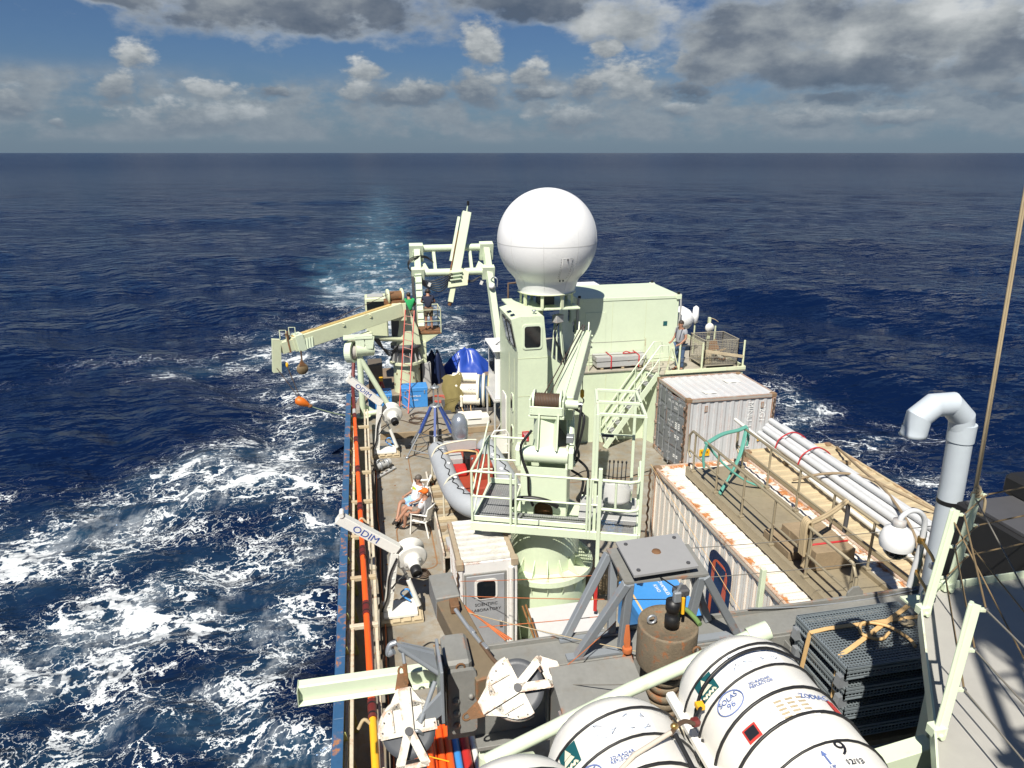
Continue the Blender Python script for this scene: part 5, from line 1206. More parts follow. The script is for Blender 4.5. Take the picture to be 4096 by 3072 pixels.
# tripod lander frame
tp = thing('tripod_frame', 'pyramid shaped instrument frame with blue upper legs and grey feet', 'instrument', (2.05, 22.45, 0))
TX, TY = 2.05, 22.45
LEGB = paint('blue leg paint', (.035, .07, .25), .5, .3)
for i in range(6):
    a = R(200 + 60 * i); d = V((math.cos(a), math.sin(a), 0)); o = V((TX, TY, 0))
    p0 = o + d * .16 + V((0, 0, 1.66)); p1 = o + d * .62 + V((0, 0, .80)); p2 = o + d * 1.1 + V((0, 0, .05))
    M().bar(p0, p1, .075, .05).o('upper_leg', LEGB, tp); M().bar(p0 + d * -.05, p1 + d * -.06 + V((0, 0, -.02)), .03, .03).o('leg_stiffener', GALV, tp)
    tube('lower_leg', [p1, p2], .028, GALV, tp); M().lathe([(.001, -.03), (.06, -.03), (.06, .02), (.02, .04)], p2 + V((0, 0, -.015)), n=12).o('foot', GALV, tp)
    a2 = a + R(60); d2_ = V((math.cos(a2), math.sin(a2), 0))
    tube('ring_bar', [o + d * .95 + V((0, 0, .28)), o + d2_ * .95 + V((0, 0, .28))], .018, GALV, tp); tube('ring_bar', [p1, o + d2_ * .62 + V((0, 0, .80))], .022, DGREY, tp)
    tube('brace', [p1, o + d2_ * .95 + V((0, 0, .28))], .014, DGREY, tp)
M().lathe([(.001, 1.64), (.19, 1.64), (.19, 1.69), (.001, 1.69)], (TX, TY, 0), n=20).o('top_ring', GALV, tp)
for i in range(3): a = R(120 * i); tube('top_rod', [(TX + .1 * math.cos(a), TY + .1 * math.sin(a), 1.68), (TX + .1 * math.cos(a), TY + .1 * math.sin(a), 2.3)], .02, GALV, tp)
M().lathe([(.001, 2.3), (.15, 2.3), (.15, 2.34), (.001, 2.34)], (TX, TY, 0), n=20).o('lift_plate', GALV, tp); tube('shackle', [(TX - .03, TY, 2.34), (TX - .03, TY, 2.4), (TX, TY, 2.44), (TX + .03, TY, 2.4), (TX + .03, TY, 2.34)], .012, GALV, tp, 6)
for i, (dx_, dy_, h) in enumerate(((.1, 0, .5), (-.15, .1, .42), (-.05, -.2, .38))): M().cyl((TX + dx_, TY + dy_, .3), (TX + dx_, TY + dy_, .3 + h), .085, n=14).o('instrument_can', (DGREY, BLACK, LGREY)[i], tp)

# red aluminium ladder against the aft crane
ld = thing('red_ladder', 'tall red ladder leaning on the aft crane pedestal', 'ladder', (1.2, 26.2, 0))
a0, b0 = V((1.03, 26.7, .17)), V((1.32, 25.95, .17)); a1, b1 = V((1.52, 28.2, 3.75)), V((1.86, 28.05, 3.72))
bar('stile', a0, a1, .035, .07, REDL, ld); bar('stile', b0, b1, .035, .07, REDL, ld)
for i in range(12): f = (i + .6) / 12.4; tube('rung', [a0.lerp(a1, f), b0.lerp(b1, f)], .014, paint('dull rung', (.45, .25, .20), .5, .2), ld, 6)

# blue storage boxes aft
def bbox(x0, x1, y0, y1, z0, h, label, lines, nm='storage_box'):
    t = thing(nm, label, 'box', ((x0 + x1) / 2, (y0 + y1) / 2, z0)); box('body', x0, x1, y0, y1, z0, z0 + h * .8, BOXB, t, .012); box('lid', x0 - .015, x1 + .015, y0 - .015, y1 + .015, z0 + h * .8 + .004, z0 + h, BOXB, t, .015)
    for x in (x0 + .1, x1 - .14): box('latch', x, x + .04, y0 - .03, y0 - .012, z0 + h * .7, z0 + h * .86, GALV, t)
    for i, s in enumerate(lines): text(s, .095, ((x0 + x1) / 2, y0 - .014, z0 + h * (.58 - .2 * i)), (1, 0, 0), (0, 0, 1), INKW, t)
    return t
b1_ = bbox(1.15, 2.14, 26.6, 27.25, .16, .82, 'big blue storage box with white lettering behind the red ladder', ('CHAMBLES', 'KWO'))
b2_ = bbox(-.15, .75, 26.6, 27.4, .16, .62, 'blue storage box under the pale green boom rest', ())
tag(M().tube(smooth([(.3, 26.6, .82), (.4, 26.75, .84), (.55, 26.65, .83), (.62, 26.8, .86), (.7, 26.7, .83)]), .012, 5).o('cord', WIRE), 'tangle of thin cord lying on the smaller blue box', 'cord')

# coils of thin hose on deck
for i, (x, y, r, lab) in enumerate(((1.75, 25.6, .32, 'loosely coiled brown hose lying near the ladder foot'), (1.55, 25.1, .22, 'small coil of brown hose lying near the tripod frame'), (2.65, 27.4, .35, 'tangled red orange cord heaped beside the big blue box'))):
    pts = [(x + r * (1 + .25 * math.sin(a * .37 + i)) * math.cos(a), y + r * (1 + .3 * math.cos(a * .53)) * math.sin(a), .18 + .02 * math.sin(a * .9)) for a in np.linspace(0, 24, 90)]
    tag(M().tube(pts, .012, 5).o('hose_coil', (WIRE, WIRE, REDL)[i]), lab, 'hose')

# ================================================================== BOOM REST
brs = thing('boom_rest', 'pale green pipe frame boom rest with a ring head on the port side', 'boom rest', (0, 26.2, 0))
tube('post', [(-.38, 26, .2), (-.36, 26, 2.6)], .11, GREEN, brs, 16); tube('strut', [(-.34, 26, 2.45), (.58, 26.05, .55)], .10, GREEN, brs, 16); tube('foot_pipe', [(-.38, 26, .25), (.55, 26.05, .32)], .10, GREEN, brs, 16)
M().lathe([(.3, 0), (.3, .03)], (-.38, 26, .17), n=20).o('foot_plate', GREEN, brs); M().prism([(-.1, 0), (.55, 0), (-.1, .5)], (-.3, 26.2, .18), (1, 0, 0), (0, 0, 1), .03).o('foot_gusset', GREEN, brs)
M().lathe([(.30, -.12), (.40, -.12), (.40, .12), (.30, .12), (.30, -.12)], (-.66, 26, 2.72), (.92, -.35, .05), 30, cap=False, sm=False).o('ring_head', GREENB, brs)
M().ell((-.62, 26.05, 2.7), (.26, .26, .28)).o('ball', paint('grey ball', (.42, .39, .36), .5, .3), brs)
cyl('barrel', (-.5, 26, 2.8), (.15, 26.15, 2.78), .27, GREEN, brs, n=24)
for s in (-.3, 0.02): M().prism([(-.12, 0), (.12, 0), (.2, .45), (-.2, .45)], (s, 25.85, 2.85), (1, 0, 0), (0, 0, 1), .05).o('saddle_rib', GREENB, brs)
M().bb(-.9, .15, 25.8, 26.3, 3.22, 3.3).o('saddle', GREENB, brs, .01)

# ================================================================== AFT CRANE
ac = thing('aft_crane', 'weathered pale green stern crane with long boom reaching over the port side', 'crane', (1.5, 28.9, 0))
M().lathe([(.55, .16), (.55, 1.35)], (1.5, 28.9, 0), n=36).o('pedestal', GREEND, ac); M().lathe([(.55, 1.35), (.7, 1.4), (.7, 1.5), (.6, 1.5)], (1.5, 28.9, 0), n=36, sm=False).o('flange', GREEND, ac)
M().lathe([(.58, 1.5), (.5, 2.0), (.62, 2.05), (.62, 2.2), (.3, 2.2)], (1.5, 28.9, 0), n=36).o('slew_housing', DGREY, ac)
for i in range(14):
    a = R(360 / 14 * i); d = V((math.cos(a), math.sin(a), 0)); M().prism([(.52, 1.5), (.68, 1.5), (.54, 1.9)], (1.5, 28.9, 0), d, (0, 0, 1), .02).o('gusset', LGREY, ac)
for i in range(9): a = R(200 + i * 19); zz = .5 + .7 * ((i * 37) % 10) / 10; M().ell((1.5 + .552 * math.cos(a), 28.9 + .552 * math.sin(a), zz), (.03, .03, .06), 8, 5).o('rust_spot', RUST, ac)
for s in (-1, 1): M().prism([(-.25, 2.2), (.75, 2.2), (.65, 2.9), (.2, 3.95), (-.05, 3.95), (-.1, 3.0)], (1.35, 28.9 + s * .3, 0), (1, 0, 0), (0, 0, 1), .05).o('king_plate', GREEND, ac, .01)
box('king_web', 1.3, 1.9, 28.65, 29.15, 2.25, 3.3, DGREY, ac)
b0, b1 = V((1.35, 28.4, 3.75)), V((-2.75, 26.6, 2.98))
dB = (b1 - b0).normalized()
bmm = M().bar(b0, b1, .38, .55).o('boom', GREEND, ac, .015)
M().bar(b0.lerp(b1, .1) + V((0, 0, .30)), b1 + V((0, 0, .30)), .2, .03).o('boom_top_plate', paint('rust stained top plate', (.50, .36, .14), .7, .4, .45), bmm)
M().bar(b1 - dB * .1, b1 + dB * .45, .30, .44).o('boom_extension', GREEND, bmm, .01); M().bar(b1 - dB * .4, b1 - dB * .1, .46, .64).o('boom_collar', GREENB, bmm, .01)
for k_ in (.45, .55, .65, .75): M().bar(b1 - dB * k_ + V((0, -.22, -.3)), b1 - dB * k_ + V((0, -.2, .1)), .03, .10).o('collar_rib', GREENB, bmm)
M().bar(b1 + dB * .1 + V((0, 0, -.25)), b1 + dB * .2 + V((0, 0, .5)), .34, .08).o('tip_bracket', RUST, bmm)
for k_ in (.2, -.15):
    q = b1 + dB * k_; tube('tip_hoop', [q + V((0, -.15, .2)), q + V((0, -.15, .62)), q + V((-.22, -.12, .62)), q + V((-.22, -.12, .3))], .018, GREEND, bmm, 6)
tp_ = b1 + dB * .62; M().prism([(-.22, -.85), (.08, -.85), (.16, .35), (-.12, .4)], tp_, V((1, .35, 0)), (0, 0, 1), .22).o('boom_head', GREEND, bmm, .01)
for f in (.3, .55): q = b0.lerp(b1, f); M().lathe([(.05, -.01), (.08, -.01), (.08, .01), (.05, .01), (.05, -.01)], q + V((0, -.21, .14)), (0, 1, 0), 14, cap=False).o('lifting_eye', GREEND, bmm)
M().cyl((.05, 28.0, 2.72), (1.45, 28.7, 2.4), .11, n=16).o('luff_cylinder', GREEND, ac); M().bar((-.7, 27.2, 2.85), (.1, 27.7, 3.0), .3, .1).o('cylinder_bracket', GREEND, ac)
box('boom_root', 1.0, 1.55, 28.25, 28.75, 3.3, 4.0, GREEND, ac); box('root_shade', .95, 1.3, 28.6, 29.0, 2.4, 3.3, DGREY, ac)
M().cyl((.9, 28.5, 4.25), (1.4, 28.6, 4.25), .20, n=20).o('hoist_drum', RUST, ac)
for q in ((.86, 28.5), (1.42, 28.6)): M().lathe([(.001, .03), (.30, .03), (.30, -.03), (.001, -.03)], (q[0], q[1], 4.25), (1, .2, 0), 24).o('drum_flange', GREEND, ac)
box('drum_bed', .7, 1.5, 28.3, 28.9, 3.95, 4.1, RUST, ac)
cb = box('cab', -.05, .85, 29.6, 30.6, 2.2, 4.0, GREEND, ac, .05); box('cab_window', .02, .78, 29.585, 29.60, 3.3, 3.85, GLASS, cb); box('cab_window', -.062, -.05, 29.7, 30.5, 3.3, 3.85, GLASS, cb); box('cab_roof_vent', .05, .7, 29.7, 30.2, 4.0, 4.06, LGREY, cb)
# service platform behind crane with rails
sp_ = box('service_platform', 2.0, 3.05, 29.2, 30.4, 2.45, 2.53, RUST, ac, .01); M().prism([(0, 0), (.9, 0), (0, -.55)], (2.05, 29.25, 2.45), (1, 0, 0), (0, 0, 1), .05).o('platform_bracket', GREEND, ac)
for p in ((2.05, 29.2), (3.02, 29.2), (3.02, 30.35), (2.5, 30.35)): tube('rail_post', [(p[0], p[1], 2.5), (p[0], p[1], 3.5)], .022, GREEND, ac)
for h in (3.0, 3.48): tube('rail', [(2.05, 29.2, h), (3.02, 29.2, h), (3.02, 30.35, h), (2.5, 30.35, h)], .02, GREEND, ac)
box('step_box', 2.0, 2.35, 28.9, 29.2, 1.3, 2.2, GREEND, ac, .01); box('side_cabinet', 2.15, 2.5, 28.8, 29.1, .17, 1.3, LGREY, ac)
for k_ in range(5):
    tube('hose', smooth([(.2 + .05 * k_, 27.9, 2.7), (.5 + .04 * k_, 28.0, 2.3 - .06 * k_), (.9, 28.2, 2.1 - .05 * k_), (1.2, 28.4, 2.3)]), .022, BLACK, ac)
tube('guy_wire', [(1.1, 28.4, 4.45), (-2.6, 26.6, 3.25)], .012, WIRE, ac, 5)
# hook gear over the side
sv = thing('snatch_block', 'brown oval snatch block hanging under the stern crane boom', 'pulley', (-2.45, 26.2, 1.9))
M().lathe([(.001, .05), (.2, .04), (.22, 0), (.2, -.04), (.001, -.05)], (-2.45, 26.2, 2.12), (.35, -.92, .1), 22).o('cheek', paint('brown block steel', (.17, .12, .06), .6, .5, .3), sv); tube('hanger', [(-2.45, 26.3, 2.3), (-2.47, 26.45, 2.75)], .03, WIRE, sv)
M().prism([(-.12, .1), (.12, .1), (0, .36)], (-2.45, 26.2, 2.14), (1, .35, 0), (0, 0, 1), .09).o('crown', RUST, sv)
hk = thing('hook_block', 'orange crane hook block hanging from wires over the water', 'hook', (-2.55, 25.9, .7))
M().lathe([(.05, -.26), (.15, -.2), (.17, -.02), (.13, .12), (.07, .26), (.03, .32)], (-2.55, 25.9, .93), (.75, 0, -.45), 18).o('body', paint('hook orange', (.62, .14, .01), .5, .4, .2), hk)
M().ell((-2.28, 25.9, .76), (.1, .08, .07)).o('swivel', RUST, hk)
for q in ((-3.05, 26.25, 2.45), (-3.0, 26.2, 2.35), (-3.35, 26.2, 2.2), (-3.32, 26.2, 2.15)): tube('fall_wire', [q, (-2.6 + .05 * (q[0] + 3.2), 25.9, 1.05)], .014, WIRE, hk, 5)
M().ell((-2.98, 26.2, 2.3), (.05, .05, .1)).o('swage', YELLOW, hk)
tube('tag_line', arc((-2.2, 25.9, .72), (-.72, 23.9, .95), .04), .018, paint('grey green line', (.16, .20, .12), .8, .3), hk, 6)

# ================================================================== STERN GANTRY
af = thing('stern_gantry', 'pale green A frame gantry at the stern with a telescopic arm', 'gantry', (4.2, 33, 0))
def G(x, z, y=34.5): return V((x, y, z))
for s, xb, xt in ((-1, 2.45, 2.52), (1, 6.2, 5.85)):
    M().bar((xb, 32.3, .1), (xt, 34.4, 5.3), .30, .34).o('leg', GREENB, af, .015)
    for i in range(12):
        if s < 0: q = V((xb, 32.3, .1)).lerp(V((xt, 34.4, 5.3)), .1 + i * .062) + V((-.02, -.21, .05)); M().box(q, (.30, .03, .03)).o('ladder_rung', GREENB, af)
    M().prism([(-.35, -.45), (.30, -.45), (.30, .38), (-.35, .38)] if s < 0 else [(-.30, -.45), (.35, -.45), (.35, .38), (-.30, .38)], G(xt + (.0), 5.2), (1, 0, 0), (0, -.3, 1), .36).o('knee_plate', GREENB, af, .015)
    M().prism([(-.3, -.3), (.30, -.3), (.30, .32), (-.3, .32)], G(xt + .03 * s, 4.2, 34.0), (1, 0, 0), (0, -.3, 1), .34).o('knee_plate', GREENB, af, .015)
    for i in range(4):
        for j in range(3):
            for zz, yy in ((5.2, 34.28), (4.2, 33.8)): M().cyl(G(xt - .12 + .08 * i + .08 * s, zz - .1 + .13 * j, yy - .02), G(xt - .12 + .08 * i + .08 * s, zz - .1 + .13 * j, yy + .05), .018, n=6).o('bolt', GREENB, af)
for zz, yy, rr_ in ((5.35, 34.5, .17), (4.25, 34.05, .18)):
    cyl('cross_tube', (2.6, yy, zz), (5.8, yy, zz), rr_, GREENB, af, n=22)
for x in (3.35, 5.1): M().bar((x, 34.05, 4.2), (x - .05, 34.5, 5.3), .14, .14).o('tie_bar', GREENB, af)
for x in (2.75, 5.6):
    M().prism([(-.3, 0), (.3, 0), (.12 if x < 4 else -.12, .35)], (x, 34.3, 4.35), (1, 0, 0), (0, .35, 1), .2).o('knee_web', GREENB, af)
a, b = V((3.95, 33.5, 2.9)), V((4.98, 34.6, 7.0)); dA = (b - a).normalized()
M().bar(a.lerp(b, .25), b, .42, .42, (0, -1, .3)).o('telescopic_arm', GREENB, af, .02); M().bar(a, a.lerp(b, .35), .24, .24, (0, -1, .3)).o('arm_head', GREEND, af, .01)
M().bar(a.lerp(b, .45) + V((-.34, 0, .05)), a.lerp(b, .95) + V((-.34, 0, 0)), .12, .14, (0, -1, .3)).o('arm_cylinder', GREENB, af); M().bar(a.lerp(b, .3) + V((-.28, -.05, 0)), a.lerp(b, .8) + V((-.25, -.1, 0)), .04, .06).o('cable_chain', RUST, af)
tube('arm_antenna', [b, b + V((.06, 0, .35))], .03, GREENB, af); M().cyl(b + V((.06, 0, .32)), b + V((.08, 0, .52)), .06, n=10).o('lamp', BLACK, af)
for k_, f in enumerate((.26, .30, .34)): M().bar(a.lerp(b, f) + V((-.25, -.1, 0)), a.lerp(b, f) + V((.28, -.1, .05)), .5, .05).o('arm_clamp', GREENB, af)
M().prism([(-.45, -.5), (.5, -.5), (.6, .1), (.25, .35), (-.3, .3)], (4.3, 33.75, 4.1), (1, 0, .1), (0, .3, 1), .25).o('arm_carriage', GREEND, af, .01)
tube('arm_foot', [a, a + V((-.05, 0, -.15))], .09, RUST, af)
for k_ in range(6):
    y0 = 33.75; tube('hose', smooth([(2.5, y0, 4.0 - .03 * k_), (3.1, y0, 3.9 - .08 * k_), (3.6, y0 - .1, 4.05 - .12 * k_), (4.1, y0 - .2, 4.3 - .05 * k_)]), .025, BLACK, af)
for k_ in range(3): tube('hose', smooth([(2.5, 33.9, 4.2), (2.2 - .04 * k_, 33.9, 4.35 + .06 * k_), (2.05, 33.9, 4.6 + .1 * k_), (2.3, 34.0, 4.9 + .06 * k_), (2.9, 34.2, 4.95 + .04 * k_), (3.3, 34.2, 4.7)]), .022, BLACK, af)
for k_ in range(4): tube('hose', [(2.28 - .03 * k_, 34.0, 4.4), (2.26 - .03 * k_, 33.0, 2.6), (2.3, 32.5, 1.0)], .022, BLACK, af)
for k_ in range(2): tube('hose', smooth([(4.5, 33.8, 4.0), (5.0, 33.8, 3.85 - .06 * k_), (5.5, 33.8, 4.05)]), .025, BLACK, af)
for x in (3.0, 5.5): M().box((x, 33.7, 3.75), (.12, .1, .18), Matrix.Rotation(.4, 3, 'Y')).o('floodlight', WHITE, af)
tube('camera_neck', smooth([(5.95, 33.6, 3.9), (6.05, 33.4, 4.05), (6.2, 33.3, 3.95), (6.2, 33.3, 3.6)]), .03, GALV, af); M().lathe([(.001, .15), (.1, .12), (.15, .02), (.13, -.1), (.001, -.15)], (5.95, 33.4, 3.62), n=18).o('camera_dome', WHITEB, af)
tag(M().tube([(6.55, 32.4, 3.0), (6.55, 32.4, 3.9), (7.6, 32.5, 3.95)], .05, 8).o('exhaust_pipe', CHAIN), 'thin brown pipe bracket beside the radome at the stern', 'pipe')

# tarpaulin heaps
def tarp(name, label, c, rx, ry, h, mat, seed, pointed=True):
    rng = np.random.RandomState(seed); m = M(); n, k_ = 40, 14; vs = []
    pk = rng.rand(n) * .35
    for j in range(k_ + 1):
        t_ = j / k_
        for i in range(n):
            a = 2 * math.pi * i / n
            prof_ = ((1 - t_) ** .85 if pointed else math.cos(t_ * math.pi / 2) ** .5)
            fold = 1 + .10 * math.sin(a * 7 + seed) * t_ + .06 * math.sin(a * 13 + 2 * seed + t_ * 3) * t_ + .03 * math.sin(a * 23 + seed)
            x = rx * t_ ** .8 * fold * math.cos(a); y = ry * t_ ** .8 * fold * math.sin(a)
            z = h * prof_ * (1 + .30 * math.sin(a * 3 + seed) * t_ * (1 - t_) * 4 + .14 * abs(math.sin(a * 6.5 + seed)) * t_) + .05 * math.sin(a * 9 + t_ * 8 + seed) * t_ * (1 - t_) * 4 * h
            vs.append((c[0] + x, c[1] + y, c[2] + max(z, 0)))
    fs = [(j * n + i, (j + 1) * n + i, (j + 1) * n + (i + 1) % n, j * n + (i + 1) % n) for j in range(k_) for i in range(n)]
    o = m.add(vs, fs, True).o(name, mat); return tag(o, label, 'tarpaulin')
tarp('tarpaulin', 'bright blue tarpaulin draped over a peaked heap by the stern', (4.35, 31.3, .16), 1.15, .9, 1.0, TARPB, 3)
td = tarp('tarpaulin', 'dark navy tarpaulin bundle beside the aft crane pedestal', (2.80, 29.9, .16), .42, .45, 1.15, TARPD, 5, False)

# ODIM deck winch amidships aft
dw = thing('deck_winch', 'white cylindrical deck winch with ODIM lettering and olive canvas cover', 'winch', (3.6, 26.3, 0))
CW = paint('cream winch paint', (.76, .72, .60), .4, .15, .06)
ax = V((.97, -.22, 0)).normalized()
for i, (p, L, r) in enumerate((((3.15, 26.6, 1.30), .95, .19), ((2.95, 26.2, .98), 1.1, .20), ((3.1, 25.9, .62), 1.0, .19))):
    p = V(p); cyl('motor_barrel', p, p + ax * L, r, CW, dw, n=20, bev=.01); M().cyl(p - ax * .22, p, r * .6, n=14).o('motor_end', CW, dw); M().box(p + ax * .25 + V((0, -.02, .0)), (.1, .46, .46)).o('clamp', CW, dw, .03)
text('ODIM', .14, V((3.82, 25.86, .98)) + V((0, -.03, .04)), ax, (0, 0, 1), INKB, dw, off=.03)
for i, (o_, r, mt) in enumerate(((0, .62, CW), (.12, .58, paint('blue hose wrap', (.02, .06, .13), .5, .3)), (.22, .66, CW), (.34, .58, paint('blue hose wrap', (.02, .06, .13))), (.44, .64, paint('yellow flange', (.55, .45, .18), .5, .3)), (.58, .56, paint('blue hose wrap', (.02, .06, .13))))):
    M().lathe([(.001, -.05), (r, -.05), (r + .01, 0), (r, .05), (.001, .05)], V((4.08, 26.1, .88)) + ax * o_, ax, 36).o('reel_flange' if i % 2 == 0 else 'hose_reel', mt, dw)
box('bed', 2.7, 4.6, 25.6, 26.9, .17, .3, DGREY, dw)
cv = M(); nu, nv = 16, 12; vs = []
for j in range(nv + 1):
    for i in range(nu + 1):
        u, v = i / nu, j / nv
        x = 2.68 + .74 * u + .05 * math.sin(v * 9); y = 26.35 - .75 * v + .05 * math.sin(u * 8); z = 1.42 - .75 * v ** 1.4 + .05 * math.sin(u * 7 + v * 4) - .1 * abs(u - .5) + .18 * u * (1 - v)
        vs.append((x, y, z))
cv.add(vs, [(j * (nu + 1) + i, j * (nu + 1) + i + 1, (j + 1) * (nu + 1) + i + 1, (j + 1) * (nu + 1) + i) for j in range(nv) for i in range(nu)], True); o = cv.o('canvas_cover', CANVAS, dw)
cv = M(); vs = []
for j in range(9):
    for i in range(9): u, v = i / 8, j / 8; vs.append((2.68 + .55 * u * (1 - .3 * v) + .04 * math.sin(v * 7), 25.62 - .04 * u + .05 * math.sin(u * 5), .72 - .55 * v + .1 * u))
cv.add(vs, [(j * 9 + i, j * 9 + i + 1, (j + 1) * 9 + i + 1, (j + 1) * 9 + i) for j in range(8) for i in range(8)], True).o('canvas_skirt', CANVAS, dw)
for k_ in range(7): tube('hose', smooth([(3.1 + .12 * k_, 25.7, .45), (3.2 + .1 * k_, 25.5, .25), (3.35 + .08 * k_, 25.4 - .04 * k_, .2), (3.2 + .14 * k_, 25.2, .19)]), .018, (BLACK, WIRE, STRAP)[k_ % 3], dw)
wbn = thing('white_locker', 'low white slotted locker on timber behind the inflatable boat', 'locker', (3.7, 24.6, .16))
box('body', 3.2, 4.2, 24.25, 24.75, .17, .45, WHITE, wbn, .015); box('slot', 3.4, 3.9, 24.245, 24.26, .36, .40, BLACK, wbn); box('ramp', 3.35, 4.05, 24.76, 25.2, .17, .38, WHITE, wbn, .02); box('block', 3.1, 3.3, 24.5, 24.9, .17, .5, WHITE, wbn, .01)
tag(M().bb(2.0, 2.5, 30.2, 31.2, .17, 1.2).o('machinery_case', DGREY, None, .02), 'dark machinery case standing by the stern crane in shade', 'case')
tag(M().bb(-.1, .5, 29.0, 30.0, .02, 1.3).o('machinery_case', paint('brown grey case', (.12, .10, .08), .6, .4), None, .02), 'brown grey machinery case behind the boom rest', 'case')
fs_ = thing('jack_stand', 'small orange and yellow jack stand beside the aft crane foot', 'stand', (.35, 27.7, .16))
tube('leg', [(.25, 27.7, .16), (.38, 27.7, 1.05)], .04, RED, fs_); tube('leg', [(.62, 27.6, .16), (.40, 27.7, 1.05)], .045, REDL, fs_); M().bb(.32, .46, 27.63, 27.77, 1.0, 1.15).o('head', YELLOW, fs_)

# ================================================================== FOREGROUND: WORKING GANTRY AND BOAT DECK
gb = thing('gantry_beam', 'heavy grey steel gantry beam with bolted plates across the after deck edge', 'beam', (4.8, 7.35, 2.6))
box('top_flange', .62, 9.0, 7.12, 7.58, 3.56, 3.60, GREY, gb, .006); box('web', .66, 9.0, 7.10, 7.16, 2.72, 3.56, GREY, gb); box('web', .66, 9.0, 7.46, 7.5, 2.6, 3.56, GREY, gb)
box('bottom_flange', 1.0, 9.0, 6.9, 7.2, 2.66, 2.72, GREY, gb, .006); box('lip', 1.0, 9.05, 7.58, 7.62, 3.5, 3.66, GREY, gb, .005)
for i in range(16): M().cyl((1.5 + .48 * i, 7.08, 3.38 + .03 * (i % 2)), (1.5 + .48 * i, 7.11, 3.38 + .03 * (i % 2)), .03, n=8).o('bolt', GREY, gb)
for x in (1.9, 3.4, 5.2, 7.0): box('stiffener', x, x + .02, 6.95, 7.1, 2.72, 3.5, GREY, gb)
for x, y in ((1.3, 7.35), (8.8, 7.35)): box('pillar', x, x + .25, y - .12, y + .12, 0, 2.66, GREEN, gb)
ep = M().prism([(p[0], p[1]) for p in rrect(.66, 1.0, 3.02, 3.92, .06, 3)], (0, 6.9, 0), (1, 0, 0), (0, 0, 1), .06).o('end_plate', GREY, gb, .006)
for zz in (3.15, 3.33, 3.51): M().ell((.75, 6.86, zz), (.045, .03, .045), 10, 6).o('bolt_head', GREY, ep)
M().ell((.93, 6.86, 3.55), (.035, .03, .035), 10, 6).o('bolt_head', GREY, ep)
box('end_block', .64, .96, 6.94, 7.5, 3.6, 4.0, GREY, gb, .04); box('end_side', .55, .64, 6.95, 7.2, 3.1, 3.95, GREY, gb, .02)
tube('eye_ring', [(.82 + .05 * math.cos(a), 6.93, 3.93 + .05 * math.sin(a)) for a in np.linspace(0, 6.28, 12)], .012, RUST, gb, 6)
# outreach beam with rusty turnbuckle
BRN = paint('brown steel', (.16, .125, .08), .6, .45, .35, edge=.5)  # brown base colour with random darker and rust patches
orb = thing('outreach_beam', 'brown box beam reaching aft from the gantry with rusty tackle', 'beam', (.95, 7.7, 3.3))
M().bar((1.15, 6.85, 3.66), (.84, 8.35, 3.76), .33, .30).o('beam', BRN, orb, .012); M().bar((.845, 8.36, 3.76), (.80, 8.93, 3.78), .34, .34).o('end_box', GREY, orb, .015)
box('pad_eye', .84, .96, 8.0, 8.2, 3.9, 4.02, RUST, orb, .01)
tube('turnbuckle', [(.90, 8.0, 3.97), (1.02, 7.7, 3.9), (1.14, 7.4, 3.86)], .028, GALV, orb); tube('tackle_chain', smooth([(1.14, 7.4, 3.86), (1.24, 7.1, 3.84), (1.32, 6.95, 3.84), (1.36, 6.85, 3.84)]), .025, CHAIN, orb)
for k_ in range(3): tube('lashing', [(1.0, 8.3 - .05 * k_, 3.86), (1.5 + .04 * k_, 7.62, 3.68)], .012, ROPEO, orb, 5)
for p in ((1.06, 7.62, 3.90), (1.18, 7.32, 3.87)): M().box(p, (.05, .13, .05), Matrix.Rotation(.35, 3, 'Z')).o('block', GALV, orb, .012)

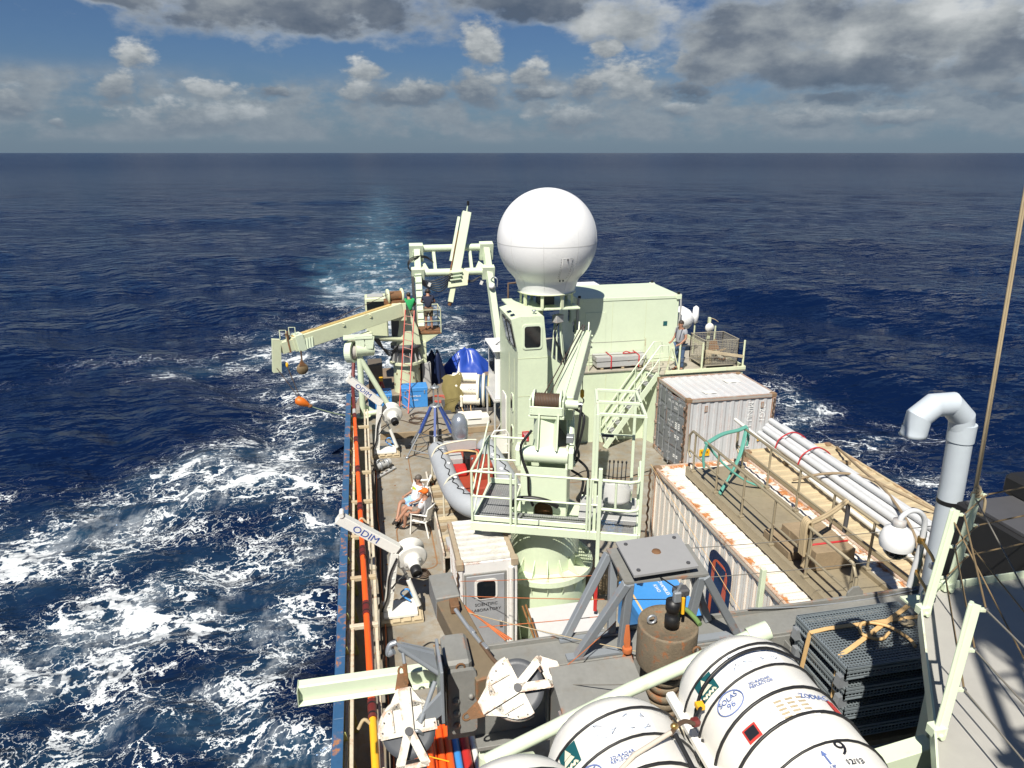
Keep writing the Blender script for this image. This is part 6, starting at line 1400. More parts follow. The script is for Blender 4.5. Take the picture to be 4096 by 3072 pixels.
def sheave_block(label, c, nrm, updir, r=.33):
    c = V(c); n = V(nrm).normalized(); v = (V(updir) - n * V(updir).dot(n)).normalized(); u = v.cross(n)
    t = thing('sheave_block', label, 'pulley', c, 'white sheave blocks on the gantry')
    M().lathe([(.001, .045), (r * .78, .045), (r, .06), (r, .05), (r * .9, 0), (r, -.05), (r, -.06), (r * .78, -.045), (r * .1, -.045)], c, n, 44).o('wheel', paint('grey sheave wheel', (.07, .075, .085), .45, .25), t)
    hs = [(r * 1.06 * math.cos(a), r * 1.06 * math.sin(a)) for a in np.linspace(R(-8), R(188), 22)]
    CWT = paint('chipped white block paint', (.64, .61, .53), .45, .3, .22, edge=.6, scale=3)
    for s in (-1, 1):
        g_ = M().prism(hs, c + n * (.085 * s), u, v, .018).o('guard', CWT, t)
        if s > 0:
            for q in (-.55, .0, .55): M().prism([(q * r - .01, .05 * r), (q * r + .01, .05 * r), (q * r + .01, .82 * r), (q * r - .01, .82 * r)], c + n * .105, u, v, .03).o('rib', CWT, g_)
            for a in np.linspace(.1, 3.04, 9): q = c + n * .1 + u * (r * .97 * math.cos(a)) + v * (r * .97 * math.sin(a)); M().cyl(q, q + n * .012, .009, n=6).o('rivet', DGREY, g_)
    M().tube([c + u * (r * 1.07 * math.cos(a)) + v * (r * 1.07 * math.sin(a)) for a in np.linspace(R(-5), R(185), 20)], .03, 6).o('guard_rim', CWT, t)
    for s in (-1, 1):
        cheek = [(-.07, 1.5 * r), (.07, 1.5 * r), (.06, .2 * r), (.05, -.1), (-.05, -.1), (-.06, .2 * r)]
        M().prism(cheek, c + n * (.12 * s), u, v, .035).o('cheek', CWT, t, .006)
        fr = [[(-.05, .02), (.05, .02), (.19, -1.15 * r), (.15, -1.28 * r), (.09, -1.15 * r)], [(.05, .02), (-.05, .02), (-.19, -1.15 * r), (-.15, -1.28 * r), (-.09, -1.15 * r)], [(-.18, -1.1 * r), (.18, -1.1 * r), (.17, -1.28 * r), (-.17, -1.28 * r)]]
        for f in fr: M().prism(f, c + n * (.125 * s), u, v, .035).o('tail_frame', CWT, t, .004)
    for s in (-1, 1): M().prism([(-.70 * r, .78 * r), (.70 * r, .78 * r), (.25 * r, 1.5 * r), (-.25 * r, 1.5 * r)], c + n * (.085 * s), u, v, .018).o('throat', CWT, t)
    M().prism([(-.17, -1.28 * r), (.17, -1.28 * r), (.03, -1.75 * r), (-.03, -1.75 * r)], c, u, v, .05).o('tail_lug', CWT, t, .004)
    M().cyl(c - n * .15, c + n * .165, .045, n=14).o('axle', DGREY, t)
    M().prism([(-.10, 1.45 * r), (.10, 1.45 * r), (.05, 2.0 * r), (-.05, 2.0 * r)], c, u, v, .06).o('swivel', RUST, t, .006)
    e = c + v * (2.0 * r)
    M().tube([e + u * (.035 * math.cos(a)) + v * (.02 + .05 * math.sin(a)) for a in np.linspace(0, 6.28, 12)], .014, 6).o('shackle', RUST, t)
    return t
s1 = sheave_block('white sheave block hanging upright beneath the grey triangular bracket', (.17, 6.55, 3.50), (-.02, -.80, .60), (-.06, .5, .85), .30)
s2 = sheave_block('white sheave block lying on its side against the gantry beam', (1.42, 6.55, 3.86), (-.12, -.74, .66), (-1, -.22, -.30), .31)
br_ = thing('sheave_bracket', 'blue grey triangular bracket with tube struts at the gantry beam end', 'bracket', (.4, 6.8, 3.3))
M().prism([(.55, 3.95), (.55, 3.66), (.15, 3.36), (.13, 3.5)], (0, 6.55, 0), (1, 0, 0), (0, 0, 1), .05).o('lower_arm', GREYB, br_, .006); M().prism([(.52, 4.2), (.55, 3.95), (.12, 4.3), (.10, 4.40)], (0, 6.9, 0), (1, 0, 0), (0, 0, 1), .05).o('upper_arm', GREYB, br_, .006)
M().prism([(.14, 4.38), (.52, 4.22), (.54, 4.0)], (0, 6.95, 0), (1, 0, 0), (0, 0, 1), .012).o('web', GREYB, br_); box('mount_plate', .545, .58, 6.5, 7.1, 3.55, 4.25, GREYB, br_, .006)
tube('strut', [(.12, 6.88, 4.36), (.56, 6.85, 3.95)], .03, GREYB, br_); tube('strut', [(.50, 6.7, 3.98), (.3, 6.5, 3.62)], .028, GREYB, br_)
tube('shackle', smooth([(.2, 6.5, 3.5), (.26, 6.45, 3.56), (.32, 6.48, 3.46), (.26, 6.46, 3.40)]), .022, GALV, br_)
tube('hanger_link', [(.16, 6.86, 4.3), (.17, 6.8, 4.2)], .02, GALV, br_); M().bar((.17, 6.8, 4.2), (.18, 6.72, 3.98), .05, .03).o('hanger_bar', RUST, br_, .008)
tube('hook_gear', smooth([(.1, 6.95, 4.38), (.02, 6.95, 4.35), (.0, 6.92, 4.26), (.06, 6.9, 4.3)]), .035, GALV, br_)

gj = thing('side_jib', 'pale green channel beam jutting out over the port rail', 'beam', (-.2, 7.5, 3.4))
box('web', -1.1, .62, 7.44, 7.46, 3.34, 3.54, GREENB, gj); box('top_flange', -1.1, .62, 7.46, 7.58, 3.52, 3.54, GREENB, gj); box('bottom_flange', -1.1, .62, 7.36, 7.5, 3.32, 3.34, GREENB, gj); box('end_plate', -1.11, -1.1, 7.36, 7.58, 3.31, 3.55, GREENB, gj)

# pipes stacked on the main deck below the gantry
for i, (x, z) in enumerate(((.30, .40), (.43, .40), (.56, .40), (.69, .40), (.82, .40), (.365, .513), (.495, .513))):
    tag(M().cyl((x, 5.2, z), (x + .06, 9.9 + .12 * (i % 3), z), .063, n=16).o('stacked_pipe', ORANGE), ('bright orange coring pipe in the bottom row stacked below the gantry beam', 'bright orange coring pipe lying on top of the orange row below the gantry')[z > .45], 'pipe', 'orange pipes stacked on deck')
tag(M().tube(smooth([(.26, 9.0, .4), (.4, 9.03, .60), (.6, 9.0, .55), (.9, 8.97, .42)]), .012, 5).o('tie_cord', YELLOW), 'thin yellow cord tied round the stacked orange pipes', 'cord')
tag(M().cyl((.98, 5.2, .40), (1.0, 9.7, .40), .06, n=16).o('stacked_pipe', BOXB), 'blue coring pipe lying beside the orange stack', 'pipe'); tag(M().cyl((1.13, 5.2, .41), (1.14, 9.8, .41), .075, n=16).o('stacked_pipe', RED), 'dark red pipe lying beside the blue pipe', 'pipe'); tag(M().cyl((1.30, 5.2, .39), (1.28, 9.6, .39), .05, n=14).o('stacked_pipe', WHITE), 'slim white pipe lying beside the dark red pipe', 'pipe')

for y in (6.0, 7.6, 9.2):
    tag(M().bb(.2, 1.45, y, y + .15, .0, .335).o('timber_bearer', WOOD, None, .01), {6.0: 'forward timber bearer under the stacked orange pipes', 7.6: 'middle timber bearer under the stacked orange pipes', 9.2: 'after timber bearer under the stacked orange pipes'}[y], 'timber')
# machinery seen under the beam
pw = thing('capstan_winch', 'pale green mooring winch with post under the gantry beam', 'winch', (1.4, 6.6, 0))
cyl('post', (1.12, 6.95, 0), (1.12, 6.95, 2.55), .10, GREENB, pw); cyl('drum_cover', (1.24, 6.75, 2.2), (1.72, 6.75, 2.2), .34, GREENB, pw, n=30, bev=.01); box('bed', 1.0, 1.9, 6.3, 7.0, 1.7, 1.86, GREENB, pw, .01); box('bed_leg', 1.1, 1.8, 6.4, 6.9, 0, 1.7, GREEN, pw)
for s in (0, 1): M().prism([(-.04, 0), (.04, 0), (.09, .28), (.02, .3)], (1.0 + .1 * s, 6.8, 1.86), (1, 0, 0), (0, 0, 1), .03).o('hand_grip', GREENB, pw)
lbu = thing('lifebuoy', 'orange lifebuoy with white cord hanging by the pale green post', 'lifebuoy', (1.26, 6.62, 2.3))
M().tube([(1.22 + .03 * math.sin(a), 6.52 + .17 * math.cos(a), 2.5 + .2 * math.sin(a)) for a in np.linspace(0, 6.28, 28)], .05, 10, True).o('ring', paint('lifebuoy orange', (.68, .06, .02), .5, .15), lbu)
M().tube([(1.17 + .03 * math.sin(a), 6.52 + .22 * math.cos(a), 2.5 + .25 * math.sin(a) + .03 * math.sin(a * 5)) for a in np.linspace(0, 6.28, 28)], .008, 5, True).o('cord', WHITE, lbu)
cbx = thing('switch_cabinet', 'grey steel cabinet with sloping top in front of the gantry beam', 'cabinet', (2.3, 6.2, 2.6))
M().prism([(-.35, 0), (.35, 0), (.35, 1.42), (-.35, 1.25)], (2.3, 6.2, 2.6), (0, 1, 0), (0, 0, 1), .95).o('body', GREY, cbx, .015); M().prism([(-.38, 1.255), (.37, 1.43), (.37, 1.46), (-.38, 1.285)], (2.3, 6.2, 2.6), (0, 1, 0), (0, 0, 1), 1.0).o('lid', GREY, cbx, .006); box('hinge', 1.79, 1.82, 6.0, 6.12, 3.75, 3.85, GREYB, cbx)

# plate topped frame
ft = thing('sheave_table', 'grey four legged steel frame with bolted top plate standing on the gantry beam', 'frame', (3.3, 7.35, 3.6))
z5 = 4.86
M().prism([(2.84, 6.99), (3.92, 6.95), (3.98, 7.66), (2.88, 7.78)], (0, 0, z5 - .1), (1, 0, 0), (0, 1, 0), .03).o('under_plate', GREY, ft, .005)
top_ = M().prism([(2.93, 6.93), (3.78, 6.97), (3.86, 7.76), (2.98, 7.72)], (0, 0, z5 + .02), (1, 0, 0), (0, 1, 0), .03).o('top_plate', paint('flat grey plate', (.29, .29, .29), .5, .12), ft, .004)
for p in ((3.02, 7.02), (3.68, 7.05), (3.76, 7.65), (3.08, 7.62)): M().cyl((p[0], p[1], z5 + .03), (p[0], p[1], z5 + .055), .025, n=6).o('bolt', DGREY, top_); cyl('spacer', (p[0], p[1], z5 - .09), (p[0], p[1], z5 + .01), .03, DGREY, ft)
M().lathe([(.001, .02), (.05, .02), (.06, 0)], (3.40, 7.38, z5 + .035), n=16).o('centre_boss', RUST, top_)
for a, b in (((2.88, 7.02, z5 - .12), (2.34, 7.2, 3.62)), ((2.88, 7.7, z5 - .12), (2.28, 7.56, 3.62)), ((2.92, 7.03, z5 - .12), (2.93, 7.2, 3.62)), ((2.95, 7.7, z5 - .12), (2.92, 7.56, 3.62)), ((3.88, 6.98, z5 - .12), (4.55, 7.2, 3.62)), ((3.9, 7.6, z5 - .12), (4.3, 7.55, 3.62)), ((3.84, 6.99, z5 - .12), (3.8, 7.2, 3.62))):
    M().bar(a, b, .10, .10, (0, 1, 0)).o('leg', GREYB, ft, .01)
for a, b in (((2.2, 7.2, 3.625), (3.05, 7.2, 3.625)), ((2.2, 7.56, 3.625), (3.05, 7.56, 3.625)), ((3.7, 7.2, 3.625), (4.65, 7.2, 3.625))): M().bar(a, b, .12, .03).o('foot_plate', GREYB, ft)

# rusty weight with rigging
wt = thing('rusty_weight', 'big rust brown cylindrical weight standing on stacked plates with shackle and swivel', 'weight', (3.18, 6.45, 2.6))
M().lathe([(.33, 0), (.345, .03), (.345, .50), (.34, .53), (.30, .50), (.001, .47)], (3.18, 6.45, 4.02), n=40).o('drum', DRUMR, wt)
for i in range(6): M().lathe([(.001, .0), (.19 + .008 * (i % 2), .0), (.20 + .008 * (i % 2), .10), (.19, .105), (.001, .105)], (3.18, 6.45, 3.2 + .115 * i), n=28).o('plate_disc', DRUMR, wt)
M().lathe([(.15, 0), (.12, .12)], (3.18, 6.45, 3.9), n=20).o('neck', paint('olive yellow collar', (.30, .24, .05), .6, .3), wt); box('pedestal', 2.95, 3.4, 6.22, 6.68, 2.6, 3.2, paint('rust streaked cream', (.62, .55, .42), .6, .3, .4), wt, .01)
M().lathe([(.001, 0), (.085, 0), (.085, .12), (.07, .13), (.07, .2), (.085, .21), (.085, .32), (.001, .34)], (3.20, 6.4, 4.55), n=20).o('swivel', BLACK, wt); M().box((3.22, 6.36, 4.95), (.09, .07, .14)).o('shackle_body', GALV, wt, .015); M().cyl((3.22, 6.36, 5.02), (3.25, 6.34, 5.13), .018, n=8).o('shackle_pin', GALV, wt)
tube('yellow_tag', [(3.30, 6.36, 4.92), (3.30, 6.35, 4.72)], .02, YELLOW, wt); tube('green_sling', smooth([(3.3, 6.5, 4.62), (3.4, 6.5, 4.66), (3.48, 6.42, 4.6), (3.5, 6.3, 4.58)]), .03, paint('camouflage sling', (.12, .20, .06), .8, .4), wt)
tube('lift_ring', [(3.38 + .045 * math.cos(a), 6.10, 4.40 + .045 * math.sin(a)) for a in np.linspace(0, 6.28, 12)], .014, RUST, wt, 6); tube('side_chain', smooth([(3.39, 6.09, 4.36), (3.41, 6.07, 4.25), (3.43, 6.04, 4.1), (3.46, 6.0, 3.95)]), .02, GALV, wt); tube('lift_ring', [(3.0 + .05 * math.cos(a), 6.5, 4.58 + .05 * math.sin(a)) for a in np.linspace(0, 6.28, 12)], .016, GALV, wt, 6)
cyl('pump_body', (3.38, 6.62, 4.55), (3.38, 6.62, 4.85), .08, DGREY, wt); box('pump_head', 3.3, 3.48, 6.55, 6.68, 4.78, 4.88, DGREY, wt, .02)
tube('suspension_wire', [(3.22, 6.36, 5.05), (3.30, 7.0, 4.78)], .009, BLACK, wt, 5)

b3_ = bbox(4.92, 6.15, 10.9, 12.4, .0, 1.0, 'large blue storage box with white lettering beside the rusty container', ())
text('CHAMBLES', .11, (5.75, 12.0, 1.0), (0, -1, 0), (1, 0, 0), INKW, b3_, off=.006); text('KWO', .11, (5.60, 12.0, 1.0), (0, -1, 0), (1, 0, 0), INKW, b3_, off=.006)
tube('strap', [(5.02, 10.88, .05), (5.02, 10.87, .98), (5.02, 12.0, 1.01)], .025, STRAP, b3_, 5)
bk = thing('wire_basket', 'low wire basket with red floats between the blue box and the rusty container', 'basket', (5.8, 10.6, 0))
mesh_panel((5.2, 10.0, .3), (1, 0, 0), (0, 0, 1), 1.05, .6, 14, 8, .01, MESHM, bk, rim=.025); mesh_panel((5.2, 10.0, .3), (0, 1, 0), (0, 0, 1), .8, .6, 11, 8, .01, MESHM, bk, rim=.025); mesh_panel((6.25, 10.0, .3), (0, 1, 0), (0, 0, 1), .8, .6, 11, 8, .01, MESHM, bk, rim=.025); box('base', 5.2, 6.25, 10.0, 10.8, .2, .3, MESHM, bk)
for i, (x, y) in enumerate(((5.5, 10.3), (5.85, 10.5), (6.0, 10.2))): tag(M().lathe([(.001, 0), (.12, .02), (.15, .16), (.12, .3), (.03, .34), (.001, .34)], (x, y, .31), n=16).o('float', REDL), ('red plastic float in the basket corner beside the blue box', 'red plastic float at the back of the low wire basket', 'red plastic float in the basket next to the rusty container')[i], 'float', 'red floats in the basket')
for x, y, nm, lab in ((6.2, 16.3, BOXB, 'blue plastic crate standing beside the rusty container corner'),):
    bx_ = thing('plastic_crate', lab, 'crate', (x, y, 0)); box('base', x - .25, x + .15, y - .3, y + .3, 0, .05, nm, bx_)
    for k_ in range(4): box('slat', x - .26, x - .24, y - .3, y + .3, .08 + .1 * k_, .15 + .1 * k_, nm, bx_); box('slat', x - .25, x + .15, y - .31, y - .29, .08 + .1 * k_, .15 + .1 * k_, nm, bx_); box('slat', x - .25, x + .15, y + .29, y + .31, .08 + .1 * k_, .15 + .1 * k_, nm, bx_); box('slat', x + .14, x + .16, y - .3, y + .3, .08 + .1 * k_, .15 + .1 * k_, nm, bx_)
    box('folder', x - .15, x + .08, y - .2, y + .2, .06, .46, WHITE, bx_)
tag(M().bb(5.9, 6.4, 16.9, 17.7, 0, .55).o('equipment_case', DGREY, None, .02), 'dark equipment case by the grey container door', 'case')
tag(M().bb(4.6, 5.3, 13.4, 14.2, 0, .5).o('wooden_crate', WOOD, None, .015), 'weathered wooden crate in the shade of the crane platform', 'crate')
# whip hose wheel near stairs
hw = thing('spoked_reel', 'thin pale green spoked wheel standing by the crane column', 'wheel', (5.55, 16.2, 0))
M().tube([(5.55 + .1 * math.cos(a), 16.2 + .25 * math.cos(a), .75 + .5 * math.sin(a)) for a in np.linspace(0, 6.28, 26)], .025, 6, True).o('rim', GREEN, hw)
for k_ in range(5): a = math.pi * k_ / 5; tube('spoke', [(5.55 + .1 * math.cos(a), 16.2 + .25 * math.cos(a), .75 + .5 * math.sin(a)), (5.55 - .1 * math.cos(a), 16.2 - .25 * math.cos(a), .75 - .5 * math.sin(a))], .012, GREEN, hw, 5)
bar('stand', (5.55, 16.2, 0), (5.55, 16.2, .75), .06, .06, GREEN, hw)

# collapsed mesh pallets
for j in range(4):
    zz = 3.72 - .30 * j; dx_ = .03 * j
    t = thing('mesh_pallet', ('topmost folded blue grey mesh pallet of the strapped stack', 'second folded mesh pallet down in the strapped stack', 'third folded mesh pallet down in the strapped stack', 'lowest folded mesh pallet in the strapped stack')[j], 'pallet', (6.1, 6.5, zz), 'folded mesh pallets')
    x0, y0, lx, ly = 5.30 + dx_, 6.02, 1.5, 1.02
    mesh_panel((x0, y0, zz + .17), (1, 0, 0), (0, 1, 0), lx, ly, 34, 24, .010, MESHM, t, rim=.03); mesh_panel((x0, y0, zz + .12), (1, 0, 0), (0, 1, 0), lx, ly, 12, 10, .010, MESHM, t, rim=.03)
    mesh_panel((x0, y0, zz + .02), (1, 0, 0), (0, 0, 1), lx, .14, 30, 3, .009, MESHM, t, rim=.02); mesh_panel((x0, y0, zz + .02), (0, 1, 0), (0, 0, 1), ly, .14, 22, 3, .009, MESHM, t, rim=.02)
    box('base_sheet', x0 + .02, x0 + lx - .02, y0 + .02, y0 + ly - .02, zz, zz + .012, DGREY, t)
    for (fx, fy) in ((x0 + .05, y0 + .06), (x0 + .05, y0 + ly - .06), (x0 + lx - .05, y0 + .06)): M().prism([(-.07, -.12), (.07, -.12), (.05, .04), (-.05, .04)], (fx - .05, fy, zz), (1, 0, 0), (0, 0, 1), .09).o('foot', GALV, t, .01)
box_ = tag(M().bb(5.35, 6.8, 6.05, 7.0, 2.6, 2.68).o('timber_dunnage', WOOD), 'dark timber dunnage under the mesh pallet stack', 'timber')
for i, pts in enumerate([[(5.22, 6.75, 2.9), (5.26, 6.7, 3.9), (5.5, 6.7, 3.925), (6.85, 6.68, 3.925)], [(5.33, 6.2, 2.75), (5.36, 6.25, 3.88), (5.55, 6.3, 3.925), (6.2, 6.6, 3.93), (6.85, 6.9, 3.93)]]):
    m = M()
    for a, b in zip(pts[:-1], pts[1:]): m.bar(a, b, .06, .008, (0, 1, 0) if abs(b[2] - a[2]) > .3 else (0, 0, 1))
    tag(m.o('lashing_strap', STRAP), ('tan strap running straight across the mesh pallet stack', 'tan strap crossing diagonally over the mesh pallet stack')[i], 'strap')
tag(M().tube(smooth([(6.2, 6.45, 3.94), (6.0, 6.35, 3.95), (5.85, 6.5, 3.94), (6.0, 6.68, 3.95), (6.25, 6.55, 3.96), (6.35, 6.3, 3.95), (6.33, 6.15, 3.94)]), .022, 5).o('strap_loop', STRAP), 'loose loop of tan strap on top of the mesh pallets', 'strap')
tag(M().ell((6.55, 6.55, 3.96), (.10, .07, .03), 10, 6).o('rag', PALEW), 'crumpled pale rag on top of the mesh pallets', 'rag')

# ================================================================== LIFE RAFTS
def raft(x, y, z, label, num, seed):
    t = thing('life_raft_canister', label, 'life raft', (x, y, z - .45), 'life raft canisters on the cradle')
    r, L = .45, 1.72; n = 40; prof = [(.001, -L / 2), (r * .55, -L / 2 + .005), (r * .86, -L / 2 + .05), (r * .97, -L / 2 + .14), (r, -L / 2 + .26), (r, -.30), (r * 1.012, -.28), (r * 1.012, .28), (r, .30), (r, L / 2 - .26), (r * .97, L / 2 - .14), (r * .86, L / 2 - .05), (r * .55, L / 2 - .005), (.001, L / 2)]
    sh = M().lathe(prof, (x, y, z), (0, 1, 0), n).o('shell', RAFTW, t)
    for s in (-1, 1): box('flange', x + s * (r - .01), x + s * (r + .055), y - L / 2 + .08, y + L / 2 - .08, z - .035, z + .03, RAFTW, t, .015)
    STRP = paint('black raft strap', (.015, .015, .016), .5, .2)
    for yy in (-.55, -.26, .02, .31, .60):
        o = M().tube([(x + (r + .012) * math.cos(a), y + .78 * yy + .15 + .05 * math.sin(a + 1 + yy), z + (r + .012) * math.sin(a)) for a in np.linspace(0, 6.28, 40)], .008 if abs(yy) > .3 else .011, 6, True).o('lashing', STRP, t)
    def on(a, yy, off=.006): return V((x + (r * 1.0 + off) * math.cos(a), y + .78 * yy + .15, z + (r + off) * math.sin(a)))
    def patch(nm, a0, a1, y0, y1, mat, par=t, off=.006):
        k_ = 9; vs = [on(a0 + (a1 - a0) * i / k_, yy, off) for yy in (y0, y1) for i in range(k_ + 1)]
        return M().add(vs, [(i, i + 1, k_ + 2 + i, k_ + 1 + i) for i in range(k_)], True).o(nm, mat, par)
    g_ = patch('green_sign', R(133), R(152), .35, .54, SIGNG)
    CRM = paint('cream pictogram', (.70, .66, .50), .5, .1)
    def pt(a, yy): return on(R(a), yy, .011)
    M().tube([pt(150 - 1.1 * i, .37 + .012 * math.sin(i * 1.8)) for i in range(14)], .008, 5).o('wave_mark', CRM, g_)
    M().add([pt(149, .41), pt(137, .41), pt(139.5, .45), pt(146.5, .45)], [(0, 1, 2, 3)]).o('raft_mark', CRM, g_); M().add([pt(147, .455), pt(139, .455), pt(143, .53)], [(0, 1, 2)]).o('canopy_mark', CRM, g_)
    def T(s, sz, a, yy, mat, mirror=False):
        a = R(a); text(s, sz, on(a, yy, .0), (math.sin(a), 0, -math.cos(a)), (0, 1, 0), mat, t, off=.013)
    T('SOLAS', .05, 133, .195, INKF); T('96', .06, 133, .135, INKF)
    M().tube([on(R(133) + .095 / r * math.cos(a), .165 + .095 * math.sin(a), .012) for a in np.linspace(0, 6.28, 26)], .004, 5, True).o('solas_ring', INKF, t)
    T('3D-RADAR', .03, 104, .20, INKF); T('REFLECTOR', .03, 104, .165, INKF); T('ZODIAC', .055, 72, -.045, INKF)
    ins = patch('instruction_panel', R(70), R(118), .36, .57, paint('faint print panel', (.74, .74, .74), .5, .1), t, .004)
    rng = random.Random(seed)
    for i in range(4):
        for j in range(2):
            a_ = 113 - 12 * i; y_ = .53 - .11 * j
            M().tube([on(R(a_ + rng.uniform(-4, 4)), y_ + rng.uniform(-.03, .03), .009) for _ in range(6)], .0022, 4).o('pictogram', INKL, ins)
    lp = patch('data_label', R(78), R(112), -.24, -.02, paint('white label', (.80, .80, .79), .45, .05), t, .012)
    for i in range(5):
        for j in range(3): patch('label_entry', R(82 + 9 * j), R(88 + 9 * j), -.22 + .04 * i, -.20 + .04 * i, PALEW, lp, .016)
    rp = patch('red_label', R(126), R(138), -.23, -.10, INKR, t, .013); patch('red_label_core', R(127.5), R(136.5), -.21, -.12, INK, rp, .018)
    patch('orange_label', R(52), R(60), -.2, -.04, INKR, t, .013)
    up_ = patch('arrow_label', R(94), R(104), -.72, -.52, WHITEB, t, .004)
    M().tube([on(R(99), -.66, .01), on(R(99), -.55, .01)], .006, 5).o('arrow_mark', INKF, up_); M().add([on(R(101), -.585, .012), on(R(97), -.585, .012), on(R(99), -.545, .012)], [(0, 1, 2)]).o('arrow_head', INKF, up_)
    T('UP', .03, 99, -.69, INKF)
    T(num, .14, 84, -.56, INK); T('12/13', .05, 82, -.68, INK)
    return t
raft(2.38, 2.98, 6.10, 'white life raft canister marked 9 beside the mesh pallets', '9', 1)
raft(1.36, 2.66, 6.04, 'white life raft canister with a hook tackle lying across it', '8', 2)
raft(.66, 2.36, 6.02, 'white life raft canister on the port end of the cradle row', '7', 3)
rk = thing('raft_cradle', 'pale green tube cradle holding the life raft canisters', 'cradle', (1.8, 3.5, 4.6))
tube('rail', [(.70, 4.35, 5.16), (1.87, 4.35, 5.64), (2.90, 4.35, 5.99)], .055, GREENB, rk, 14); M().cyl((2.86, 4.35, 5.975), (3.02, 4.34, 6.03), .075, n=14).o('rail_end', GREENB, rk)
tube('side_tube', [(1.93, 3.95, 5.55), (1.94, 3.0, 5.5), (1.95, 2.2, 5.45)], .06, GREENB, rk, 14); tube('side_tube', [(2.95, 3.9, 5.6), (2.96, 2.2, 5.5)], .06, GREENB, rk, 14); tube('side_tube', [(1.0, 3.7, 5.4), (1.0, 2.0, 5.4)], .06, GREENB, rk, 14)
for x, y in ((.8, 4.30), (2.85, 4.30)): tube('leg', [(x, y, .0), (x, y, 5.15 if x < 1 else 5.9)], .06, GREENB, rk, 12)
for y in (2.5, 3.7): bar('cross_beam', (.2, y, 5.42), (3.1, y, 5.5), .08, .08, GREENB, rk)
bar('link_beam', (2.9, 3.55, 5.25), (4.05, 3.62, 5.32), .14, .16, GREENB, rk)
hg = thing('hook_tackle', 'hydrostatic hook tackle with maroon shackle lying over the middle life raft', 'tackle', (1.85, 3.4, 6.3))
tube('line', smooth([(2.0, 3.45, 6.3), (1.9, 3.32, 6.36), (1.83, 3.24, 6.37)]), .012, BLACK, hg); M().box((1.82, 3.22, 6.37), (.06, .06, .05)).o('shackle', MAROON, hg, .015)
tube('chain', smooth([(1.80, 3.20, 6.38), (1.72, 3.16, 6.45), (1.64, 3.1, 6.49), (1.56, 3.02, 6.52)]), .014, CHAIN, hg); M().ell((1.60, 3.06, 6.53), (.025, .02, .02)).o('hook', BRASS, hg)
tube('strop', [(1.56, 3.02, 6.53), (1.3, 2.92, 6.52), (1.0, 2.8, 6.36)], .014, paint('tan strop', (.55, .48, .40), .7, .2), hg); tube('strop_tail', [(1.58, 3.0, 6.53), (1.6, 2.8, 6.48), (1.66, 2.5, 6.42)], .014, BLACK, hg); M().box((1.92, 3.36, 6.35), (.05, .05, .03)).o('yellow_clip', YELLOW, hg)
for i, pts in enumerate([[(1.92, 3.42, 6.13), (1.99, 3.46, 6.4), (2.2, 3.5, 6.56), (2.45, 3.52, 6.58), (2.7, 3.5, 6.46)], [(1.80, 2.7, 6.13), (1.86, 2.68, 6.0), (1.93, 2.7, 6.12)], [(1.80, 3.1, 6.13), (1.86, 3.2, 6.0), (1.93, 3.3, 6.14)]]):
    tag(M().tube(smooth(pts), .011, 5).o('lashing_line', BLACK), ('black line tied over the canister marked 9', 'black line tied between the two bigger canisters', 'short black line at the gap between the canisters')[i], 'line')

# ================================================================== UPPER SIDE DECK, RIGHT
st_ = [(3.92, 3.48, .16, .1), (4.90, 4.76, .14, .05), (5.41, 5.04, .15, .06)]
for i, (x, y, lx_, ly_) in enumerate(st_):
    t = thing('rail_stanchion', ('pale green stanchion nearest the life rafts on the upper deck edge', 'pale green stanchion carrying the dome camera on the upper deck corner', 'pale green stanchion with a rope halyard tied to its top')[i], 'stanchion', (x, y, 5.6), 'upper deck stanchions')
    tp2 = V((x + lx_ , y + ly_, 6.66)); M().bar((x, y, 5.62), tp2, .085, .03, (.6, -.8, 0)).o('post', GREENB, t, .006); M().bar((x + .02, y - .03, 5.62), tp2 + V((.02, -.03, 0)), .015, .05, (.6, -.8, 0)).o('web', GREENB, t)
    M().box((x, y, 5.66), (.12, .09, .09)).o('foot', GREENB, t, .01); M().cyl((x, y - .07, 5.64), (x, y + .07, 5.64), .022, n=10).o('pin', GREENB, t)
    for f in (.35, .65, .95):
        q = V((x, y, 5.62)).lerp(tp2, f); M().bar(q, q + V((.10, -.03, .0)), .03, .02).o('wire_lug', GREENB, t); M().ell(q + V((.11, -.03, 0)), (.018, .018, .018), 8, 5).o('shackle', DGREY, t)
tops = [[V((x, y, 5.62)).lerp(V((x + a, y + b, 6.66)), f) + V((.11, -.03, 0)) for (x, y, a, b) in st_] for f in (.35, .65, .95)]
RW = paint('rusted rail wire', (.20, .14, .07), .6, .5, .2)
for j, row in enumerate(tops):
    nm = ('lower', 'middle', 'upper')[j]
    tag(M().tube([row[0], row[1], row[2], row[2] + V((3.2, .05, .25))], .008, 6).o('rail_wire', RW), nm + ' rusty guard wire strung through the upper deck stanchions', 'wire')
    tag(M().tube([row[0], row[0] + V((-.25, -1.6, -.1)), row[0] + V((-.3, -2.4, -.2))], .007, 6).o('rail_wire', WIREG), nm + ' guard wire running forward from the stanchion by the life rafts', 'wire')
for i, (a, b) in enumerate((((5.05, 4.78, 6.55), (4.4, 2.6, 5.66)), ((5.5, 5.02, 6.6), (4.75, 2.7, 5.66)), ((5.45, 5.0, 6.2), (4.95, 2.5, 5.66)))):
    tag(M().tube([a, b], .007, 6).o('stay_wire', (RW, WIREG, RW)[i]), ('thin stay wire sloping down from the camera stanchion', 'grey stay wire sloping down from the halyard stanchion', 'rusty stay wire crossing the grey upper deck')[i], 'wire')
hl = thing('halyard', 'pair of tan halyard ropes rising from the knotted stanchion', 'rope', (5.55, 5.1, 6.66))
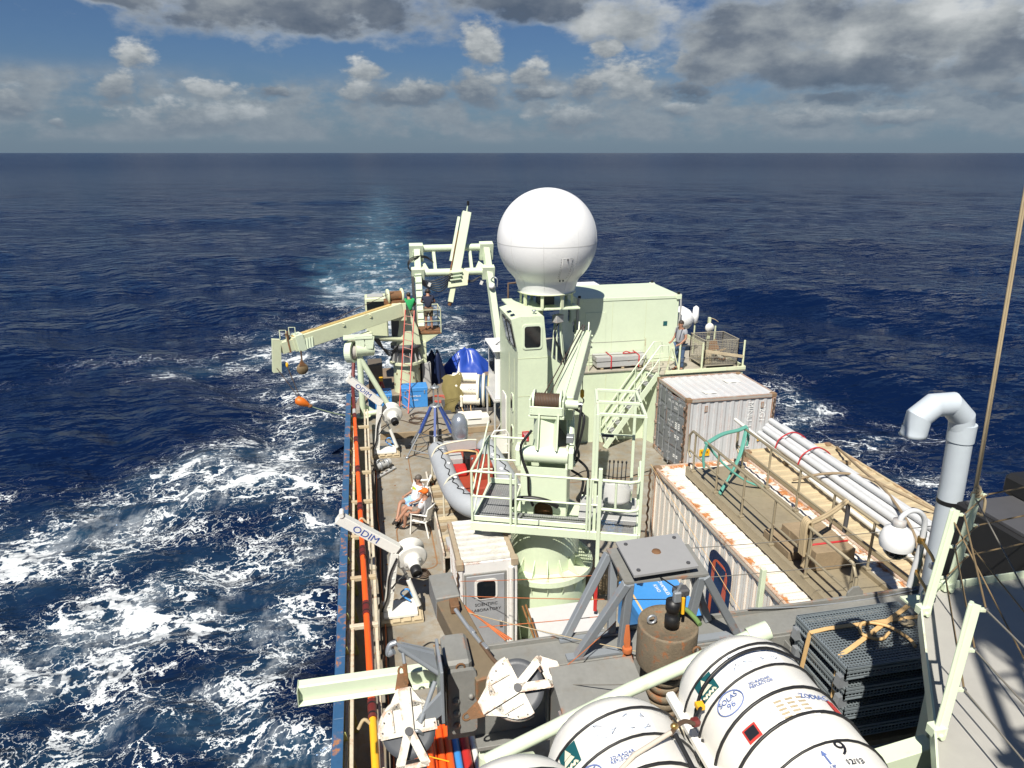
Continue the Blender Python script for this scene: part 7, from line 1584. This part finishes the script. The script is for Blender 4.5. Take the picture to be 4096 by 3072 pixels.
for dx_ in (-.012, .012): tube('rope', [(5.56 + dx_, 5.1, 6.66), (5.36 + dx_, 5.06, 9.3), (5.2 + dx_, 5.0, 12)], .011, ROPET, hl, 6)
M().tube([(5.56 + .035 * math.cos(a * 3), 5.08 + .03 * math.sin(a * 5), 6.64 + .05 * math.sin(a * 2)) for a in np.linspace(0, 6.28, 30)], .014, 6).o('knot', ROPET, hl); tube('tail', smooth([(5.58, 5.07, 6.62), (5.66, 5.07, 6.55), (5.66, 5.06, 6.4), (5.60, 5.06, 6.42)]), .013, ROPET, hl)

cc = thing('dome_camera', 'white dome security camera on a bent grey pole at the upper deck corner', 'camera', (5.2, 5.3, 5.5))
pole = smooth([(5.205, 5.28, 5.52), (5.235, 5.28, 5.85), (5.25, 5.28, 6.12), (5.23, 5.28, 6.28), (5.15, 5.28, 6.37), (5.05, 5.28, 6.39), (4.97, 5.28, 6.34), (4.95, 5.28, 6.28)])
tube('pole', pole, .026, PVC, cc, 12); M().lathe([(.001, .06), (.06, .055), (.065, .0), (.05, -.02)], (4.95, 5.28, 6.25), n=20).o('collar', LGREY, cc)
M().lathe([(.06, .12), (.12, .08), (.155, .0), (.16, -.06), (.15, -.11)], (4.955, 5.28, 6.12), (-.05, 0, 1), 30).o('housing', WHITEB, cc); M().lathe([(.118, -.11), (.11, -.17), (.07, -.22), (.001, -.235)], (4.955, 5.28, 6.12), (-.05, 0, 1), 24).o('lens_dome', GLASS, cc)
for zz in (5.70, 6.05):
    M().lathe([(.035, -.03), (.035, .03)], (5.24, 5.28, zz), n=14).o('clamp', BRASS, cc); tube('clamp_arm', [(5.24, 5.28, zz), (5.12, 5.0, zz), (5.03, 4.85, zz)], .016, BRASS, cc); M().box((5.02, 4.84, zz), (.09, .07, .05)).o('saddle', GALV, cc)

sc = .947
vt = thing('vent_pipe', 'tall grey gooseneck ventilation pipe bent over at the top', 'vent', (7.50, 7.2, 2.6))
def VP(x, z): return V((x * sc, 7.2, 9.7 - (9.7 - z) * sc))
pp = [VP(7.93, 2.2), VP(7.88, 5.25), VP(7.845, 6.05), VP(7.80, 6.30), VP(7.58, 6.50), VP(7.32, 6.50), VP(7.12, 6.35), VP(7.095, 6.12)]
def mit(pts, r, n=26):
    m = M(); P = [V(q) for q in pts]; prevs = None; rings = []
    for i, q in enumerate(P):
        d0 = (P[i] - P[i - 1]).normalized() if i else (P[1] - P[0]).normalized(); d1 = (P[i + 1] - P[i]).normalized() if i < len(P) - 1 else d0
        bis = (d0 + d1).normalized(); k_ = 1 / max(.4, bis.dot(d0)); yv = V((0, 1, 0)); xv = yv.cross(bis).normalized()
        rings.append([q + xv * (r * k_ * math.cos(2 * math.pi * j / n)) + yv * (r * math.sin(2 * math.pi * j / n)) for j in range(n)])
    for a, b in zip(rings[:-1], rings[1:]): m.add(a + b, [(j, n + j, n + (j + 1) % n, (j + 1) % n) for j in range(n)], True)
    return m
mit(pp, .150).o('pipe', VENT, vt)
d_ = (pp[1] - pp[0]).normalized()
for q, h, rr_ in ((VP(7.85, 5.95), .24, .163), (VP(7.89, 5.0), .06, .158)): M().lathe([(rr_, 0), (rr_, h)], q, d_, 28).o('sleeve' if h > .1 else 'band', VENT if h > .1 else BLACK, vt)
M().lathe([(.152, 0), (.152, .09), (.165, .13), (.14, .13), (.135, .02)], pp[-1] + V((0, 0, .1)), pp[-1] - pp[-2], 28, cap=False).o('mouth', VENT, vt)
fu = thing('exhaust_housing', 'black exhaust housing with shade in its colour behind the upper deck railing', 'housing', (8.3, 6.6, 2.6))
SHADEBLK = paint('black steel with shade', (.012, .012, .013), .6, .3)  # black structure, the shade on it painted into the near-black colour
box('casing', 7.25, 9.3, 5.75, 6.9, 2.6, 5.45, SHADEBLK, fu, .03); box('upper_casing', 8.0, 9.6, 5.9, 7.0, 5.45, 5.75, SHADEBLK, fu, .06); box('top_frame', 7.3, 8.0, 5.8, 6.8, 5.45, 5.5, DGREY, fu); cyl('drum', (8.6, 5.7, 5.6), (8.6, 6.9, 5.6), .33, SHADEBLK, fu)
tube('strut', [(7.1, 5.7, 2.6), (7.3, 5.75, 5.3)], .03, GREEND, fu); tube('handwheel', [(8.05 + .12 * math.cos(a), 5.6, 4.9 + .12 * math.sin(a)) for a in np.linspace(0, 6.28, 16)], .015, BRASS, fu)

# lines strung across the working deck
for i, (a, b, sag, mt, lab) in enumerate([((1.36, 11.1, 2.33), (3.12, 8.9, 3.62), .02, ROPEO, 'thin orange cord stretched from the laboratory corner to the grey frame'),
        ((1.05, 8.6, 3.75), (4.0, 8.2, 3.55), .02, ROPEO, 'orange cord stretched level from the outreach beam'), ((1.2, 7.9, 3.72), (3.0, 7.75, 3.75), .01, ROPEO, 'second orange cord stretched level past the frame legs'),
        ((1.02, 8.1, 3.85), (4.2, 6.4, 3.75), .06, ROPET, 'tan rope running from the outreach beam to the rusty weight'), ((1.95, 6.7, 3.85), (2.9, 7.35, 3.95), .02, ROPEO, 'orange lashing from the sheave block tail to the frame'),
        ((1.6, 6.6, 3.85), (2.6, 5.9, 4.25), .02, WIREG, 'grey wire rope running from the sheave block to the cabinet'), ((4.9, 7.55, 3.72), (9.3, 7.55, 3.95), .22, GALV, 'light chain drooping along the gantry beam edge'),
        ((3.95, 8.0, 4.5), (9.0, 7.7, 4.6), .05, WIREG, 'upper thin grey wire strung past the frame to the dome camera'), ((4.1, 8.0, 4.0), (8.8, 7.7, 4.1), .04, WIREG, 'lower thin grey wire strung past the frame to the dome camera'), ((6.42, 14.6, 2.62), (6.42, 8.3, 1.25), .0, STRAP, 'yellow brown rope sloping down the side of the rusty container')]):
    tag(M().tube(arc(a, b, sag, 14), .006 if mt is not GALV else .012, 5).o('line', mt), lab, 'line')
rc2 = thing('rope_hank', 'hank of orange rope hanging on the frame leg', 'rope', (2.92, 7.0, 3.4))
for k_ in range(8): M().tube(smooth([(2.90 + .004 * k_, 7.0, 4.15), (2.87 + .010 * k_, 6.97, 3.95), (2.89 + .007 * k_, 6.96, 3.82), (2.84 + .020 * k_, 6.95, 3.66), (2.88 + .012 * k_, 6.95, 3.50 + .015 * (k_ % 3))]), .010, 6).o('loop', ROPEO, rc2)
M().lathe([(.06, -.03), (.065, 0), (.06, .03)], (2.91, 6.96, 3.82), n=12).o('binding', ROPEO, rc2)
gs = thing('gantry_post', 'slim pale green rail post at the gantry beam beside the rusty container', 'post', (5.2, 7.75, 0)); box('post', 5.15, 5.22, 7.7, 7.77, 0, 4.2, GREEN, gs)
gs = thing('gantry_post', 'slim pale green rail post at the gantry beam below the dome camera', 'post', (7.7, 7.75, 0)); box('post', 7.66, 7.73, 7.7, 7.77, 0, 4.5, GREEN, gs)
pe = tag(M().prism([(-.14, 0), (.14, 0), (.12, .12), (.05, .2), (-.05, .2), (-.12, .12)], (6.6, 7.6, 3.60), (1, 0, 0), (0, 0, 1), .03).o('pad_eye', GREY), 'grey pad eye plate on the gantry beam edge', 'fitting')

# ================================================================== PEOPLE
def skinmesh(name, nodes, edges, root, mat, par, sub=2):
    bm = bmesh.new(); sk = bm.verts.layers.skin.verify(); org = ORG[par.name]; vs = {}
    for k_, (p, r) in nodes.items():
        v = bm.verts.new(V(p) - org); v[sk].radius = (r, r) if not isinstance(r, tuple) else r; v[sk].use_root = k_ == root; vs[k_] = v
    for a, b in edges: bm.edges.new((vs[a], vs[b]))
    me = bpy.data.meshes.new(name); bm.to_mesh(me); bm.free(); me.materials.append(mat)
    o = bpy.data.objects.new(name, me); COL.objects.link(o); o.parent = par; ORG[o.name] = org
    o.modifiers.new('skin', 'SKIN').use_smooth_shade = True
    sm_ = o.modifiers.new('sub', 'SUBSURF'); sm_.levels = sub; sm_.render_levels = sub
    return o


def person(label, loc, heading, J, cloth, hair, shoe, extra=None, hairshape=1.0):
    """J: joints in (right, forward, up); heading = direction faced"""
    f = V((heading[0], heading[1], 0)).normalized(); r = V((f.y, -f.x, 0)); L = V(loc)
    def W_(p): return L + r * p[0] + f * p[1] + V((0, 0, p[2]))
    t = thing('person', label, 'person', L); n = {}; e = []
    def N(k_, p, rad): n[k_] = (W_(p), rad)
    N('pel', J['pel'], .13); N('wai', J['wai'], .125); N('che', J['che'], .145); N('nec', J['nec'], .058)
    h0 = V(J['head']); N('h1', h0 + V((0, .01, -.045)), .075); N('h2', h0 + V((0, 0, .045)), .088); N('h3', h0 + V((0, -.005, .10)), .062)
    e += [('pel', 'wai'), ('wai', 'che'), ('che', 'nec'), ('nec', 'h1'), ('h1', 'h2'), ('h2', 'h3')]
    for s in 'LR':
        N('sh' + s, J['sh' + s], .062); N('el' + s, J['el' + s], .043); N('wr' + s, J['wr' + s], .030); N('ha' + s, J['ha' + s], .036)
        N('hi' + s, J['hi' + s], .095); N('kn' + s, J['kn' + s], .062); N('an' + s, J['an' + s], .040); N('to' + s, J['to' + s], .035)
        e += [('che', 'sh' + s), ('sh' + s, 'el' + s), ('el' + s, 'wr' + s), ('wr' + s, 'ha' + s), ('pel', 'hi' + s), ('hi' + s, 'kn' + s), ('kn' + s, 'an' + s), ('an' + s, 'to' + s)]
    body = skinmesh('body', n, e, 'pel', SKIN, t)
    def sub(name, keys, grow, mat, mids=()):
        nn = {k_: (n[k_][0], n[k_][1] + grow) for k_ in keys}
        for (k_, a, b, fr, rad) in mids: nn[k_] = (n[a][0].lerp(n[b][0], fr), rad)
        ed = [(a, b) for a, b in e if a in nn and b in nn] + [(a, k_) for (k_, a, b, fr, rad) in mids if a in nn]
        return skinmesh(name, nn, ed, keys[0], mat, t)
    top, trousers, long_ = cloth
    sub('shirt', ['che', 'wai', 'pel', 'shL', 'shR'], .034, top, [('nk', 'che', 'nec', .62, .085), ('aL', 'shL', 'elL', .62, .074), ('aR', 'shR', 'elR', .62, .074)])
    if long_: sub('trousers', ['pel', 'hiL', 'hiR', 'knL', 'knR'], .020, trousers, [('bL', 'knL', 'anL', .95, .062), ('bR', 'knR', 'anR', .95, .062)])
    else: sub('shorts', ['pel', 'hiL', 'hiR'], .024, trousers, [('bL', 'hiL', 'knL', .78, .10), ('bR', 'hiR', 'knR', .78, .10)])
    for s in 'LR':
        a, b = n['an' + s][0], n['to' + s][0]; d = (b - a); skinmesh('shoe', {'a': (a + V((0, 0, -.02)), .048), 'b': (b + d * .15, .046), 'c': (b + d * .7, .036)}, [('a', 'b'), ('b', 'c')], 'a', shoe, t, 1)
        # fingers and thumb
        w0, h_ = n['wr' + s][0], n['ha' + s][0]; dh = (h_ - w0).normalized(); sd_ = dh.cross(V((0, 0, 1)));
        sd_ = sd_.normalized() if sd_.length > .1 else r
        for k_ in range(4): q = h_ + sd_ * (.018 * (k_ - 1.5)); M().tube([q, q + dh * (.035 + .006 * (k_ in (1, 2))), q + dh * .06 + V((0, 0, -.02))], [.009, .009, .007], 6).o('finger', SKIN, body)
        M().tube([h_ - dh * .03 + sd_ * .03, h_ + dh * .005 + sd_ * .055, h_ + dh * .03 + sd_ * .06], [.011, .010, .008], 6).o('thumb', SKIN, body)
    hc = W_(h0); rot = Matrix((r, f, V((0, 0, 1)))).transposed()
    def HP(p): return hc + r * p[0] + f * p[1] + V((0, 0, p[2]))
    M().ell(HP((0, -.02, .055)), (.088, .098, .092), 18, 12, rot).o('hair', hair, t) if hair else None
    M().tube([HP((0, .085, .035)), HP((0, .112, -.005)), HP((0, .09, -.012))], [.010, .014, .008], 7).o('nose', SKIN, body)
    for s in (-1, 1):
        M().ell(HP((s * .085, 0, .01)), (.012, .022, .032), 8, 6, rot).o('ear', SKIN, body); M().ell(HP((s * .032, .082, .025)), (.012, .006, .008), 8, 5, rot).o('eye', HAIR, body)
    M().ell(HP((0, .085, -.045)), (.025, .008, .007), 8, 5, rot).o('mouth', MAROON, body)
    if extra: extra(t, HP, W_, rot)
    return t


stand = dict(pel=(0, 0, .95), wai=(0, 0, 1.10), che=(0, 0, 1.32), nec=(0, .01, 1.50), head=(0, .03, 1.63),
             shL=(-.19, 0, 1.42), elL=(-.25, -.02, 1.15), wrL=(-.24, .10, .93), haL=(-.23, .13, .86), shR=(.19, 0, 1.42), elR=(.25, -.02, 1.15), wrR=(.24, .10, .93), haR=(.23, .13, .86),
             hiL=(-.10, 0, .88), knL=(-.11, .02, .48), anL=(-.12, -.02, .10), toL=(-.13, .10, .05), hiR=(.10, 0, .88), knR=(.11, .02, .48), anR=(.12, -.02, .10), toR=(.13, .10, .05))
j1 = dict(stand); j1.update(wai=(0, .05, 1.10), che=(0, .03, 1.32), elL=(-.27, .05, 1.18), wrL=(-.20, .25, 1.0), haL=(-.17, .31, .98), elR=(.26, .02, 1.16), wrR=(.20, .22, 1.02), haR=(.18, .30, 1.0), head=(0, .06, 1.62))
def ov(t, HP, W_, rot):
    tube('overall_strap', [W_((-.10, .17, 1.15)), W_((-.12, .10, 1.48)), W_((-.10, -.16, 1.3)), W_((0, -.15, 1.05))], .017, TSHN, t, 5); tube('overall_strap', [W_((.10, .17, 1.15)), W_((.12, .10, 1.48)), W_((.10, -.16, 1.3)), W_((0, -.15, 1.05))], .017, TSHN, t, 5)
    M().tube([W_((.15 * math.cos(a), .155 * math.sin(a), 1.02)) for a in np.linspace(0, 6.28, 18)], .02, 6, True).o('belt', TSHN, t); M().lathe([(.036, -.012), (.036, .012)], W_((-.215, .21, 1.02)), (0, 1, 0), 10).o('watch', BLACK, t)
person('standing man in grey T shirt, dark braces and blue jeans on the deckhouse top', (10.35, 21.72, 2.6), (-.93, -.36), j1, (TSHG, DENIM, True), HAIR, SHOEB, ov)
j2 = dict(stand); j2.update(elL=(-.29, .06, 1.20), wrL=(-.12, .24, 1.12), haL=(-.05, .27, 1.12), elR=(.29, .06, 1.20), wrR=(.14, .24, 1.14), haR=(.07, .27, 1.14), head=(0, .07, 1.61), anL=(-.12, -.02, .10), anR=(.14, -.02, .10))
def hp_(t, HP, W_, rot):
    for s in (-1, 1): M().ell(HP((s * .10, -.005, .015)), (.03, .045, .05), 10, 7, rot).o('ear_defender', BLACK, t)
    M().tube([HP((.10 * math.cos(a), 0, .02 + .125 * math.sin(a))) for a in np.linspace(0, 3.14, 12)], .012, 6).o('headband', BLACK, t)
person('man in navy T shirt, khaki shorts and ear defenders on the stern crane platform', (2.55, 29.62, 2.53), (.12, 1), j2, (TSHN, SHORTK, False), HAIR, SHOEB, hp_)
person('person in green shirt half hidden behind the stern crane hoist drum', (1.78, 30.0, 2.35), (-.1, 1), dict(j2), (TSHE, SHORTK, False), HAIR, SHOE, None)
M().bb(1.3, 2.1, 29.4, 30.5, 2.27, 2.35).o('drive_platform', RUST, ac)

sit = dict(pel=(0, .02, .52), wai=(0, -.02, .66), che=(0, -.10, .87), nec=(0, -.11, 1.04), head=(0, -.07, 1.16), shL=(-.19, -.10, .97), elL=(-.27, -.02, .72), wrL=(-.26, .20, .66), haL=(-.25, .27, .65), shR=(.19, -.10, .97), elR=(.27, -.02, .72), wrR=(.24, .20, .66), haR=(.22, .27, .64),
           hiL=(-.10, .05, .50), knL=(-.12, .46, .50), anL=(-.10, .52, .10), toL=(-.10, .63, .05), hiR=(.10, .05, .51), knR=(.02, .47, .62), anR=(-.20, .66, .32), toR=(-.24, .75, .24))
def sg_(t, HP, W_, rot):
    M().box(HP((0, .088, .028)), (.13, .02, .035), rot).o('sunglasses', BLACK, t, .006)
    vs = [W_((-.11, .062, .98)), W_((.11, .062, .98)), W_((.12, .09, .70)), W_((-.10, .09, .70))]
    M().add([W_((-.10, .04, .965)), W_((.10, .04, .965)), W_((.10, .065, .87)), W_((-.10, .06, .84))], [(0, 1, 2, 3)]).o('shirt_print', SHIRTY, t); M().add([W_((-.09, .065, .83)), W_((.10, .07, .86)), W_((.09, .10, .75)), W_((-.07, .10, .75))], [(0, 1, 2, 3)]).o('shirt_print', TSHG, t)
hd1, hd2 = V((-.86, -.32, 0)).normalized(), V((-.80, .55, 0)).normalized()
person('seated man in white printed T shirt, sunglasses and light blue shorts on a plastic chair', (1.02, 17.92, .0), hd1, dict(sit), (TSHW, SHORTB, False), HAIRG, SHOE, sg_)
def cp_(t, HP, W_, rot):
    M().ell(HP((0, -.015, .075)), (.100, .108, .085), 18, 12, rot).o('cap', CAPO, t); M().prism([(-.075, 0), (.075, 0), (.06, .085), (0, .105), (-.06, .085)], HP((0, .075, .055)), rot @ V((1, 0, 0)), rot @ V((0, 1, -.12)), .012).o('cap_peak', CAPO, t)
person('seated man in pale grey T shirt and orange cap on a plastic chair', (1.13, 17.12, .0), hd2, dict(sit), (TSHL, SHORTG, False), None, SHOE, cp_)


def chair(label, loc, heading):
    f = V((heading[0], heading[1], 0)).normalized(); r = V((f.y, -f.x, 0)); L = V(loc); t = thing('plastic_chair', label, 'chair', L, 'white plastic garden chairs')
    def W_(p): return L + r * p[0] + f * p[1] + V((0, 0, p[2]))
    M().prism([(-.22, -.20), (.22, -.20), (.24, .24), (-.24, .24)], W_((0, 0, .41)), r, f, .025).o('seat', PLAST, t, .01)
    bk_ = M(); k_ = 8; vs = []
    for j in range(6):
        for i in range(k_ + 1): u = -1 + 2 * i / k_; vs.append(W_((u * (.23 - .02 * j / 5), -.20 - .14 * j / 5 + .05 * u * u, .44 + .44 * j / 5 - .05 * u * u * (j == 5))))
    o = bk_.add(vs, [(j * (k_ + 1) + i, j * (k_ + 1) + i + 1, (j + 1) * (k_ + 1) + i + 1, (j + 1) * (k_ + 1) + i) for j in range(5) for i in range(k_)], True).o('backrest', PLAST, t); o.modifiers.new('s', 'SOLIDIFY').thickness = .02
    for s in (-1, 1):
        M().bar(W_((s * .25, .26, 0)), W_((s * .23, .21, .62)), .045, .03, f).o('leg', PLAST, t, .006); M().bar(W_((s * .25, -.30, 0)), W_((s * .22, -.19, .44)), .045, .03, f).o('leg', PLAST, t, .006)
        M().bar(W_((s * .26, .23, .63)), W_((s * .25, -.27, .65)), .055, .025).o('armrest', PLAST, t, .008)
    return t
chair('white plastic chair of the man in sunglasses', (1.02, 17.92, 0), hd1); chair('white plastic chair of the man in the orange cap', (1.13, 17.12, 0), hd2)
chair('empty white plastic chair folded against the boat cradle wall', (1.2, 18.75, 0), (-1, .2))

# ================================================================== LOOSE GEAR ON DECK
for i, (x, y, r, n_, mt, lab) in enumerate(((4.9, 18.6, .30, 30, ROPET, 'coil of tan rope on deck forward of the stairway'), (.95, 15.0, .16, 22, WIRE, 'small coil of dark line by the lab wall and walkway'), (5.9, 18.0, .24, 26, BLACK, 'coil of black hose on deck by the grey container door'))):
    pts = [(x + (r - .004 * k_ * .3) * math.cos(k_ * .45), y + (r - .004 * k_ * .3) * math.sin(k_ * .45), .03 + .0022 * k_) for k_ in range(n_ * 3)]
    tag(M().tube(pts, .016, 6).o('rope_coil', mt), lab, 'rope')
for i, (pts, mt, lab) in enumerate(([[(.1, 12.6, .02), (.5, 12.3, .02), (.9, 12.5, .02), (1.2, 12.1, .02), (1.3, 11.4, .02)], BLACK, 'black cable snaking from the davit to the lab wall'], [[(5.2, 20.4, .02), (5.9, 19.6, .02), (6.6, 19.9, .02), (7.4, 19.2, .02), (8.6, 19.5, .02)], BLACK, 'black cable snaking across the deck below the stairway'], [[(.2, 24.6, .18), (.9, 25.3, .18), (1.6, 24.7, .18), (2.4, 25.2, .18), (3.0, 24.8, .18)], WIRE, 'brown cable lying across the raised after deck'])):
    tag(M().tube(smooth(pts, 8), .014, 6).o('deck_cable', mt), lab, 'cable')
